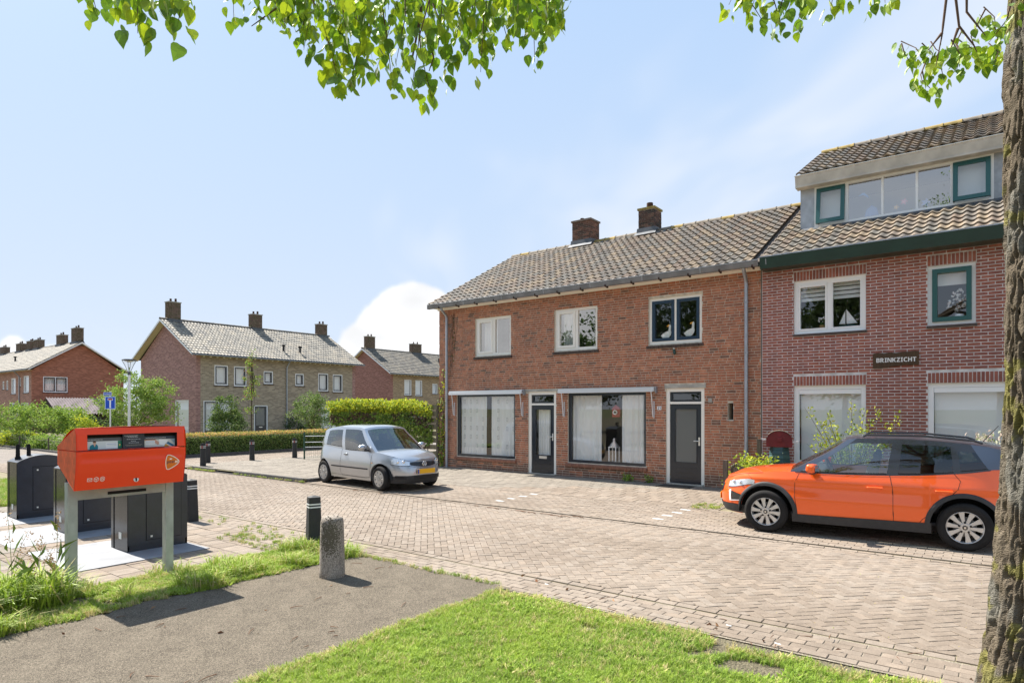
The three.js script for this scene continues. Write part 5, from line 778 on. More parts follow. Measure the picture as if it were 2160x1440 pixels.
  roll('roller_blind', 13.05, 13.55, 4.36, 4.62, -0.2, 'short white blind above the white flowers');
  roll('roller_blind', 10.63, 11.18, 6.3, 7.1, -1.62, 'white blind in the dormer casement beside the main roof'); roll('roller_blind', 13.27, 13.86, 6.3, 7.1, -1.62, 'white blind in the dormer casement beside the tree trunk');
  // paper cut-outs stuck inside the dormer panes
  { const cut = (x, y, pts, rgb, label) => single('window_sticker', new THREE.ExtrudeGeometry(new THREE.Shape(pts.map(([a, b]) => new THREE.Vector2(a, b))), { depth: 0.003, bevelEnabled: false }).translate(x, y, -1.56), mat({ rgb, roughness: 0.8 }), label, 'sticker', 'paper cut-outs in the dormer'); const flower = Array.from({ length: 20 }, (_, i) => { const a = i * PI / 10, q = 0.055 + 0.025 * cos(a * 5); return [q * cos(a), q * sin(a)]; });
    cut(11.55, 6.83, [[-0.1, -0.02], [-0.02, 0.045], [0.03, 0.04], [0.1, -0.04], [0.12, -0.1], [0.06, -0.05], [0, -0.005]], [0.06, 0.22, 0.5], 'curved pale blue fish shaped cut-out in a dormer pane'); cut(12.35, 6.52, flower, [0.62, 0.25, 0.28], 'pinkish flower cut-out low in the middle dormer pane'); cut(12.2, 6.42, flower.map(([a, b]) => [a * 0.8, b * 0.8]), [0.7, 0.42, 0.12], 'small orange flower cut-out beside the pinkish one'); cut(11.72, 6.42, [[-0.14, -0.1], [0.14, -0.1], [0.11, 0.06], [0.0, 0.14], [-0.11, 0.05]], [0.14, 0.22, 0.4], 'dark blue house shaped cut-out at the bottom of a dormer pane'); cut(12.75, 6.42, flower.map(([a, b]) => [a * 1.2, b * 1.2]), [0.2, 0.3, 0.55], 'bluish flower cut-out in the dormer pane nearest the teal casement'); }
  const bo = thing('model_boat', 'model sailing boat with white sails on the window sill', 'model boat', [11.45, 3.66, -0.25]); part('hull', B().grid((s, t) => { const x = lerp(-0.17, 0.17, s), w = 0.045 * sqrt(max(0, 1 - pow(2 * s - 1, 2))); return [x, 0.07 - 0.06 * sin(PI * t), -w + 2 * w * t]; }, 10, 6), mat({ rgb: [0.02, 0.09, 0.10], roughness: 0.4 }), bo); part('mast', B().tube([[-0.03, 0.05, 0], [-0.03, 0.42, 0]], 0.006, 5), greyWood, bo); part('sail', B().poly([[-0.02, 0.1, 0], [0.19, 0.1, 0.02], [-0.025, 0.41, 0]]).poly([[-0.045, 0.38, 0], [-0.16, 0.1, 0.01], [-0.045, 0.1, 0]]), H.white, bo);
  const fp = thing('flower_pot', 'little wicker pot of white flowers on the window sill', 'flower pot', [10.98, 3.66, -0.24]); part('pot', B().tube([[0, 0, 0], [0, 0.1, 0]], [0.06, 0.085], 10), mat({ rgb: [0.30, 0.18, 0.08], roughness: 0.9 }), fp); const r2 = RNG(3), fl = B(), lf = B(); for (let i = 0; i < 60; i++) { const a = r2() * 6.28, q = sqrt(r2()) * 0.1, y = 0.13 + r2() * 0.1; (i % 2 ? fl : lf).add(new THREE.OctahedronGeometry(0.018), TM(q * cos(a), y + (i % 2 ? 0.04 : 0), q * sin(a), r2() * 3, r2() * 3)); } part('blossom', fl, H.white, fp); part('leaf', lf, mat({ rgb: [0.04, 0.10, 0.03] }), fp);
  const wf = thing('dried_bouquet', 'white dried flowers in a pale pot behind the teal sash', 'bouquet', [13.40, 3.66, -0.25]); part('pot', B().tube([[0, 0, 0], [0, 0.13, 0]], [0.06, 0.08], 10), H.white, wf); const pet = B(), stm = B(), r3 = RNG(31); for (let i = 0; i < 46; i++) { const a = r3() * 6.28, q = 0.02 + r3() * 0.17, y = 0.2 + r3() * 0.45 * (1 - q * 2), x = q * cos(a), z = q * sin(a) * 0.5; stm.tube([[0, 0.1, 0], [x * 0.6, y * 0.7, z * 0.6], [x, y, z]], 0.002, 3, false); for (let k = 0; k < 4; k++) pet.add(new THREE.OctahedronGeometry(0.022), TM(x + (r3() - 0.5) * 0.05, y + (r3() - 0.5) * 0.05, z, r3() * 3, r3() * 3, 0, 1, 0.5, 1)); } part('petals', pet, H.white, wf); part('stems', stm, greyWood, wf);
}

// ================= cars =================
// car axes: x forward, y up, z to the car's right; origin on the ground midway between the axles
function curve(pts) {      // smooth curve through [x, y] points, x rising
  const n = pts.length, m = pts.map((p, i) => (i === 0 || i === n - 1 ? (pts[min(n - 1, i + 1)][1] - pts[max(0, i - 1)][1]) / (pts[min(n - 1, i + 1)][0] - pts[max(0, i - 1)][0]) : (((pts[i + 1][1] - p[1]) * (p[1] - pts[i - 1][1]) <= 0) ? 0 : (pts[i + 1][1] - pts[i - 1][1]) / (pts[i + 1][0] - pts[i - 1][0]))));
  return (x) => { if (x <= pts[0][0]) return pts[0][1]; if (x >= pts[n - 1][0]) return pts[n - 1][1]; let i = 0; while (x > pts[i + 1][0]) i++; const h = pts[i + 1][0] - pts[i][0], t = (x - pts[i][0]) / h, t2 = t * t, t3 = t2 * t; return (2 * t3 - 3 * t2 + 1) * pts[i][1] + (t3 - 2 * t2 + t) * h * m[i] + (-2 * t3 + 3 * t2) * pts[i + 1][1] + (t3 - t2) * h * m[i + 1]; };
}
const C = {
  silver: mat({ rgb: [0.43, 0.45, 0.48], roughness: 0.28, metalness: 0.7, clearcoat: 1, clearcoatRoughness: 0.03 }),
  orange: mat({ rgb: [0.92, 0.115, 0.004], roughness: 0.35, metalness: 0.15, clearcoat: 1, clearcoatRoughness: 0.015 }),
  roofBlue: mat({ rgb: [0.075, 0.09, 0.12], roughness: 0.28, metalness: 0.5, clearcoat: 1, clearcoatRoughness: 0.04 }),
  clad: mat({ rgb: [0.040, 0.040, 0.042], roughness: 0.62, map: sized(T.grain, 0.4) }),
  seam: mat({ rgb: [0.012, 0.010, 0.010], roughness: 0.8 }), blackGloss: mat({ rgb: [0.02, 0.02, 0.022], roughness: 0.2, clearcoat: 0.6 }),
  tyre: mat({ rgb: [0.030, 0.028, 0.027], roughness: 0.88, map: sized(T.patch, 0.2) }), rim: mat({ rgb: [0.62, 0.61, 0.60], roughness: 0.32, metalness: 0.75 }), cover: mat({ rgb: [0.52, 0.50, 0.47], roughness: 0.42, metalness: 0.5, map: sized(T.patch, 0.3) }), well: mat({ rgb: [0.03, 0.03, 0.03], roughness: 0.95 }),
  glass: mat({ rgb: [0.74, 0.82, 0.80], transmission: 1, thickness: 0, roughness: 0, ior: 2.35 }), dark: mat({ rgb: [0.22, 0.26, 0.26], transmission: 1, thickness: 0, roughness: 0, ior: 1.75 }),
  lens: mat({ c: 0xffffff, transmission: 1, thickness: 0, roughness: 0.02, ior: 1.8 }), lampIn: mat({ rgb: [0.75, 0.76, 0.77], roughness: 0.25, metalness: 0.6 }), amber: mat({ rgb: [0.7, 0.3, 0.05], roughness: 0.3 }), tail: mat({ rgb: [0.45, 0.02, 0.03], roughness: 0.2, clearcoat: 0.6 }),
  stripeLamp: mat({ rgb: [0.82, 0.83, 0.84], roughness: 0.3 }), chrome: mat({ rgb: [0.78, 0.79, 0.8], roughness: 0.14, metalness: 1 }), seat: mat({ rgb: [0.05, 0.05, 0.055], roughness: 0.9 }), yellow: mat({ rgb: [0.80, 0.42, 0.01], roughness: 0.45 }), blue: mat({ rgb: [0.02, 0.07, 0.35], roughness: 0.45 }), tailPlate: mat({ rgb: [0.8, 0.45, 0.02], roughness: 0.5 }),
};
function carBody(root, o) {
  const { xF, xR, hw, nf, nr, sill, wheels: [xa1, xa2], R, archR } = o;
  // outline in plan from the nose round the +z side to the tail, evenly spaced
  const raw = []; for (let i = 0; i <= 3000; i++) { const a = i / 3000 * PI, c = cos(a), s = sin(a), n = c > 0 ? nf : nr; raw.push([(c > 0 ? xF : -xR) * Math.sign(c) * pow(abs(c), 2 / n), hw * pow(max(0, s), 2 / n)]); }
  const cum = [0]; for (let i = 1; i < raw.length; i++) cum.push(cum[i - 1] + hypot(raw[i][0] - raw[i - 1][0], raw[i][1] - raw[i - 1][1]));
  const total = cum[3000]; let hint = 0;
  const planAt = (s) => { const q = clamp(abs(s), 0, total); let lo = 0, hi = 3000; while (hi - lo > 1) { const m = (lo + hi) >> 1; if (cum[m] <= q) lo = m; else hi = m; } const t = (q - cum[lo]) / (cum[hi] - cum[lo] || 1), x = lerp(raw[lo][0], raw[hi][0], t), z = lerp(raw[lo][1], raw[hi][1], t), a = raw[max(0, lo - 6)], b = raw[min(3000, hi + 6)], tx = b[0] - a[0], tz = b[1] - a[1], l = hypot(tx, tz) || 1; return { x, z, nx: -(-tz) / l * 1, nz: -tx / l }; };
  const sAtX = (x) => { let lo = 0, hi = 3000; while (hi - lo > 1) { const m = (lo + hi) >> 1; if (raw[m][0] >= x) lo = m; else hi = m; } return cum[lo]; };
  const inset = (y, nx) => { const a = pow(abs(nx), 1.6); return o.side(y) * (1 - a) + (nx > 0 ? o.front(y) : o.rear(y)) * a; };
  const at = (s, y, off = 0) => { const p = planAt(s), d = off - inset(y, p.nx), sg = s < 0 ? -1 : 1; return [p.x + p.nx * d, y, (p.z + p.nz * d) * sg]; };
  const top = (s) => { const p = planAt(s); return o.shoulder(p.x); };
  const arch = (x, r) => { let y = o.bottom(x); for (const xa of [xa1, xa2]) { const d = abs(x - xa); if (d < r) y = max(y, R + sqrt(r * r - d * d)); } return y; };
  const low = (s) => { const p = planAt(s); return abs(p.nz) < 0.35 ? o.bottom(p.x) : arch(p.x, archR); };
  // stations, denser where an arch springs
  const st = []; for (let i = 0; i <= 260; i++) st.push(i / 260 * total); for (const xa of [xa1, xa2]) for (const sg of [-1, 1]) for (let k = -6; k <= 10; k++) st.push(sAtX(xa + sg * (archR - 0.004 * max(0, k) * 2) + 0.0001)); st.sort((a, b) => a - b);
  const ringPatch = (b, sgn, y0, y1, rows, pick) => { const k = b.p.length / 3, list = st.filter((s) => !pick || pick(s)); b.grid((i, j) => { const s = list[round(i * (list.length - 1))]; return at(s * sgn + (s === 0 ? 1e-6 * sgn : 0), lerp(y0(s), y1(s), j)); }, list.length - 1, rows, sgn > 0); };
  const body = B(); for (const sgn of [1, -1]) ringPatch(body, sgn, low, top, 16); part('body', body, o.paint, root);
  // lips and housings of the wheel arches
  for (const xa of [xa1, xa2]) for (const sg of [1, -1]) { const lip = B(), a0 = -0.1, sx = (a) => { const y = R + archR * sin(a), x = xa + archR * cos(a); return [x, max(y, sill)]; }; lip.grid((i, j) => { const a = lerp(a0, PI - a0, i), [x, y] = sx(a), q = at(sAtX(x) * sg, y, 0.002); return [q[0], q[1], q[2] - sg * j * 0.07]; }, 40, 1, sg > 0); part('arch_lip', lip, o.lip || o.paint, root); const well = B(); well.grid((i, j) => { const a = lerp(-0.1, PI + 0.1, i), r = archR + 0.012; return [xa + r * cos(a), max(0.22, R + r * sin(a)), sg * lerp(hw - 0.09, 0.42, j)]; }, 24, 1); well.grid((i, j) => { const a = lerp(-0.1, PI + 0.1, i), r = (archR + 0.012) * j; return [xa + r * cos(a), max(0.22, R + r * sin(a)), sg * 0.42]; }, 24, 1); part('wheel_well', well, C.well, root); }
  part('underbody', B().box(xR + 0.4, 0.2, -hw + 0.28, xF - 0.5, 0.34, hw - 0.28), C.well, root);
  // bonnet
  const sc = sAtX(o.cowl), bon = B(); bon.grid((i, j) => { const s = i * sc, y = top(s), p = at(max(s, 1e-6), y), v = 2 * j - 1, cr = o.crown * smooth(0, 0.25, abs(p[2]) / hw); return [p[0] + 0.02 * (1 - v * v) * 0, y + cr * (1 - pow(abs(v), 2.4)), p[2] * v]; }, 40, 20, true); part('bonnet', bon, o.paint, root);
  // greenhouse
  const rail = o.rail, belt = o.shoulder, zb = (x) => at(sAtX(x), belt(x))[2], zr = (x) => o.railZ(x);
  const gp = (xb, xt, t, sg, off = 0) => { const x = lerp(xb, xt, t), y = lerp(belt(x), rail(x), t), z = lerp(zb(xb), zr(xt), pow(max(0, t), 1.25)) + 0.012 * sin(PI * t) + off; return [x, y, z * sg]; };
  const pillar = B();
  for (const sg of [1, -1]) {
    for (let k = 0; k < o.cols.length - 1; k++) {
      const a = o.cols[k], c = o.cols[k + 1], f = (t0, t1) => (i, j) => { const t = lerp(t0, t1, j); return gp(lerp(a[0], c[0], i), lerp(a[1], c[1], i), t, sg); };
      const [t0, t1] = a[3] || [0.05, 0.9];
      if (a[2] === 'glass' || a[2] === 'dark') { const gl = B(); gl.grid(f(t0, t1), 14, 10, sg > 0); part('side_window', gl, C[a[2]], root); o.frameM ? 0 : 0; const fr = B(); fr.grid(f(0, t0), 14, 1, sg > 0); part('window_ledge', fr, o.winFrame || o.paint, root); part('window_header', B().grid(f(t1, 1), 14, 2, sg > 0), o.winFrame || o.paint, root); const tr = B(); for (const [q0, q1] of [[t0 - 0.018, t0 + 0.012]]) tr.grid((i, j) => gp(lerp(a[0], c[0], i), lerp(a[1], c[1], i), lerp(q0, q1, j), sg, 0.006), 14, 1, sg > 0); part('window_seal', tr, C.seam, root); }
      else { const q = B(); q.grid(f(0, 1), 6, 10, sg > 0); part(a[2] === 'black' ? 'black_pillar' : 'pillar', q, a[2] === 'black' ? C.blackGloss : o.pillarM || o.paint, root); }
    }
  }
  const a0 = o.cols[0], aN = o.cols[o.cols.length - 1], v2 = (j) => 2 * j - 1;
  const screen = (xb, xt, cb, ct, dir) => (i, j) => { const v = v2(j), q = gp(xb, xt, i, 1), e = 1 - v * v; return [q[0] + dir * lerp(cb, ct, i) * e, q[1] + lerp(0.01, o.roofCrown, i) * (1 - pow(abs(v), 2.6)) + 0.02 * sin(PI * i) * e, q[2] * v]; };
  const ws = B(); ws.grid((i, j) => screen(a0[0], a0[1], 0.10, 0.05, 1)(lerp(0.03, 0.93, i), lerp(0.05, 0.95, j)), 12, 20, true); part('windscreen', ws, o.screenGlass || C.glass, root);
  const wf = B(); const SC = screen(a0[0], a0[1], 0.10, 0.05, 1); wf.grid((i, j) => SC(lerp(-0.02, 0.03, i), j), 1, 20, true); wf.grid((i, j) => SC(lerp(0.93, 1, i), j), 2, 20, true); wf.grid((i, j) => SC(i, j * 0.05), 12, 1, true); wf.grid((i, j) => SC(i, 1 - 0.05 * (1 - j)), 12, 1, true); part('screen_surround', wf, o.roofPaint || o.paint, root);
  const rw = B(); const RC = screen(aN[0], aN[1], 0.06, 0.05, -1); rw.grid((i, j) => RC(lerp(0.15, 0.9, i), lerp(0.08, 0.92, j)), 10, 16); part('rear_window', rw, C.dark, root); const rf = B(); rf.grid((i, j) => RC(lerp(0, 0.15, i), j), 1, 16); rf.grid((i, j) => RC(lerp(0.9, 1, i), j), 1, 16); rf.grid((i, j) => RC(i, j * 0.08), 10, 1); rf.grid((i, j) => RC(i, 1 - 0.08 * (1 - j)), 10, 1); part('rear_surround', rf, o.roofPaint || o.paint, root);
  const roof = B(); roof.grid((i, j) => { const x = lerp(a0[1], aN[1], i), v = v2(j), e = 1 - v * v, edge = lerp(0.05, -0.05, i); return [x + edge * e, rail(x) + o.roofCrown * (1 - pow(abs(v), 2.6)), zr(x) * v]; }, 30, 24, true); part('roof', roof, o.roofPaint || o.paint, root);
  // tail deck closing the body behind the rear window
  const sh = sAtX(aN[0]), dk = B(); dk.grid((i, j) => { const s = lerp(sh, total - 1e-6, i), y = top(s), p = at(s, y), v = v2(j); return [p[0], y, p[2] * v]; }, 14, 12, true); part('tail_deck', dk, o.paint, root);
  // cabin
  const cab = B(); for (const [x, z] of [[0.15, 0.36], [0.15, -0.36], [-0.75, 0.36], [-0.75, -0.36]]) { cab.add(new RoundedBoxGeometry(0.5, 0.16, 0.5, 2, 0.05), TM(x, 0.52, z)); cab.add(new RoundedBoxGeometry(0.14, 0.62, 0.48, 2, 0.05), TM(x - 0.27, 0.82, z, 0, 0, 0.22)); cab.add(new RoundedBoxGeometry(0.09, 0.17, 0.25, 2, 0.04), TM(x - 0.37, 1.2, z)); } part('seats', cab, C.seat, root).userData.kind = 'stuff';
  part('dashboard', B().add(new RoundedBoxGeometry(0.5, 0.26, 2 * hw - 0.32, 2, 0.08), TM(o.cowl - 0.22, belt(o.cowl) - 0.10, 0)), C.seat, root); part('cabin_floor', B().box(-1.3, 0.3, -hw + 0.15, o.cowl, 0.34, hw - 0.15), C.seat, root);
  part('steering_wheel', new THREE.TorusGeometry(0.185, 0.016, 8, 24).rotateY(PI / 2 - 0.0).rotateZ(-0.4).translate(o.cowl - 0.52, belt(o.cowl) + 0.04, -0.36), C.seam, root);
  // strip laid on the body: s from s0 to s1 (metres round from the nose), y between two functions
  const strip = (name, m, s0, s1, y0, y1, off, ns = 20, nt = 4, parent = root) => { const b = B(), Y0 = typeof y0 === 'function' ? y0 : () => y0, Y1 = typeof y1 === 'function' ? y1 : () => y1; b.grid((i, j) => { const s = lerp(s0, s1, i); return at(s || 1e-6, lerp(Y0(i), Y1(i), j), off); }, ns, nt, true); return part(name, b, m, parent); };
  const seam = (pts, sg, w = 0.007) => { const b = B(); for (let i = 0; i < pts.length - 1; i++) { const [x0, y0] = pts[i], [x1, y1] = pts[i + 1], dx = x1 - x0, dy = y1 - y0, l = hypot(dx, dy), nx = -dy / l * w / 2, ny = dx / l * w / 2, n = max(1, round(l / 0.05)); b.grid((a, c) => { const x = lerp(x0, x1, a), y = lerp(y0, y1, a), k = c ? 1 : -1; return at(sAtX(x + nx * k) * sg, y + ny * k, 0.0025); }, n, 1, sg > 0); } part('panel_gap', b, C.seam, root); };
  return { at, sAtX, total, top, strip, seam, gp, arch, zb };
}
function wheel(root, x, z, R, W, kind, side) {
  const g = part('wheel', new THREE.LatheGeometry([[R * 0.62, -W / 2 + 0.02], [R * 0.70, -W / 2], [R * 0.86, -W / 2 - 0.004], [R * 0.95, -W / 2 + 0.012], [R * 0.992, -W / 2 + 0.035], [R, -W / 4], [R, W / 4], [R * 0.992, W / 2 - 0.035], [R * 0.95, W / 2 - 0.012], [R * 0.86, W / 2 + 0.004], [R * 0.70, W / 2], [R * 0.62, W / 2 - 0.02]].map(([a, b]) => new THREE.Vector2(a, b)), 48).rotateX(PI / 2), C.tyre, root);
  g.position.set(x, R, z); const f = W / 2 - 0.012, S_ = side; const disc = (r, zz, m, name) => part(name, B().add(new THREE.CircleGeometry(r, 40), TM(0, 0, zz * S_, 0, S_ > 0 ? 0 : PI)), m, g);
  part('rim_barrel', new THREE.LatheGeometry([[R * 0.66, f], [R * 0.67, f + 0.008], [R * 0.645, f + 0.010], [R * 0.62, f - 0.01], [R * 0.59, f - 0.06]].map(([a, b]) => new THREE.Vector2(a, b * 1)), 48).rotateX(PI / 2 * S_ * 1), kind === 'alloy' ? C.rim : C.cover, g);
  if (kind === 'alloy') {
    part('brake_disc', B().add(new THREE.CylinderGeometry(R * 0.42, R * 0.42, 0.02, 32), TM(0, 0, (f - 0.09) * S_, PI / 2)), mat({ rgb: [0.30, 0.28, 0.26], roughness: 0.5, metalness: 0.6 }), g);
    for (let i = 0; i < 10; i++) { const a = i * PI / 5 + 0.15, sp = new THREE.Shape(); sp.moveTo(R * 0.14, -R * 0.05); sp.lineTo(R * 0.40, -R * 0.085); sp.lineTo(R * 0.635, -R * 0.125); sp.lineTo(R * 0.645, R * 0.085); sp.lineTo(R * 0.40, R * 0.045); sp.lineTo(R * 0.14, R * 0.05); sp.closePath(); const q = new THREE.ExtrudeGeometry(sp, { depth: 0.02, bevelEnabled: true, bevelSize: 0.003, bevelThickness: 0.004, bevelSegments: 1 }); const o = part('spoke', B().add(q, TM(0, 0, S_ > 0 ? f - 0.03 : -f + 0.01, 0, 0, a)), C.rim, g); }
    part('hub', B().add(new THREE.CylinderGeometry(R * 0.17, R * 0.2, 0.03, 24), TM(0, 0, (f - 0.005) * S_, PI / 2 * S_)), C.rim, g); for (let i = 0; i < 5; i++) { const a = i * 2 * PI / 5 + 0.3; part('bolt', B().add(new THREE.CylinderGeometry(0.0135, 0.0135, 0.014, 10), TM(R * 0.215 * cos(a), R * 0.215 * sin(a), (f + 0.006) * S_, PI / 2)), C.seam, g); }
    part('hub_cap', B().add(new THREE.CylinderGeometry(R * 0.095, R * 0.095, 0.012, 20), TM(0, 0, (f + 0.014) * S_, PI / 2)), C.blackGloss, g); const s = 0.012, lg = B(); for (const [a, b, c, d] of [[-s, 0.4 * s, s, s * 1.1], [-s, -0.3 * s, s, 0.3 * s], [-s, -1.1 * s, s, -0.4 * s], [-s, 0.3 * s, -0.4 * s, 0.5 * s], [0.4 * s, -0.5 * s, s, -0.3 * s]]) lg.box(a, b, f + 0.02, c, d, f + 0.0225); const L = part('emblem', lg, C.chrome, g); if (S_ < 0) L.rotation.y = PI;
  } else {
    part('steel_wheel', B().add(new THREE.CylinderGeometry(R * 0.6, R * 0.6, 0.02, 32), TM(0, 0, (f - 0.06) * S_, PI / 2)), mat({ rgb: [0.22, 0.21, 0.20], roughness: 0.6, metalness: 0.3 }), g); const sh = new THREE.Shape(); sh.absarc(0, 0, R * 0.635, 0, 2 * PI); for (let i = 0; i < 8; i++) { const a = i * PI / 4 + 0.2, h = new THREE.Path(), q = (r, d) => [r * cos(a + d), r * sin(a + d)]; h.moveTo(...q(R * 0.42, -0.11)); h.lineTo(...q(R * 0.56, -0.16)); h.lineTo(...q(R * 0.56, 0.16)); h.lineTo(...q(R * 0.42, 0.11)); h.closePath(); sh.holes.push(h); } part('wheel_cover', B().add(new THREE.ExtrudeGeometry(sh, { depth: 0.014, bevelEnabled: true, bevelSize: 0.004, bevelThickness: 0.006, bevelSegments: 1, curveSegments: 32 }), TM(0, 0, S_ > 0 ? f - 0.008 : -f - 0.006)), C.cover, g); part('cover_centre', B().add(new THREE.TorusGeometry(R * 0.16, 0.008, 6, 24), TM(0, 0, (f + 0.012) * S_)).add(new THREE.CylinderGeometry(R * 0.12, R * 0.14, 0.014, 20), TM(0, 0, (f + 0.01) * S_, PI / 2)), C.cover, g);
  }
}
// --- silver hatchback ---
{
  const car = thing('parked_car', 'small silver three door hatchback with a yellow number plate parked against the kerb', 'car', [1.256, 0.012, 3.93], -0.101);
  const k = carBody(car, {
    xF: 1.985, xR: -1.80, hw: 0.825, nf: 3.3, nr: 4.6, sill: 0.22, wheels: [1.2325, -1.2325], R: 0.29, archR: 0.355, paint: C.silver, cowl: 1.02, crown: 0.055, roofCrown: 0.05,
    bottom: curve([[-1.9, 0.30], [-1.5, 0.24], [-0.9, 0.215], [0.9, 0.205], [1.5, 0.2], [2.0, 0.19]]),
    shoulder: curve([[-1.82, 0.96], [-1.5, 0.985], [-0.9, 0.955], [0.2, 0.90], [1.02, 0.90], [1.45, 0.845], [1.75, 0.775], [1.93, 0.715], [2.0, 0.69]]),
    side: curve([[0.18, 0.055], [0.34, 0.022], [0.55, 0.0], [0.70, 0.008], [0.85, 0.035], [0.98, 0.07]]), front: curve([[0.18, 0.07], [0.28, 0.015], [0.42, 0.0], [0.54, 0.02], [0.64, 0.07], [0.74, 0.14], [0.9, 0.3]]), rear: curve([[0.2, 0.06], [0.4, 0.0], [0.6, 0.02], [0.95, 0.09]]),
    rail: curve([[-1.62, 1.30], [-1.3, 1.41], [-0.6, 1.475], [0.1, 1.475], [0.34, 1.445], [0.5, 1.41]]), railZ: curve([[-1.6, 0.56], [-0.5, 0.62], [0.4, 0.60]]),
    cols: [[1.02, 0.36, 'paint'], [0.88, 0.23, 'glass', [0.03, 0.90]], [-0.22, -0.42, 'paint'], [-0.36, -0.53, 'glass', [0.10, 0.86]], [-1.18, -1.20, 'paint'], [-1.66, -1.48, 'end']],
  });
  for (const [x, n] of [[1.2325, 1], [-1.2325, 1]]) for (const s of [1, -1]) wheel(car, x, s * 0.715, 0.29, 0.175, 'cover', s);
  for (const sg of [1, -1]) {
    k.seam([[0.93, 0.86], [0.90, 0.55], [0.84, 0.30], [0.70, 0.27], [-0.32, 0.275], [-0.40, 0.36], [-0.36, 0.93]], sg);
    k.strip('rub_strip', C.clad, sg * k.sAtX(0.80), sg * k.sAtX(-0.80), 0.475, 0.505, 0.012, 30, 2);
    k.strip('sill_line', C.seam, sg * k.sAtX(0.83), sg * k.sAtX(-0.83), 0.283, 0.288, 0.003, 30, 1);
    // door handle, mirror
    const h = k.at(sg * k.sAtX(-0.16), 0.80, 0.012); part('door_handle', B().add(new RoundedBoxGeometry(0.15, 0.028, 0.035, 2, 0.012), TM(...h)), C.clad, car); part('handle_cup', B().add(new THREE.SphereGeometry(0.045, 12, 8), TM(h[0], h[1], h[2] - sg * 0.012, 0, 0, 0, 1, 0.8, 0.25)), C.silver, car);
    const m = part('mirror', B().add(new THREE.SphereGeometry(0.12, 18, 12), TM(0.72, 1.005, sg * 0.905, 0, 0, 0, 0.62, 0.6, 0.92)), C.silver, car); part('mirror_foot', B().add(new RoundedBoxGeometry(0.07, 0.06, 0.12, 2, 0.02), TM(0.76, 0.94, sg * 0.81)).poly(sg > 0 ? [k.gp(0.9, 0.25, 0.03, 1, 0.012), k.gp(0.68, 0.05, 0.03, 1, 0.012), k.gp(0.9, 0.25, 0.32, 1, 0.012)] : [k.gp(0.9, 0.25, 0.32, -1, 0.012), k.gp(0.68, 0.05, 0.03, -1, 0.012), k.gp(0.9, 0.25, 0.03, -1, 0.012)]), C.clad, m);
    // headlamps: lens over a bright housing
    const y0 = (i) => lerp(0.60, 0.635, i) + 0.012 * pow(2 * i - 1, 2), y1 = (i) => lerp(0.70, 0.79, smooth(0, 0.7, i)) - 0.05 * smooth(0.82, 1, i);
    const hl = k.strip('headlamp', C.lampIn, sg * 0.42, sg * 0.90, y0, y1, 0.004, 16, 5); k.strip('lamp_lens', C.lens, sg * 0.415, sg * 0.905, (i) => y0(i) - 0.004, (i) => y1(i) + 0.004, 0.016, 16, 5, hl); k.strip('lamp_rim', C.seam, sg * 0.412, sg * 0.908, (i) => y0(i) - 0.012, (i) => y0(i) - 0.003, 0.01, 16, 1, hl);
    for (const q of [0.56, 0.70]) { const p = k.at(sg * q, 0.695, 0.006); part('lamp_bowl', B().add(new THREE.SphereGeometry(0.046, 14, 10), TM(p[0] - 0.01, p[1], p[2], 0, 0, 0, 0.5, 0.85, 1)), C.chrome, hl); }
    const tl = k.strip('tail_lamp', C.tail, sg * (k.sAtX(-1.69)), sg * (k.sAtX(-1.69) + 0.16), 0.72, 0.95, 0.008, 8, 6);
    k.strip('fog_recess', C.seam, sg * 0.50, sg * 0.78, 0.30, 0.375, 0.016, 10, 2);
    for (let i = 0; i < 3; i++) k.strip('lower_grille_bar', C.clad, sg * 0.36, sg * 0.56, 0.29 + i * 0.03, 0.302 + i * 0.03, 0.02, 6, 1);
    k.strip('indicator', C.amber, sg * (k.sAtX(0.985)), sg * (k.sAtX(0.985) + 0.06), 0.64, 0.66, 0.006, 3, 1);
  }
  k.strip('front_apron', C.clad, -1.02, 1.02, 0.195, (i) => 0.372 + 0.02 * cos((i - 0.5) * 6), 0.010, 50, 6);
  k.strip('lower_grille', C.seam, -0.33, 0.33, 0.285, 0.375, 0.016, 20, 2); for (let i = 0; i < 3; i++) k.strip('grille_bar', C.clad, -0.33, 0.33, 0.292 + i * 0.03, 0.304 + i * 0.03, 0.022, 20, 1);
  k.strip('grille', C.blackGloss, -0.40, 0.40, (i) => 0.575 + 0.05 * pow(2 * i - 1, 2), 0.685, 0.006, 24, 4); for (let i = 0; i < 3; i++) k.strip('grille_bar', C.clad, -0.40, 0.40, (q) => 0.60 + i * 0.03 + 0.02 * pow(2 * q - 1, 2) * (2 - i) * 0.5, (q) => 0.611 + i * 0.03 + 0.02 * pow(2 * q - 1, 2) * (2 - i) * 0.5, 0.014, 24, 1);
  k.strip('grille_chrome', C.silver, -0.42, 0.42, (i) => 0.560 + 0.05 * pow(2 * i - 1, 2), (i) => 0.577 + 0.05 * pow(2 * i - 1, 2), 0.014, 24, 1);
  k.strip('bonnet_gap', C.seam, -0.88, 0.88, (i) => k.top(lerp(-0.88, 0.88, i)) - 0.012, (i) => k.top(lerp(-0.88, 0.88, i)) - 0.006, 0.004, 40, 1);
  const e = k.at(0.0001, 0.64, 0.03), em = part('emblem', B().add(new THREE.TorusGeometry(0.056, 0.007, 8, 28), TM(e[0], e[1], 0, 0, PI / 2, 0)), C.chrome, car), v = B(), line = (a, b, c, d) => v.tube([[e[0], e[1] + b, -a], [e[0], e[1] + d, -c]], 0.006, 5); line(-0.03, 0.045, 0, 0.006); line(0.03, 0.045, 0, 0.006); line(-0.048, 0.02, -0.022, -0.045); line(-0.022, -0.045, 0, -0.004); line(0, -0.004, 0.022, -0.045); line(0.022, -0.045, 0.048, 0.02); part('emblem_letters', v, C.chrome, em);
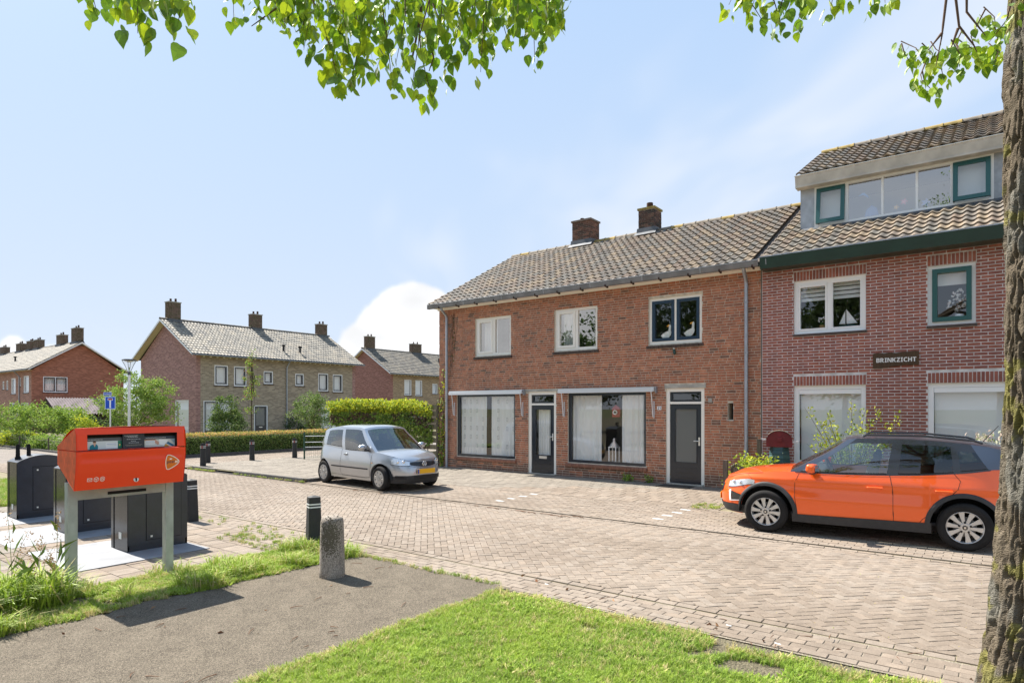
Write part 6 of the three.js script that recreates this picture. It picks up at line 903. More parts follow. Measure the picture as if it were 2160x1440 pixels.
  const pf = k.at(0.0001, 0.47, 0.03); const pl = part('number_plate', B().add(new RoundedBoxGeometry(0.012, 0.11, 0.52, 1, 0.004), TM(pf[0] + 0.008, 0.475, 0)), C.yellow, car); part('country_band', B().box(pf[0] + 0.012, 0.424, 0.215, pf[0] + 0.0165, 0.526, 0.258), C.blue, pl);
  for (const [z, d] of [[0.15, 0.5], [-0.35, 0.5]]) part('wiper', B().tube([[1.06, 0.955, z], [0.98, 0.975, z + 0.25], [0.9, 1.02, z + 0.5 * 0.9]], 0.008, 5), C.seam, car);
}
// --- orange crossover ---
{
  const car = thing('parked_car', 'orange crossover with a dark blue roof parked in front of the red brick house', 'car', [12.266, 0.012, 3.476], PI + 0.0916);
  const k = carBody(car, {
    xF: 2.115, xR: -2.02, hw: 0.885, nf: 3.1, nr: 4.4, sill: 0.24, wheels: [1.283, -1.283], R: 0.326, archR: 0.405, paint: C.orange, roofPaint: C.roofBlue, winFrame: C.blackGloss, pillarM: C.roofBlue, lip: C.clad, cowl: 0.93, crown: 0.05, roofCrown: 0.045, screenGlass: C.glass,
    bottom: curve([[-2.1, 0.36], [-1.6, 0.27], [-0.8, 0.235], [0.8, 0.225], [1.7, 0.24], [2.1, 0.25]]),
    shoulder: curve([[-2.05, 1.05], [-1.7, 1.12], [-1.3, 1.07], [-0.7, 1.01], [0.2, 0.975], [0.93, 0.97], [1.4, 0.935], [1.8, 0.875], [2.0, 0.80], [2.12, 0.76]]),
    side: curve([[0.2, 0.05], [0.30, 0.03], [0.42, 0.012], [0.55, 0.0], [0.68, 0.016], [0.79, 0.022], [0.83, 0.012], [0.90, 0.03], [1.0, 0.06], [1.12, 0.09]]), front: curve([[0.2, 0.10], [0.35, 0.02], [0.5, 0.0], [0.66, 0.03], [0.78, 0.11], [0.9, 0.28], [1.0, 0.4]]), rear: curve([[0.3, 0.06], [0.5, 0.0], [0.8, 0.03], [1.1, 0.10]]),
    rail: curve([[-1.9, 1.33], [-1.5, 1.43], [-0.8, 1.495], [0.0, 1.50], [0.18, 1.47], [0.4, 1.42]]), railZ: curve([[-1.8, 0.60], [-0.5, 0.645], [0.3, 0.63]]),
    cols: [[0.93, 0.16, 'paint'], [0.80, 0.03, 'glass', [0.03, 0.87]], [-0.36, -0.44, 'black'], [-0.50, -0.56, 'dark', [0.03, 0.85]], [-1.16, -1.12, 'black'], [-1.24, -1.2, 'dark', [0.06, 0.72]], [-1.56, -1.36, 'paint'], [-1.9, -1.72, 'end']],
  });
  for (const x of [1.283, -1.283]) for (const s of [1, -1]) wheel(car, x, s * 0.765, 0.326, 0.205, 'alloy', s);
  for (const sg of [1, -1]) {
    // cladding: sills, arches
    const sA = k.sAtX(0.90) * sg, sB = k.sAtX(-0.90) * sg; k.strip('sill_cladding', C.clad, sA, sB, (i) => 0.205, (i) => lerp(0.325, 0.35, i), 0.012, 40, 4);
    for (const xa of [1.283, -1.283]) { const b = B(); b.grid((i, j) => { const a = lerp(-0.12, PI + 0.12, i), r = lerp(0.40, 0.462, j), y = max(0.24, 0.326 + r * sin(a)), x = xa + r * cos(a) * (j ? 1.0 : 1); return k.at(k.sAtX(x) * sg, y, 0.016 - 0.012 * (j > 0.9 ? 1 : 0)); }, 48, 4, sg < 0); part('arch_cladding', b, C.clad, car); }
    k.seam([[0.80, 0.955], [0.86, 0.80], [0.86, 0.6], [0.83, 0.40]], sg); k.seam([[-0.40, 0.99], [-0.44, 0.8], [-0.45, 0.24]], sg); k.seam([[-1.16, 1.06], [-1.24, 0.95], [-1.21, 0.84], [-0.98, 0.56], [-0.80, 0.40], [-0.72, 0.28], [-0.5, 0.245]], sg); k.seam([[1.62, 0.90], [1.50, 0.80]], sg, 0.005);
    k.strip('window_trim', C.blackGloss, k.sAtX(0.86) * sg, k.sAtX(-1.6) * sg, (i) => k.top(lerp(k.sAtX(0.86), k.sAtX(-1.6), i)) - 0.012, (i) => k.top(lerp(k.sAtX(0.86), k.sAtX(-1.6), i)) + 0.004, 0.006, 40, 1);
    for (const x of [-0.22, -1.05]) { const h = k.at(sg * k.sAtX(x), 0.80, 0.02); part('door_handle', B().add(new RoundedBoxGeometry(0.21, 0.03, 0.035, 2, 0.013), TM(h[0], h[1], h[2])), C.orange, car); part('handle_cup', B().add(new THREE.SphereGeometry(0.06, 12, 8), TM(h[0] - 0.01, h[1] - 0.012, h[2] - sg * 0.02, 0, 0, 0, 1, 0.6, 0.2)), C.orange, car); }
    const m = part('mirror', B().add(new RoundedBoxGeometry(0.13, 0.13, 0.22, 3, 0.045), TM(0.60, 1.05, sg * 1.0, 0, sg * 0.2, 0.12)), C.orange, car); part('mirror_foot', B().add(new RoundedBoxGeometry(0.10, 0.05, 0.16, 2, 0.02), TM(0.60, 0.985, sg * 0.91, 0, 0, 0)), C.clad, m); part('mirror_glass', B().add(new THREE.PlaneGeometry(0.18, 0.1), TM(0.532, 1.045, sg * 1.0, 0, -PI / 2 + sg * 0.2)), C.chrome, m);
    // lamps
    const y0 = (i) => lerp(0.66, 0.735, smooth(0.1, 1, i)), y1 = (i) => lerp(0.745, 0.835, i) - 0.03 * smooth(0.75, 1, i), hl = k.strip('headlamp', C.lampIn, sg * 0.62, sg * 1.12, y0, y1, 0.004, 18, 5); k.strip('lamp_lens', C.lens, sg * 0.615, sg * 1.125, (i) => y0(i) - 0.004, (i) => y1(i) + 0.004, 0.014, 18, 5, hl); k.strip('lamp_rim', C.blackGloss, sg * 0.61, sg * 1.13, (i) => y0(i) - 0.012, (i) => y0(i) - 0.002, 0.008, 18, 1, hl); for (const q of [0.72, 0.86]) { const p = k.at(sg * q, 0.745, 0.006); part('lamp_bowl', B().add(new THREE.SphereGeometry(0.042, 14, 10), TM(p[0] - 0.01, p[1], p[2], 0, 0, 0, 0.5, 0.8, 1)), C.chrome, hl); }
    k.strip('fog_recess', C.blackGloss, sg * 0.70, sg * 0.90, (i) => lerp(0.44, 0.47, i), (i) => lerp(0.60, 0.55, i), 0.006, 6, 3); k.strip('fog_surround', C.stripeLamp, sg * 0.66, sg * 0.70, (i) => lerp(0.44, 0.45, i), 0.61, 0.010, 3, 4); k.strip('fog_surround', C.stripeLamp, sg * 0.66, sg * 0.92, (i) => lerp(0.425, 0.455, i), (i) => lerp(0.44, 0.466, i), 0.010, 8, 1);
    k.strip('tail_lamp', C.tail, sg * (k.total - 0.75), sg * (k.total - 0.3), 0.85, 0.98, 0.008, 10, 4);
    part('roof_rail', B().tube([[-0.05, 1.53, sg * 0.60], [-0.1, 1.555, sg * 0.605], [-0.8, 1.555, sg * 0.61], [-1.4, 1.50, sg * 0.59], [-1.5, 1.465, sg * 0.585]], 0.016, 6), C.blackGloss, car);
  }
  k.strip('front_apron', C.clad, -1.22, 1.22, 0.25, 0.385, 0.012, 50, 4); k.strip('rear_apron', C.clad, k.total - 1.0, k.total - 0.0001, 0.26, 0.55, 0.01, 30, 4); k.strip('rear_apron', C.clad, -(k.total - 1.0), -(k.total - 0.0001), 0.26, 0.55, 0.01, 30, 4);
  k.strip('grille', C.blackGloss, -0.45, 0.45, (i) => 0.53 + 0.05 * pow(2 * i - 1, 2), 0.70, 0.008, 20, 4); const pf = k.at(0.0001, 0.45, 0.02); part('number_plate', B().add(new RoundedBoxGeometry(0.012, 0.11, 0.52, 1, 0.004), TM(pf[0] - 0.012, 0.46, 0)), C.yellow, car);
  k.strip('bonnet_gap', C.seam, -1.25, 1.25, (i) => k.top(lerp(-1.25, 1.25, i)) - 0.014, (i) => k.top(lerp(-1.25, 1.25, i)) - 0.008, 0.004, 40, 1);
  part('aerial', B().tube([[-1.55, 1.47, 0], [-1.73, 1.70, 0]], [0.007, 0.004], 5), C.seam, car); part('wiper', B().tube([[0.98, 1.0, 0.1], [0.9, 1.02, -0.35]], 0.008, 5).tube([[0.98, 1.0, 0.5], [0.9, 1.02, 0.1]], 0.008, 5), C.seam, car); part('cowl_panel', B().grid((i, j) => [lerp(1.0, 0.90, i), 0.985 + 0.03 * (1 - pow(2 * j - 1, 2)), lerp(-0.68, 0.68, j)], 1, 12, true), C.clad, car);
}

// ================= plants =================
const V_ = {
  leaf: mat({ vertexColors: true, roughness: 0.9, transmission: 0.32, thickness: 0, ior: 1.3, side: THREE.DoubleSide }),
  stem: mat({ rgb: [0.13, 0.10, 0.07], roughness: 0.95 }),
};
// one bent leaf (four triangles) at p, pointing along d, width w
function putLeaf(b, p, d, side, L, w) {
  const n = [d[1] * side[2] - d[2] * side[1], d[2] * side[0] - d[0] * side[2], d[0] * side[1] - d[1] * side[0]], q = (a, s, h) => [p[0] + d[0] * a * L + side[0] * s * w + n[0] * h * L, p[1] + d[1] * a * L + side[1] * s * w + n[1] * h * L, p[2] + d[2] * a * L + side[2] * s * w + n[2] * h * L];
  const base = q(0, 0, 0), tip = q(1, 0, -0.12), l = q(0.45, -0.5, 0.10), r = q(0.45, 0.5, 0.10);
  b.poly([base, r, tip]); b.poly([base, tip, l]);
}
function rdir(r) { const z = 2 * r() - 1, a = r() * 2 * PI, s = sqrt(1 - z * z); return [s * cos(a), z, s * sin(a)]; }
function cross(a, b) { const c = [a[1] * b[2] - a[2] * b[1], a[2] * b[0] - a[0] * b[2], a[0] * b[1] - a[1] * b[0]], l = hypot(...c) || 1; return c.map((v) => v / l); }
function leafAt(b, r, p, size, tints, upBias = 0.2, asp = 0.55) {
  let d = rdir(r); d = [d[0], d[1] + upBias, d[2]]; const l = hypot(...d) || 1; d = d.map((v) => v / l); const s = cross(d, rdir(r)), t = tints[floor(r() * tints.length)], v = 0.75 + 0.5 * r(); b.color(t[0] * v, t[1] * v, t[2] * v); const L = size * (0.7 + 0.6 * r()); putLeaf(b, p, d, s, L, L * asp);
}
// leaves in clumps spread through ellipsoids [cx, cy, cz, rx, ry, rz]
function leafCloud(b, r, lobes, n, clumps, size, tints, spread = 0.22, shell = 0.55) {
  const vol = lobes.map((q) => q[3] * q[4] * q[5]), tot = vol.reduce((a, c) => a + c, 0), cs = [];
  for (let i = 0; i < clumps; i++) { let k = 0, x = r() * tot; while (x > vol[k]) x -= vol[k++]; const q = lobes[k], d = rdir(r), m = shell + (1 - shell) * pow(r(), 0.6); cs.push([q[0] + d[0] * q[3] * m, q[1] + d[1] * q[4] * m, q[2] + d[2] * q[5] * m, spread * (0.5 + r())]); }
  for (let i = 0; i < n; i++) { const c = cs[floor(r() * cs.length)], g = () => (r() + r() + r() - 1.5) * 1.15; leafAt(b, r, [c[0] + g() * c[3], max(0.03, c[1] + g() * c[3] * 0.8), c[2] + g() * c[3]], size, tints); }
  return cs;
}
const G1 = [[0.23, 0.34, 0.045], [0.29, 0.41, 0.06], [0.16, 0.26, 0.04], [0.38, 0.48, 0.10]], G2 = [[0.14, 0.23, 0.045], [0.20, 0.29, 0.065], [0.10, 0.17, 0.035], [0.30, 0.36, 0.12]], GY = [[0.46, 0.50, 0.035], [0.56, 0.56, 0.05], [0.34, 0.43, 0.035], [0.24, 0.34, 0.035]], GD = [[0.055, 0.10, 0.022], [0.08, 0.14, 0.03], [0.04, 0.075, 0.02], [0.11, 0.17, 0.045]];
function bush(name, label, cat, [x, y, z], lobes, { n, clumps, size, tints, seed, spread, stems = 5, trunk, group, shell }) {
  const t = thing(name, label, cat, [x, y, z], 0, group), r = RNG(seed), fo = B(), cs = leafCloud(fo, r, lobes, n, clumps, size, tints, spread, shell), st = B();
  if (trunk) { st.tube([[0, 0, 0], [trunk[0] * 0.3, trunk[1] * 0.5, 0], [trunk[0], trunk[1], trunk[2] || 0]], [trunk[3], trunk[3] * 0.8, trunk[3] * 0.6], 8); }
  for (let i = 0; i < stems; i++) { const c = cs[floor(r() * cs.length)], b0 = trunk ? [trunk[0], trunk[1] * (0.7 + 0.3 * r()), 0] : [(r() - 0.5) * 0.3, 0, (r() - 0.5) * 0.3]; st.tube([b0, [lerp(b0[0], c[0], 0.5) + (r() - 0.5) * 0.1, lerp(b0[1], c[1], 0.55), lerp(b0[2], c[2], 0.5)], [c[0], c[1], c[2]]], [0.022, 0.014, 0.005], 5, false); }
  part(trunk ? 'trunk' : 'stems', st, V_.stem, t); stuff(trunk ? 'crown' : 'foliage', fo, V_.leaf, t); return t;
}
bush('tree', 'broad leafy light green tree right behind the street lamp', 'tree', [-20.6, 0, 0.9], [[0, 2.0, 0, 1.35, 1.1, 1.35], [-0.2, 3.0, 0.3, 0.95, 0.75, 0.9], [0.9, 2.6, -0.8, 0.75, 0.8, 0.75], [-0.9, 2.2, 0.9, 0.7, 0.8, 0.7], [1.2, 1.7, -1.1, 0.6, 0.6, 0.6]], { n: 9000, clumps: 170, size: 0.11, tints: [...G1, [0.30, 0.38, 0.12]], seed: 501, spread: 0.26, stems: 22, trunk: [0.05, 1.1, 0, 0.09] });
bush('shrub', 'bright yellow green shrub at the foot of the blue road sign', 'shrub', [-21.6, 0, 2.9], [[0, 0.8, 0, 0.7, 0.7, 0.6], [0.4, 0.6, -0.4, 0.6, 0.55, 0.5]], { n: 2400, clumps: 60, size: 0.1, tints: GY, seed: 502 });
bush('tree', 'spreading green tree over the flower border in front of the red brown terrace', 'tree', [-24.2, 0, 3.7], [[0, 1.5, 0, 1.3, 0.65, 1.2], [0.9, 1.35, -0.8, 0.9, 0.7, 0.8], [-1.2, 1.5, 1.0, 1.0, 0.7, 0.9]], { n: 7000, clumps: 130, size: 0.11, tints: G1, seed: 503, spread: 0.27, stems: 14, trunk: [0.1, 0.8, 0, 0.07] });
[[-28.2, 0, 4.3, 1.0, 0.75, 'low rounded shrub at the far end of the flower border', G2], [-26.4, 0, 4.2, 0.9, 0.6, 'leafy shrub among flowers beneath the spreading tree', GY], [-21.8, 0, 4.3, 0.75, 0.5, 'small shrub hard against the rope fence near the road sign', G1], [-31.0, 0, 3.6, 1.4, 1.3, 'tall dark shrub before the terrace front wall', G2], [-27, 0, 0.5, 1.5, 1.2, 'dark green shrub below the terrace gable window', GD]].forEach(([x, y, z, rr, h, label, tints], i) => bush('shrub', label, 'shrub', [x, y, z], [[0, h * 0.6, 0, rr, h * 0.6, rr], [rr * 0.5, h * 0.5, -rr * 0.4, rr * 0.7, h * 0.5, rr * 0.7]], { n: 2600, clumps: 60, size: 0.1, tints, seed: 510 + i }));
bush('shrub', 'rounded green shrub between the front window and door of the tan house', 'shrub', [-18.6, 0, -2.9], [[0, 0.95, 0, 0.95, 0.9, 0.9], [0.1, 1.8, 0.1, 0.75, 0.8, 0.7]], { n: 6000, clumps: 90, size: 0.1, tints: [...G2, ...GD], seed: 520, spread: 0.22 });
bush('tree', 'thin young tree with sparse reddish leaves before the tan house', 'tree', [-17.75, 0, -3.77], [[0, 4.6, 0, 0.45, 0.6, 0.4], [0.05, 3.6, 0, 0.55, 0.5, 0.5], [-0.1, 2.7, 0, 0.5, 0.5, 0.5], [0.3, 2.0, 0.2, 0.35, 0.5, 0.3]], { n: 900, clumps: 46, size: 0.095, tints: [...G1, [0.42, 0.24, 0.10]], seed: 521, spread: 0.15, stems: 18, trunk: [0.02, 4.7, 0, 0.045], shell: 0.2 });
bush('tree', 'loose grey green garden tree hiding the pale garage front', 'tree', [-16.9, 0, -6.9], [[0, 1.6, 0, 1.2, 0.95, 1.1], [0.2, 2.4, 0, 0.75, 0.6, 0.7], [0.5, 1.2, -0.6, 0.8, 0.7, 0.6]], { n: 4200, clumps: 110, size: 0.105, tints: [...G2, [0.24, 0.30, 0.13]], seed: 522, spread: 0.22, stems: 20, trunk: [0, 0.8, 0, 0.06], shell: 0.35 });
bush('shrub', 'dark ivy like shrub climbing by the downpipe of the tan house', 'shrub', [-23.9, 0, -10.6], [[0, 0.8, 0, 0.4, 0.8, 0.7], [0, 0.5, -1.0, 0.4, 0.5, 0.9]], { n: 2200, clumps: 50, size: 0.1, tints: GD, seed: 523 });
// --- clipped hedge with coppery young tops ---
{
  const t = thing('hedge', 'long clipped green hedge with coppery young leaves along its top', 'hedge'), r = RNG(530), fo = B(), tops = [[0.66, 0.40, 0.14], [0.56, 0.44, 0.13], [0.44, 0.42, 0.10], [0.70, 0.45, 0.22]];
  const cx = (z) => -12.05 + 0.10 * sin(z * 0.3); const rough = (z, y) => 0.06 * fbm(z * 2, y * 3, 4096, 3, 3);
  for (let i = 0; i < 30000; i++) {
    const z = lerp(4.3, -9.5, r()), face = r(); let x, y; const w = 0.47, h = 0.86;
    if (face < 0.5) { x = cx(z) + w - 0.02 + rough(z, 0) - r() * 0.09; y = 0.06 + r() * (h - 0.06); } else if (face < 0.9) { x = cx(z) + (2 * r() - 1) * w; y = h - r() * 0.1 + rough(z, 9) + 0.03; } else { x = cx(z) - w + r() * 0.1; y = r() * h; }
    const topy = y > h - 0.09; leafAt(fo, r, [x, y, z], topy ? 0.06 : 0.065, topy && r() < 0.72 ? tops : G2, topy ? 0.8 : 0.1, 0.6);
  }
  for (let i = 0; i < 2500; i++) { const x = cx(4.3) + (2 * r() - 1) * 0.46, y = r() * 0.88; leafAt(fo, r, [x, y, 4.3 + (r() - 0.5) * 0.1], 0.065, y > 0.8 ? tops : G2, 0.1, 0.6); }
  part('twigs', B().grid((s, q) => { const z = lerp(4.22, -9.4, s), P = [[0.36, 0.06], [0.38, 0.7], [0.2, 0.78], [-0.2, 0.78], [-0.38, 0.7], [-0.36, 0.06]][round(q * 5)]; return [cx(z) + P[0], P[1], z]; }, 40, 5), mat({ rgb: [0.035, 0.05, 0.02], roughness: 1 }), t); stuff('foliage', fo, V_.leaf, t);
}
// --- flower border with rope fence ---
{
  const t = thing('flower_border', 'low mixed green border plants behind a rope and post edging', 'plants', [0, 0, 0]), r = RNG(540), fo = B(); for (let i = 0; i < 16000; i++) { const x = lerp(-34, -12.9, r()), z = 4.62 - r() * 0.75; leafAt(fo, r, [x, 0.05 + r() * (0.42 + 0.28 * fbm(x * 0.8, 3, 4096, 3, 8)), z], 0.09, r() < 0.12 ? [[0.5, 0.52, 0.34]] : r() < 0.6 ? G2 : G1, 0.4); } stuff('foliage', fo, V_.leaf, t);
  const f = thing('rope_fence', 'row of little posts joined by a sagging rope along the border', 'fence'); for (let i = 0; i < 9; i++) { const x = -14 - i * 2.0; part('post', B().tube([[x, 0, 4.72], [x, 0.6, 4.72], [x, 0.62, 4.72]], [0.035, 0.035, 0.01], 6), greyWood, f); if (i) part('rope', B().tube([[x + 2, 0.55, 4.72], [x + 1.5, 0.49, 4.72], [x + 1, 0.47, 4.72], [x + 0.5, 0.49, 4.72], [x, 0.55, 4.72]], 0.012, 4, false), greyWood, f); }
}
// --- climbing plants over the timber fence ---
{
  const t = thing('climbing_plant', 'thick yellow green creeper with purple brown patches over the timber fence', 'creeper'), r = RNG(550), fo = B(), pur = [[0.16, 0.085, 0.075], [0.20, 0.12, 0.09], [0.12, 0.10, 0.05]];
  for (let i = 0; i < 26000; i++) {
    const x = lerp(-5.55, -0.5, r()), hang = 0.75 + 0.75 * fbm(x * 1.3, 2, 4096, 4, 12) - (x > -2.2 ? 0.0 : 0.25), ytop = 2.16 + 0.14 * fbm(x * 1.7, 7, 4096, 3, 4) - 0.10 * smooth(-1.3, -0.5, x) * 1.2, y = lerp(ytop, ytop - hang * 1.15, pow(r(), 0.9)), dens = x > -1.6 ? 0.5 : 1; if (r() > dens * (0.35 + 0.65 * smooth(0, 0.5, fbm(x * 4, y * 4, 4096, 3, 21) - 0.18 + (y > 1.75 ? 0.4 : 0)))) continue;
    const z = 0.06 + 0.26 * r() * smooth(0.2, 1.0, (y - 0.6)) + (y > 1.95 ? (r() - 0.5) * 0.5 : 0), band = y < ytop - 0.28 && y > ytop - 0.75 && fbm(x * 1.5, y * 2, 4096, 3, 33) > 0.47;
    leafAt(fo, r, [x, y, z], 0.085, y > ytop - 0.42 ? GY : band && r() < 0.6 ? pur : r() < 0.55 ? G1 : G2, -0.25, 0.75);
  }
  for (let i = 0; i < 1500; i++) { const x = -5.5 + (r() - 0.5) * 0.3, y = 0.5 + r() * 1.8; leafAt(fo, r, [x, y, 0.05 - r() * 1.2], 0.085, y > 2 ? GY : G1, 0, 0.75); }
  const st = B(); for (let i = 0; i < 26; i++) { const x = lerp(-5.3, -0.6, r()); st.tube([[x, 0.1, 0.06], [x + (r() - 0.5) * 0.3, 1.0, 0.09], [x + (r() - 0.5) * 0.6, 2.0, 0.1]], [0.02, 0.014, 0.006], 5, false); } part('stems', st, V_.stem, t); stuff('foliage', fo, V_.leaf, t);
  // thin ivy on the house corner
  const iv = thing('ivy', 'thin trails of ivy running up beside the corner downpipe', 'creeper'), f2 = B(), s2 = B(); for (let k = 0; k < 7; k++) { let x = -0.2 + r() * 0.16, y = 0.15, p = []; const top = 1.2 + r() * 2.6; while (y < top) { p.push([x, y, 0.012]); y += 0.12; x = clamp(x + (r() - 0.5) * 0.07, -0.27, 0.02); } s2.tube(p, 0.006, 4, false); for (const q of p) if (r() < 0.6) for (let m = 0; m < 4; m++) leafAt(f2, r, [q[0] + (r() - 0.5) * 0.14, q[1] + (r() - 0.5) * 0.1, 0.02 + r() * 0.05], 0.07, r() < 0.5 ? GY : G2, -0.4, 0.8); }
  for (let k = 0; k < 8; k++) { let x = 0.2 + r() * 0.2, y = 3.0 + r() * 0.7, p = []; while (y < 4.95) { p.push([x, y, 0.006]); y += 0.1; x += (r() - 0.35) * 0.06; } s2.tube(p, 0.004, 3, false); if (r() < 0.5) for (let m = 0; m < 10; m++) { const q = p[floor(r() * p.length)]; leafAt(f2, r, [q[0], q[1], 0.02], 0.05, GD, -0.4); } }
  part('stems', s2, mat({ rgb: [0.11, 0.075, 0.05], roughness: 1 }), iv); stuff('foliage', f2, V_.leaf, iv);
}
// --- front garden of the red house ---
{
  const t = thing('shrub', 'upright yellow green shrub with bare lower twigs in front of the red house', 'shrub', [11.7, 0.1, 0.85]), r = RNG(560), fo = B(), st = B();
  for (let k = 0; k < 26; k++) { const a = r() * 6.28, lean = 0.15 + r() * 0.75, top = 1.1 + r() * 0.95, ex = cos(a) * lean * 1.1 + (r() - 0.3) * 0.2, ez = sin(a) * lean * 0.5, p = []; for (let i = 0; i <= 8; i++) { const s = i / 8; p.push([ex * pow(s, 1.3), top * s, ez * pow(s, 1.3)]); } st.tube(p, [0.012, 0.011, 0.01, 0.009, 0.008, 0.007, 0.006, 0.004, 0.002], 4, false); for (let i = 0; i < 70; i++) { const s = 0.35 + 0.65 * pow(r(), 0.7), q = p[min(8, floor(s * 8))]; leafAt(fo, r, [q[0] + (r() - 0.5) * 0.12, top * s + (r() - 0.5) * 0.05, q[2] + (r() - 0.5) * 0.12], 0.055, GY, 0.6, 0.6); } }
  part('stems', st, V_.stem, t); stuff('foliage', fo, V_.leaf, t);
  bush('shrub', 'low glossy yellow green shrub inside the picket fence corner', 'shrub', [10.0, 0.1, 1.55], [[0, 0.45, 0, 0.42, 0.40, 0.5], [0.25, 0.5, -0.5, 0.35, 0.38, 0.4]], { n: 1500, clumps: 40, size: 0.085, tints: GY, seed: 561, spread: 0.14 });
  bush('shrub', 'pale pink and white tipped shrub showing above the back of the orange car', 'shrub', [14.1, 0.1, 0.75], [[0, 0.9, 0, 0.55, 0.62, 0.45]], { n: 2200, clumps: 60, size: 0.07, tints: [[0.66, 0.55, 0.48], [0.55, 0.56, 0.40], [0.70, 0.60, 0.55], [0.30, 0.36, 0.16]], seed: 562, spread: 0.14 });
  [[6.45, 0.10, 'leafy weed growing at the wall under the shop window'], [7.05, 0.08, 'weed tuft at the wall beside the dark front door'], [9.5, 0.3, 'weeds by the fence corner post']].forEach(([x, z, label], i) => bush('weed', label, 'weed', [x, 0.08, z], [[0, 0.09, 0, 0.1, 0.09, 0.06]], { n: i ? 70 : 160, clumps: 10, size: 0.06, tints: G1, seed: 570 + i, spread: 0.06, stems: 2, group: 'weeds along the house front' }));
}
// --- trees on the green, seen only as reflections in the windows ---
[[-6.3, 29.6, 14.5, 'tall dark tree on the green, mirrored in the goose window'], [6.25, 30.5, 11, 'tall tree on the green, mirrored in the sailing boat window'], [-13.6, 30, 8.0, 'lower tree on the green, mirrored low in the curtained upstairs windows'], [-2, 34, 11, 'dense tree on the green between two taller ones']].forEach(([x, z, h, label], i) => bush('tree', label, 'tree', [x, 0, z], [[0, h * 0.62, 0, h * 0.27, h * 0.36, h * 0.27], [h * 0.14, h * 0.5, h * 0.1, h * 0.22, h * 0.24, h * 0.22], [-h * 0.15, h * 0.5, -h * 0.08, h * 0.2, h * 0.25, h * 0.2]], { n: 9000, clumps: 220, size: 0.34, tints: GD, seed: 580 + i, spread: 0.7, stems: 14, trunk: [0.1, h * 0.45, 0, 0.22] }));

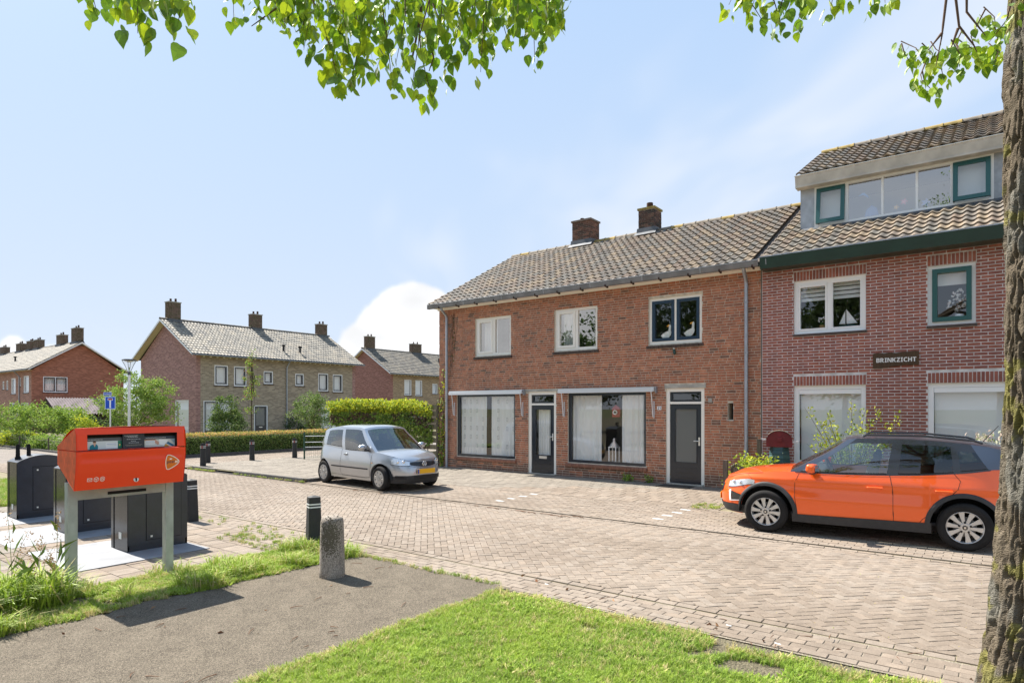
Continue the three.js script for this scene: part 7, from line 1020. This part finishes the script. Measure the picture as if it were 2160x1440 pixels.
// ================= the lime tree by the camera =================
const fromView = (px, py, D) => { const X = (px - 1080) * D / 1340, dx = X + 2.115, dd = D - 20.25; return [dx * 0.7958 - dd * 0.60555, 1.97 + (860 - py) * D / 1340, -(dx * 0.60555 + dd * 0.7958)]; };
{
  const t = thing('lime_tree', 'rough barked lime tree with moss on its trunk and leafy twigs hanging overhead', 'tree', [14.19, 0, 9.87]), r = RNG(601);
  // trunk: furrowed bark
  const bark = B(), bh = (a, y) => { const w = 3.0 * fbm(a * 2.2, y * 2.4, 4096, 4, 3), u = a * 2.9 + w; const f = abs(2 * (u - floor(u)) - 1), g = fbm(a * 9, y * 6, 4096, 5, 5), u2 = a * 6.1 + 2.8 * fbm(a * 4, y * 4.5, 4096, 4, 8), f2 = abs(2 * (u2 - floor(u2)) - 1); return -0.040 * pow(1 - smooth(0, 0.42, f), 1.2) * (0.35 + 0.9 * fbm(a * 3, y * 5, 4096, 3, 66)) - 0.020 * pow(1 - smooth(0, 0.4, f2), 1.2) + 0.036 * (g - 0.5); };
  const NA = 220, NY = 520, P = []; for (let i = 0; i <= NY; i++) for (let j = 0; j <= NA; j++) { const y = -0.05 + 6.8 * i / NY, a = j / NA * 2 * PI, aa = j === NA ? 0 : a, R0 = 0.262 - 0.010 * y + 0.17 * Math.exp(-(y + 0.05) / 0.40) * (1 + 0.25 * cos(aa * 5 + 1)) + 0.012 * sin(aa * 2 + y * 1.7) + 0.01 * sin(aa * 3 - y * 2.2), blend = smooth(0, 0.25, min(aa, 6.2832 - aa)); const rr = R0 + bh(aa, y) * blend; P.push([rr * cos(a) + 0.015 * sin(y * 1.3) + 0.013 * y, y, rr * sin(a) - 0.010 * y]); }
  const k0 = 0; for (let i = 0; i <= NY; i++) for (let j = 0; j <= NA; j++) { const q = P[i * (NA + 1) + j], y = q[1], aa = j / NA * 2 * PI; const A = P[min(NY, i + 1) * (NA + 1) + j], Bq = P[max(0, i - 1) * (NA + 1) + j], Cq = P[i * (NA + 1) + (j + 1 > NA ? 1 : j + 1)], Dq = P[i * (NA + 1) + (j ? j - 1 : NA - 1)]; const u = [A[0] - Bq[0], A[1] - Bq[1], A[2] - Bq[2]], v = [Cq[0] - Dq[0], Cq[1] - Dq[1], Cq[2] - Dq[2]], n = cross(u, v);
    const m = fbm(aa * 0.7 + 9, y * 2.6, 4096, 4, 41), l = fbm(aa * 2.6, y * 9, 4096, 4, 55), g = fbm(aa * 11, y * 26, 4096, 3, 77); let c = [0.185 + 0.12 * (g - 0.5), 0.150 + 0.10 * (g - 0.5), 0.108 + 0.08 * (g - 0.5)]; const grey = smooth(0.45, 0.7, fbm(aa * 1.6, y * 4, 4096, 3, 91)); c = c.map((w, q2) => lerp(w, [0.25, 0.245, 0.215][q2], grey * 0.7)); const moss = smooth(0.60, 0.66, l * 0.62 + m * 0.5); c = c.map((w, q2) => lerp(w, [0.27, 0.25, 0.07][q2] * (0.7 + 0.5 * g), moss * 0.8));
    bark.p.push(...q); bark.n.push(...n); bark.c.push(...c); bark.t.push(aa * 0.26, y); }
  for (let i = 0; i < NY; i++) for (let j = 0; j < NA; j++) { const a = i * (NA + 1) + j, b = a + NA + 1; bark.i.push(a, b, a + 1, a + 1, b, b + 1); }
  part('trunk', bark, mat({ vertexColors: true, roughness: 0.97, map: sized(T.patch, 0.25), bumpMap: sized(T.grainB, 0.16), bumpScale: 0.012 }), t);
  const O = [14.19, 0, 9.87], loc = (p) => [p[0] - O[0], p[1] - O[1], p[2] - O[2]];
  // a leaf: heart shaped, folded along the midrib
  const leafGeos = [[-0.22, 0.10, -0.10], [0.35, -0.05, -0.25], [-0.5, 0.22, 0.05], [0.1, 0.1, -0.4]].map(([ca, cb, cc], vi) => { const b = B(), out = [[0, 0], [0.20, -0.04], [0.38, 0.10], [0.44, 0.32], [0.36, 0.58], [0.20, 0.80], [0.06, 0.97], [0, 1.06]], H_ = (x, y) => ca * x * x + cb * abs(x) + cc * y * y + 0.05 * sin(9 * y + vi) * x; for (const s of [1, -1]) { for (let i = 0; i < out.length - 1; i++) { const a = out[i], c = out[i + 1], m0 = [0, a[1]], m1 = [0, c[1]], f = ([x, y]) => [x * s, y, H_(x * s, y)]; const q = [f(m0), f(a), f(c), f(m1)]; b.poly(s > 0 ? q : q.reverse(), null, q.map((w) => [w[0] + 0.5, w[1]])); } } return b.geo(); });
  const tints = [[0.25, 0.40, 0.015], [0.18, 0.32, 0.018], [0.34, 0.48, 0.02], [0.14, 0.25, 0.02], [0.40, 0.50, 0.02]], mats = tints.map((c) => mat({ rgb: c, roughness: 0.7, transmission: 0.58, thickness: 0, ior: 1.35, side: THREE.DoubleSide }));
  const all = [], twigs = B(), limb = B();
  const hang = (px, py, D, len, dens, startUp, sz) => {           // a twig that droops to its tip, set with leaves
    const tip = fromView(px, py, D), r1 = (k) => (r() - 0.5) * k, top = [tip[0] + r1(0.25), tip[1] + len, tip[2] + r1(0.25)], mid = [lerp(top[0], tip[0], 0.6) + r1(0.08), lerp(top[1], tip[1], 0.5), lerp(top[2], tip[2], 0.6) + r1(0.08)];
    twigs.tube([loc(top), loc(mid), loc(tip)], [0.0042, 0.003, 0.0012], 4, false); const n = round(len * dens);
    for (let i = 0; i < n; i++) { const s = 1 - pow(i / n, 1.1) * startUp, a = s < 0.5 ? top : mid, c = s < 0.5 ? mid : tip, q = s < 0.5 ? s * 2 : s * 2 - 1, p = [lerp(a[0], c[0], q) + r1(0.10), lerp(a[1], c[1], q) - r() * 0.035, lerp(a[2], c[2], q) + r1(0.10)]; const o = new THREE.Object3D(); o.position.set(...loc(p)); o.rotation.set(0, r() * 6.28, 0); o.rotateX(PI + (r() - 0.5) * 1.3 + 0.15); o.rotateY((r() - 0.5) * 1.4); o.scale.setScalar(sz * (0.55 + 0.6 * r())); o.updateMatrix(); all.push([o.matrix, floor(r() * 5), toCam(...p), p]); }
  };
  const C1 = [[205, 60], [235, 50], [290, 100], [325, 70], [372, 95], [355, 60], [262, 35], [312, 30], [385, 40], [228, 20], [340, 15]];
  C1.forEach(([x, y]) => hang(x, y - 30, 2.25 + r() * 0.25, 0.32, 46, 0.85, 0.060));
  const C2 = [[492, 66], [540, 62], [600, 78], [640, 120], [680, 165], [716, 200], [737, 212], [780, 180], [828, 198], [868, 210], [912, 232], [938, 190], [962, 105], [985, 138], [1014, 172], [1042, 118], [1072, 108], [1108, 96], [1128, 150], [1152, 70], [1184, 38]];
  C2.forEach(([x, y]) => hang(x, y - 20, 2.8 + r() * 0.7, 0.42, 56, 0.9, 0.057));
  for (let i = 0; i < 84; i++) { const x = 560 + r() * 620, lim = x < 640 ? 60 : x < 720 ? 130 : x < 930 ? 165 : x < 1000 ? 95 : x < 1080 ? 110 : 75; hang(x, r() * lim - 12, 2.7 + r() * 1.1, 0.45, 48, 0.95, 0.057); }
  const C3 = [[1538, 14], [1560, 20], [1588, 18], [1612, 52], [1632, 76], [1650, 60], [1678, 62], [1662, 30], [1702, 18], [1752, 26], [1772, 22], [1790, 4], [1848, 16], [1868, 10], [1882, 2], [1690, 4], [1600, 6]];
  C3.forEach(([x, y]) => hang(x, y - 4, 3.0 + r() * 0.5, 0.30, 50, 0.9, 0.056));
  const C4 = [[1926, 140], [1948, 178], [1974, 198], [1992, 168], [2018, 152], [2048, 138], [2078, 122], [2102, 60], [2098, 132], [2060, 108], [1942, 116], [2010, 124], [2085, 92], [2110, 100], [2030, 110], [1965, 140]];
  C4.forEach(([x, y]) => hang(x, y, 3.35 + r() * 0.5, 0.16, 90, 1, 0.054));
  for (const pts of [[[2004, -60], [1990, 55], [1988, 75], [1975, 140]], [[2010, -60], [2024, 55], [2055, 95], [2062, 110]], [[2040, -60], [2040, 25], [2068, 60], [2080, 75]], [[1988, 70], [1960, 105]], [[2022, 60], [2004, 110]], [[890, -120], [888, 40], [915, 120], [905, 150]], [[900, -120], [884, 50], [868, 130], [855, 150]], [[610, -60], [590, 12], [530, 55]]]) { const p = pts.map(([x, y]) => loc(fromView(x, y, pts[0][0] > 1500 ? 3.5 : 3.0))); twigs.tube(p, p.map((_, i) => lerp(0.0085, 0.002, i / (p.length - 1))), 5, false); }
  // limbs that carry the hanging twigs, and the crown above the frame
  const L0 = [0, 5.2, 0]; for (const [x, y, D] of [[300, -420, 2.6], [650, -360, 3.1], [950, -380, 3.2], [1200, -420, 3.3], [1650, -330, 3.4], [2000, -260, 3.6]]) { const e = loc(fromView(x, y, D)); limb.tube([L0.map((v, i) => v * (i === 1 ? 0.85 + 0.2 * r() : 1)), [e[0] * 0.45, max(5.3, e[1] + 0.5), e[2] * 0.45], e, [e[0] * 1.25, e[1] - 0.25, e[2] * 1.25]], [0.07, 0.05, 0.025, 0.008], 7, false); }
  for (let k = 0; k < 7; k++) { const a = k * 0.9 + 0.4; limb.tube([[0, 5.6 + k * 0.12, 0], [cos(a) * 0.8, 7.2, sin(a) * 0.8], [cos(a) * 1.7, 8.8, sin(a) * 1.7]], [0.11, 0.07, 0.02], 7, false); }
  part('branches', limb, mat({ rgb: [0.14, 0.115, 0.085], roughness: 0.95, map: sized(T.patch, 0.3) }), t); stuff('twigs', twigs, mat({ rgb: [0.12, 0.075, 0.05], roughness: 0.9 }), t);
  const cr = B(), r2 = RNG(640); leafCloud(cr, r2, [[0, 8.9, 0, 2.3, 1.7, 2.3], [0.8, 8.2, 1.2, 1.8, 1.2, 1.8]], 9000, 220, 0.10, [[0.12, 0.22, 0.02], [0.16, 0.28, 0.02], [0.09, 0.17, 0.02]], 0.35, 0.3); stuff('crown', cr, V_.leaf, t);
  all.sort((a, b) => a[2] - b[2]); const rest = B(), vis = (p) => { const D = (CAM.x - p[0]) * 0.60555 + (CAM.z - p[2]) * 0.7958, X = (p[0] - CAM.x) * 0.7958 - (p[2] - CAM.z) * 0.60555; return D > 0.5 && 860 - (p[1] - 1.97) * 1340 / D > -5; }; let n = 0;
  for (const [m, k, d, p] of all) { if (!vis(p) && r() < 0.4) continue; if (n < 300 && vis(p)) { const o = part('leaf', leafGeos[n % 4], mats[k], t); o.applyMatrix4(m); n++; } else { { const v = 0.8 + 0.4 * r(); rest.color(tints[k].map((q) => q * v)).add(leafGeos[floor(r() * 4)], m); } } }
  stuff('leaves', rest, mat({ vertexColors: true, roughness: 0.7, transmission: 0.5, thickness: 0, ior: 1.35, side: THREE.DoubleSide }), t);
}
// ================= grass =================
{
  const clump = (seed, n, h, wd) => { const b = B(), r = RNG(seed); for (let i = 0; i < n; i++) { const a = r() * 6.28, ln = 0.2 + r() * 0.9, hh = h * (0.55 + 0.6 * r()), x = (r() - 0.5) * 0.05, z = (r() - 0.5) * 0.05, dx = cos(a), dz = sin(a), w = wd * (0.7 + 0.6 * r()), px = -dz * w, pz = dx * w; const p1 = [x + dx * ln * hh * 0.35, hh * 0.6, z + dz * ln * hh * 0.35], p2 = [x + dx * ln * hh, hh * (1 - 0.25 * ln), z + dz * ln * hh], n_ = [dx * 0.25, 0.97, dz * 0.25]; b.poly([[x - px, 0, z - pz], [x + px, 0, z + pz], [p1[0] + px * 0.8, p1[1], p1[2] + pz * 0.8], [p1[0] - px * 0.8, p1[1], p1[2] - pz * 0.8]]); b.poly([[p1[0] - px * 0.8, p1[1], p1[2] - pz * 0.8], [p1[0] + px * 0.8, p1[1], p1[2] + pz * 0.8], p2]); } return b.geo(); };
  const gm = mat({ c: 0xffffff, roughness: 0.85, transmission: 0.3, thickness: 0, ior: 1.3, side: THREE.DoubleSide });
  const short = [clump(1, 9, 0.055, 0.0022), clump(2, 8, 0.045, 0.0026), clump(3, 10, 0.065, 0.002)], tall = [clump(4, 9, 0.15, 0.003), clump(5, 7, 0.20, 0.0036)];
  const broad = (() => { const b = B(), r = RNG(12); for (let i = 0; i < 8; i++) { const a = i * 0.8 + r(), L = 0.05 + 0.04 * r(); putLeaf(b, [0, 0.006, 0], [cos(a) * 0.9, 0.35, sin(a) * 0.9], [-sin(a), 0, cos(a)], L, L * 0.4); } return b.geo(); })();
  const lists = [[], [], [], [], [], []], r = RNG(700), dark = [0.18, 0.30, 0.03], lite = [0.38, 0.49, 0.055], dry = [0.55, 0.47, 0.20];
  const view = (x, z) => { const D = (CAM.x - x) * 0.60555 + (CAM.z - z) * 0.7958, X = (x - CAM.x) * 0.7958 - (z - CAM.z) * 0.60555; return [X, D]; };
  const put = (k, x, z, y, s, dryness) => { const t = fbm(x * 1.1, z * 1.1, 4096, 4, 9) + (r() - 0.5) * 0.6, c = [0, 1, 2].map((i) => lerp(dark[i], lite[i], clamp(t))), q = r() < dryness ? dry : c; lists[k].push([TM(x, y, z, (r() - 0.5) * 0.3, r() * 6.28, (r() - 0.5) * 0.3, s), lin(q[0], q[1], q[2])]); };
  // mown lawn: bare and worn towards the paving
  for (let i = 0; i < 120000; i++) {
    const x = lerp(9.6, 16.0, r()), z = lerp(9.42, 16.2, r()), [X, D] = view(x, z); if (D < 4.2 || abs(X) > D * 0.82 + 0.3) continue;
    const e = z - 9.52 - 0.22 * (fbm(x * 1.6, 1, 4096, 4, 6) - 0.35) - (x > 12.0 ? 0.10 * fbm(x * 5, 4, 4096, 2, 3) : 0), e2 = x - 9.70 - 0.12 * (fbm(z * 2.1, 5, 4096, 3, 7) - 0.4), bare = fbm(x * 2.3, z * 2.3, 4096, 4, 15), edge = min(e, e2); if (edge < 0) { continue; } if (e < 0.5 && bare > 0.665 - 0.05 * (0.5 - e) && x > 10.8) continue;
    const clover = fbm(x * 3, z * 3, 4096, 3, 61); put(clover > 0.66 && r() < 0.25 ? 5 : floor(r() * 3), x, z, 0.022, (0.75 + 0.5 * r()) * (0.8 + 0.5 * fbm(x * 0.9, z * 0.9, 4096, 3, 2)), 0.10 + (edge < 0.12 ? 0.35 : 0) + 0.12 * smooth(0.5, 0.7, fbm(x * 0.7, z * 0.7, 4096, 3, 35)));
  }
  // verge by the mailbox, longer and untidy
  for (let i = 0; i < 26000; i++) { const x = lerp(6.05, 7.42, r()), z = lerp(9.2, 15, r()), [X, D] = view(x, z); if (D < 4 || abs(X) > D * 0.85 + 0.3) continue; const e = min(x - 6.2 - 0.14 * (fbm(z * 2.6, 3, 4096, 3, 8) - 0.3), 7.26 - x + 0.16 * (fbm(z * 3, 8, 4096, 3, 9) - 0.5), (z - 9.38) * 0.8); if (e < 0) continue; const lon = fbm(x * 3, z * 2.2, 4096, 3, 12); if (fbm(x * 4, z * 4, 4096, 3, 19) < 0.30) continue; put(lon > 0.60 && r() < 0.3 ? 3 + floor(r() * 2) : r() < 0.05 ? 5 : floor(r() * 3), x, z, 0.022, 0.8 + 0.5 * r(), 0.16 + (lon < 0.4 ? 0.28 : 0)); }
  for (let i = 0; i < 420; i++) { const x = lerp(6.2, 6.75, r()), z = lerp(12.5, 13.3, r()); put(3 + floor(r() * 2), x, z, 0.02, 1.3 + r() * 1.2, 0.12); }
  for (const [px, pz] of [[6.26, 12.3], [6.26, 11.37], [6.38, 9.52], [7.2, 9.5]]) for (let i = 0; i < 60; i++) { const a = r() * 6.28, q = 0.09 + r() * 0.12; put(r() < 0.4 ? 3 : 2, px + cos(a) * q, pz + sin(a) * q, 0.02, 0.9 + 0.5 * r(), 0.3); }
  // tufts in the joints of paving and kerbs
  for (const [x0, z0, x1, z1, n] of [[4.6, 9.42, 6.3, 10.0, 90], [2.6, 9.0, 6.2, 9.4, 40], [-6.6, 4.92, -5.0, 4.98, 60], [-4, 4.92, -0.4, 4.98, 40], [9.2, 2.2, 9.7, 2.9, 50], [7.3, 9.36, 9.6, 9.44, 60], [5.2, 12.1, 6.2, 13.2, 60]]) for (let i = 0; i < n; i++) { const cx = lerp(x0, x1, r()), cz = lerp(z0, z1, r()); for (let k = 0; k < 4; k++) put(floor(r() * 3), cx + (r() - 0.5) * 0.06, cz + (r() - 0.5) * 0.06, 0.03, 0.6 + 0.4 * r(), 0.3); }
  // green beyond the waste columns
  for (let i = 0; i < 9000; i++) { const x = lerp(-7, -1.6, r()), z = lerp(9.5, 13, r()); put(floor(r() * 3), x, z, 0.02, 1.4 + r(), 0.15); }
  const lawnOwner = new THREE.Group(); lawnOwner.name = 'grass'; lawnOwner.userData.kind = 'stuff'; scene.add(lawnOwner);
  [...short, ...tall, broad].forEach((g, k) => { if (lists[k].length) instances('grass_tufts', g, gm, lists[k], lawnOwner); });
  // moss in the joints of the road: fine yellow green crumbs
  const moss = [], mg = new THREE.TetrahedronGeometry(0.0055); const r4 = RNG(720); for (let i = 0; i < 26000; i++) { const k = floor((r4() - 0.5) * 520), k2 = floor((r4() - 0.5) * 520), c45 = Math.SQRT1_2, W = 0.105, a = k * W, b2 = k2 * W + r4() * W, x0 = r4() < 0.5 ? a : b2, z0 = x0 === a ? b2 : a, x = (x0 - z0) * c45, z = (x0 + z0) * c45 + 6.9; if (x < -6 || x > 16.5 || z < 5.1 || z > 8.66 || fbm(x * 0.9, z * 0.9, 4096, 3, 4) < 0.44) continue; const yy = 0.018 * (1 - pow((z - 6.9) / 1.9, 2)) - 0.004; moss.push([TM(x, yy, z, r4() * 3, r4() * 3, 0, 0.5 + r4()), lin(0.36 * (0.7 + 0.6 * r4()), 0.32, 0.07)]); }
  instances('joint_moss', mg, mat({ c: 0xffffff, roughness: 1 }), moss, lawnOwner);
  // fallen bits: twigs, dry leaves, pale scraps
  const lit = thing('fallen_litter', 'scattered dry twigs, leaf scraps and paper bits on path and gutter', 'litter'), r5 = RNG(730); lit.userData.kind = 'stuff'; const tw = B(), dl = B(), pa = B();
  for (let i = 0; i < 70; i++) { const near = r5() < 0.6, x = near ? lerp(9.5, 14, r5()) : lerp(7.3, 9.6, r5()), z = near ? lerp(8.9, 9.55, r5()) : lerp(9.6, 13, r5()), a = r5() * 6.28, L = 0.03 + r5() * 0.12, y = near ? 0.036 : 0.045; if (i % 3) tw.tube([[x, y, z], [x + cos(a) * L * 0.5, y + 0.006, z + sin(a) * L * 0.5 + 0.01], [x + cos(a) * L, y, z + sin(a) * L]], [0.004, 0.0035, 0.002], 4, false); else leafAt(dl.color(0.2, 0.1, 0.05), r5, [x, y, z], 0.05, [[0.22, 0.11, 0.06], [0.30, 0.17, 0.09]], 0.1); if (i % 12 === 0) { pa.poly([[x + 0.1, y + 0.003, z], [x + 0.1, y + 0.004, z + 0.02], [x + 0.15, y + 0.005, z + 0.03], [x + 0.15, y + 0.004, z + 0.01]]); } }
  for (let i = 0; i < 12; i++) { const x = lerp(1, 10, r5()), z = 5.0 + r5() * 0.2, L = 0.1 + r5() * 0.25; tw.tube([[x, 0.015, z], [x + L * 0.5, 0.025, z + 0.02], [x + L, 0.015, z + 0.03]], 0.006, 4, false); }
  part('twig_bits', tw, mat({ rgb: [0.17, 0.10, 0.065], roughness: 1 }), lit); part('leaf_bits', dl, mat({ vertexColors: true, roughness: 1 }), lit); part('paper_bits', pa, S.stripe, lit);
  // flowering grass stalks by the mailbox
  const fs = thing('grass_stalk', 'tall flowering grass stalks with brown seed heads beside the mailbox post', 'grass stalk', [0, 0, 0]), gs = B(), sd = B(), r6 = RNG(740); for (let k = 0; k < 9; k++) { const x = 6.42 + (r6() - 0.5) * 0.3, z = 12.72 + (r6() - 0.5) * 0.5, h = 0.55 + r6() * 0.55, lx = (r6() - 0.1) * 0.35, lz = (r6() - 0.6) * 0.4, p = []; for (let i = 0; i <= 6; i++) { const s = i / 6; p.push([x + lx * s * s, h * s - 0.08 * s * s * s, z + lz * s * s]); } gs.tube(p, [0.004, 0.0035, 0.003, 0.003, 0.0025, 0.002, 0.0015], 4, false); for (let i = 0; i < 34; i++) { const s = 0.72 + 0.28 * r6(), q = p[min(6, round(s * 6))]; leafAt(sd, r6, [q[0] + (r6() - 0.5) * 0.05, h * s - 0.08 + (r6() - 0.5) * 0.03, q[2] + (r6() - 0.5) * 0.05], 0.03, [[0.45, 0.30, 0.16], [0.35, 0.22, 0.12]], 0.5, 0.35); } for (let i = 0; i < 4; i++) leafAt(gs.color(0.14, 0.24, 0.04), r6, [x, h * (0.1 + 0.2 * i), z], 0.22, [[0.14, 0.24, 0.04]], 1.2, 0.07); }
  part('stalk', gs, mat({ rgb: [0.20, 0.27, 0.07], roughness: 0.9 }), fs); part('seed_head', sd, V_.leaf, fs);
}

renderer.render(scene, camera);
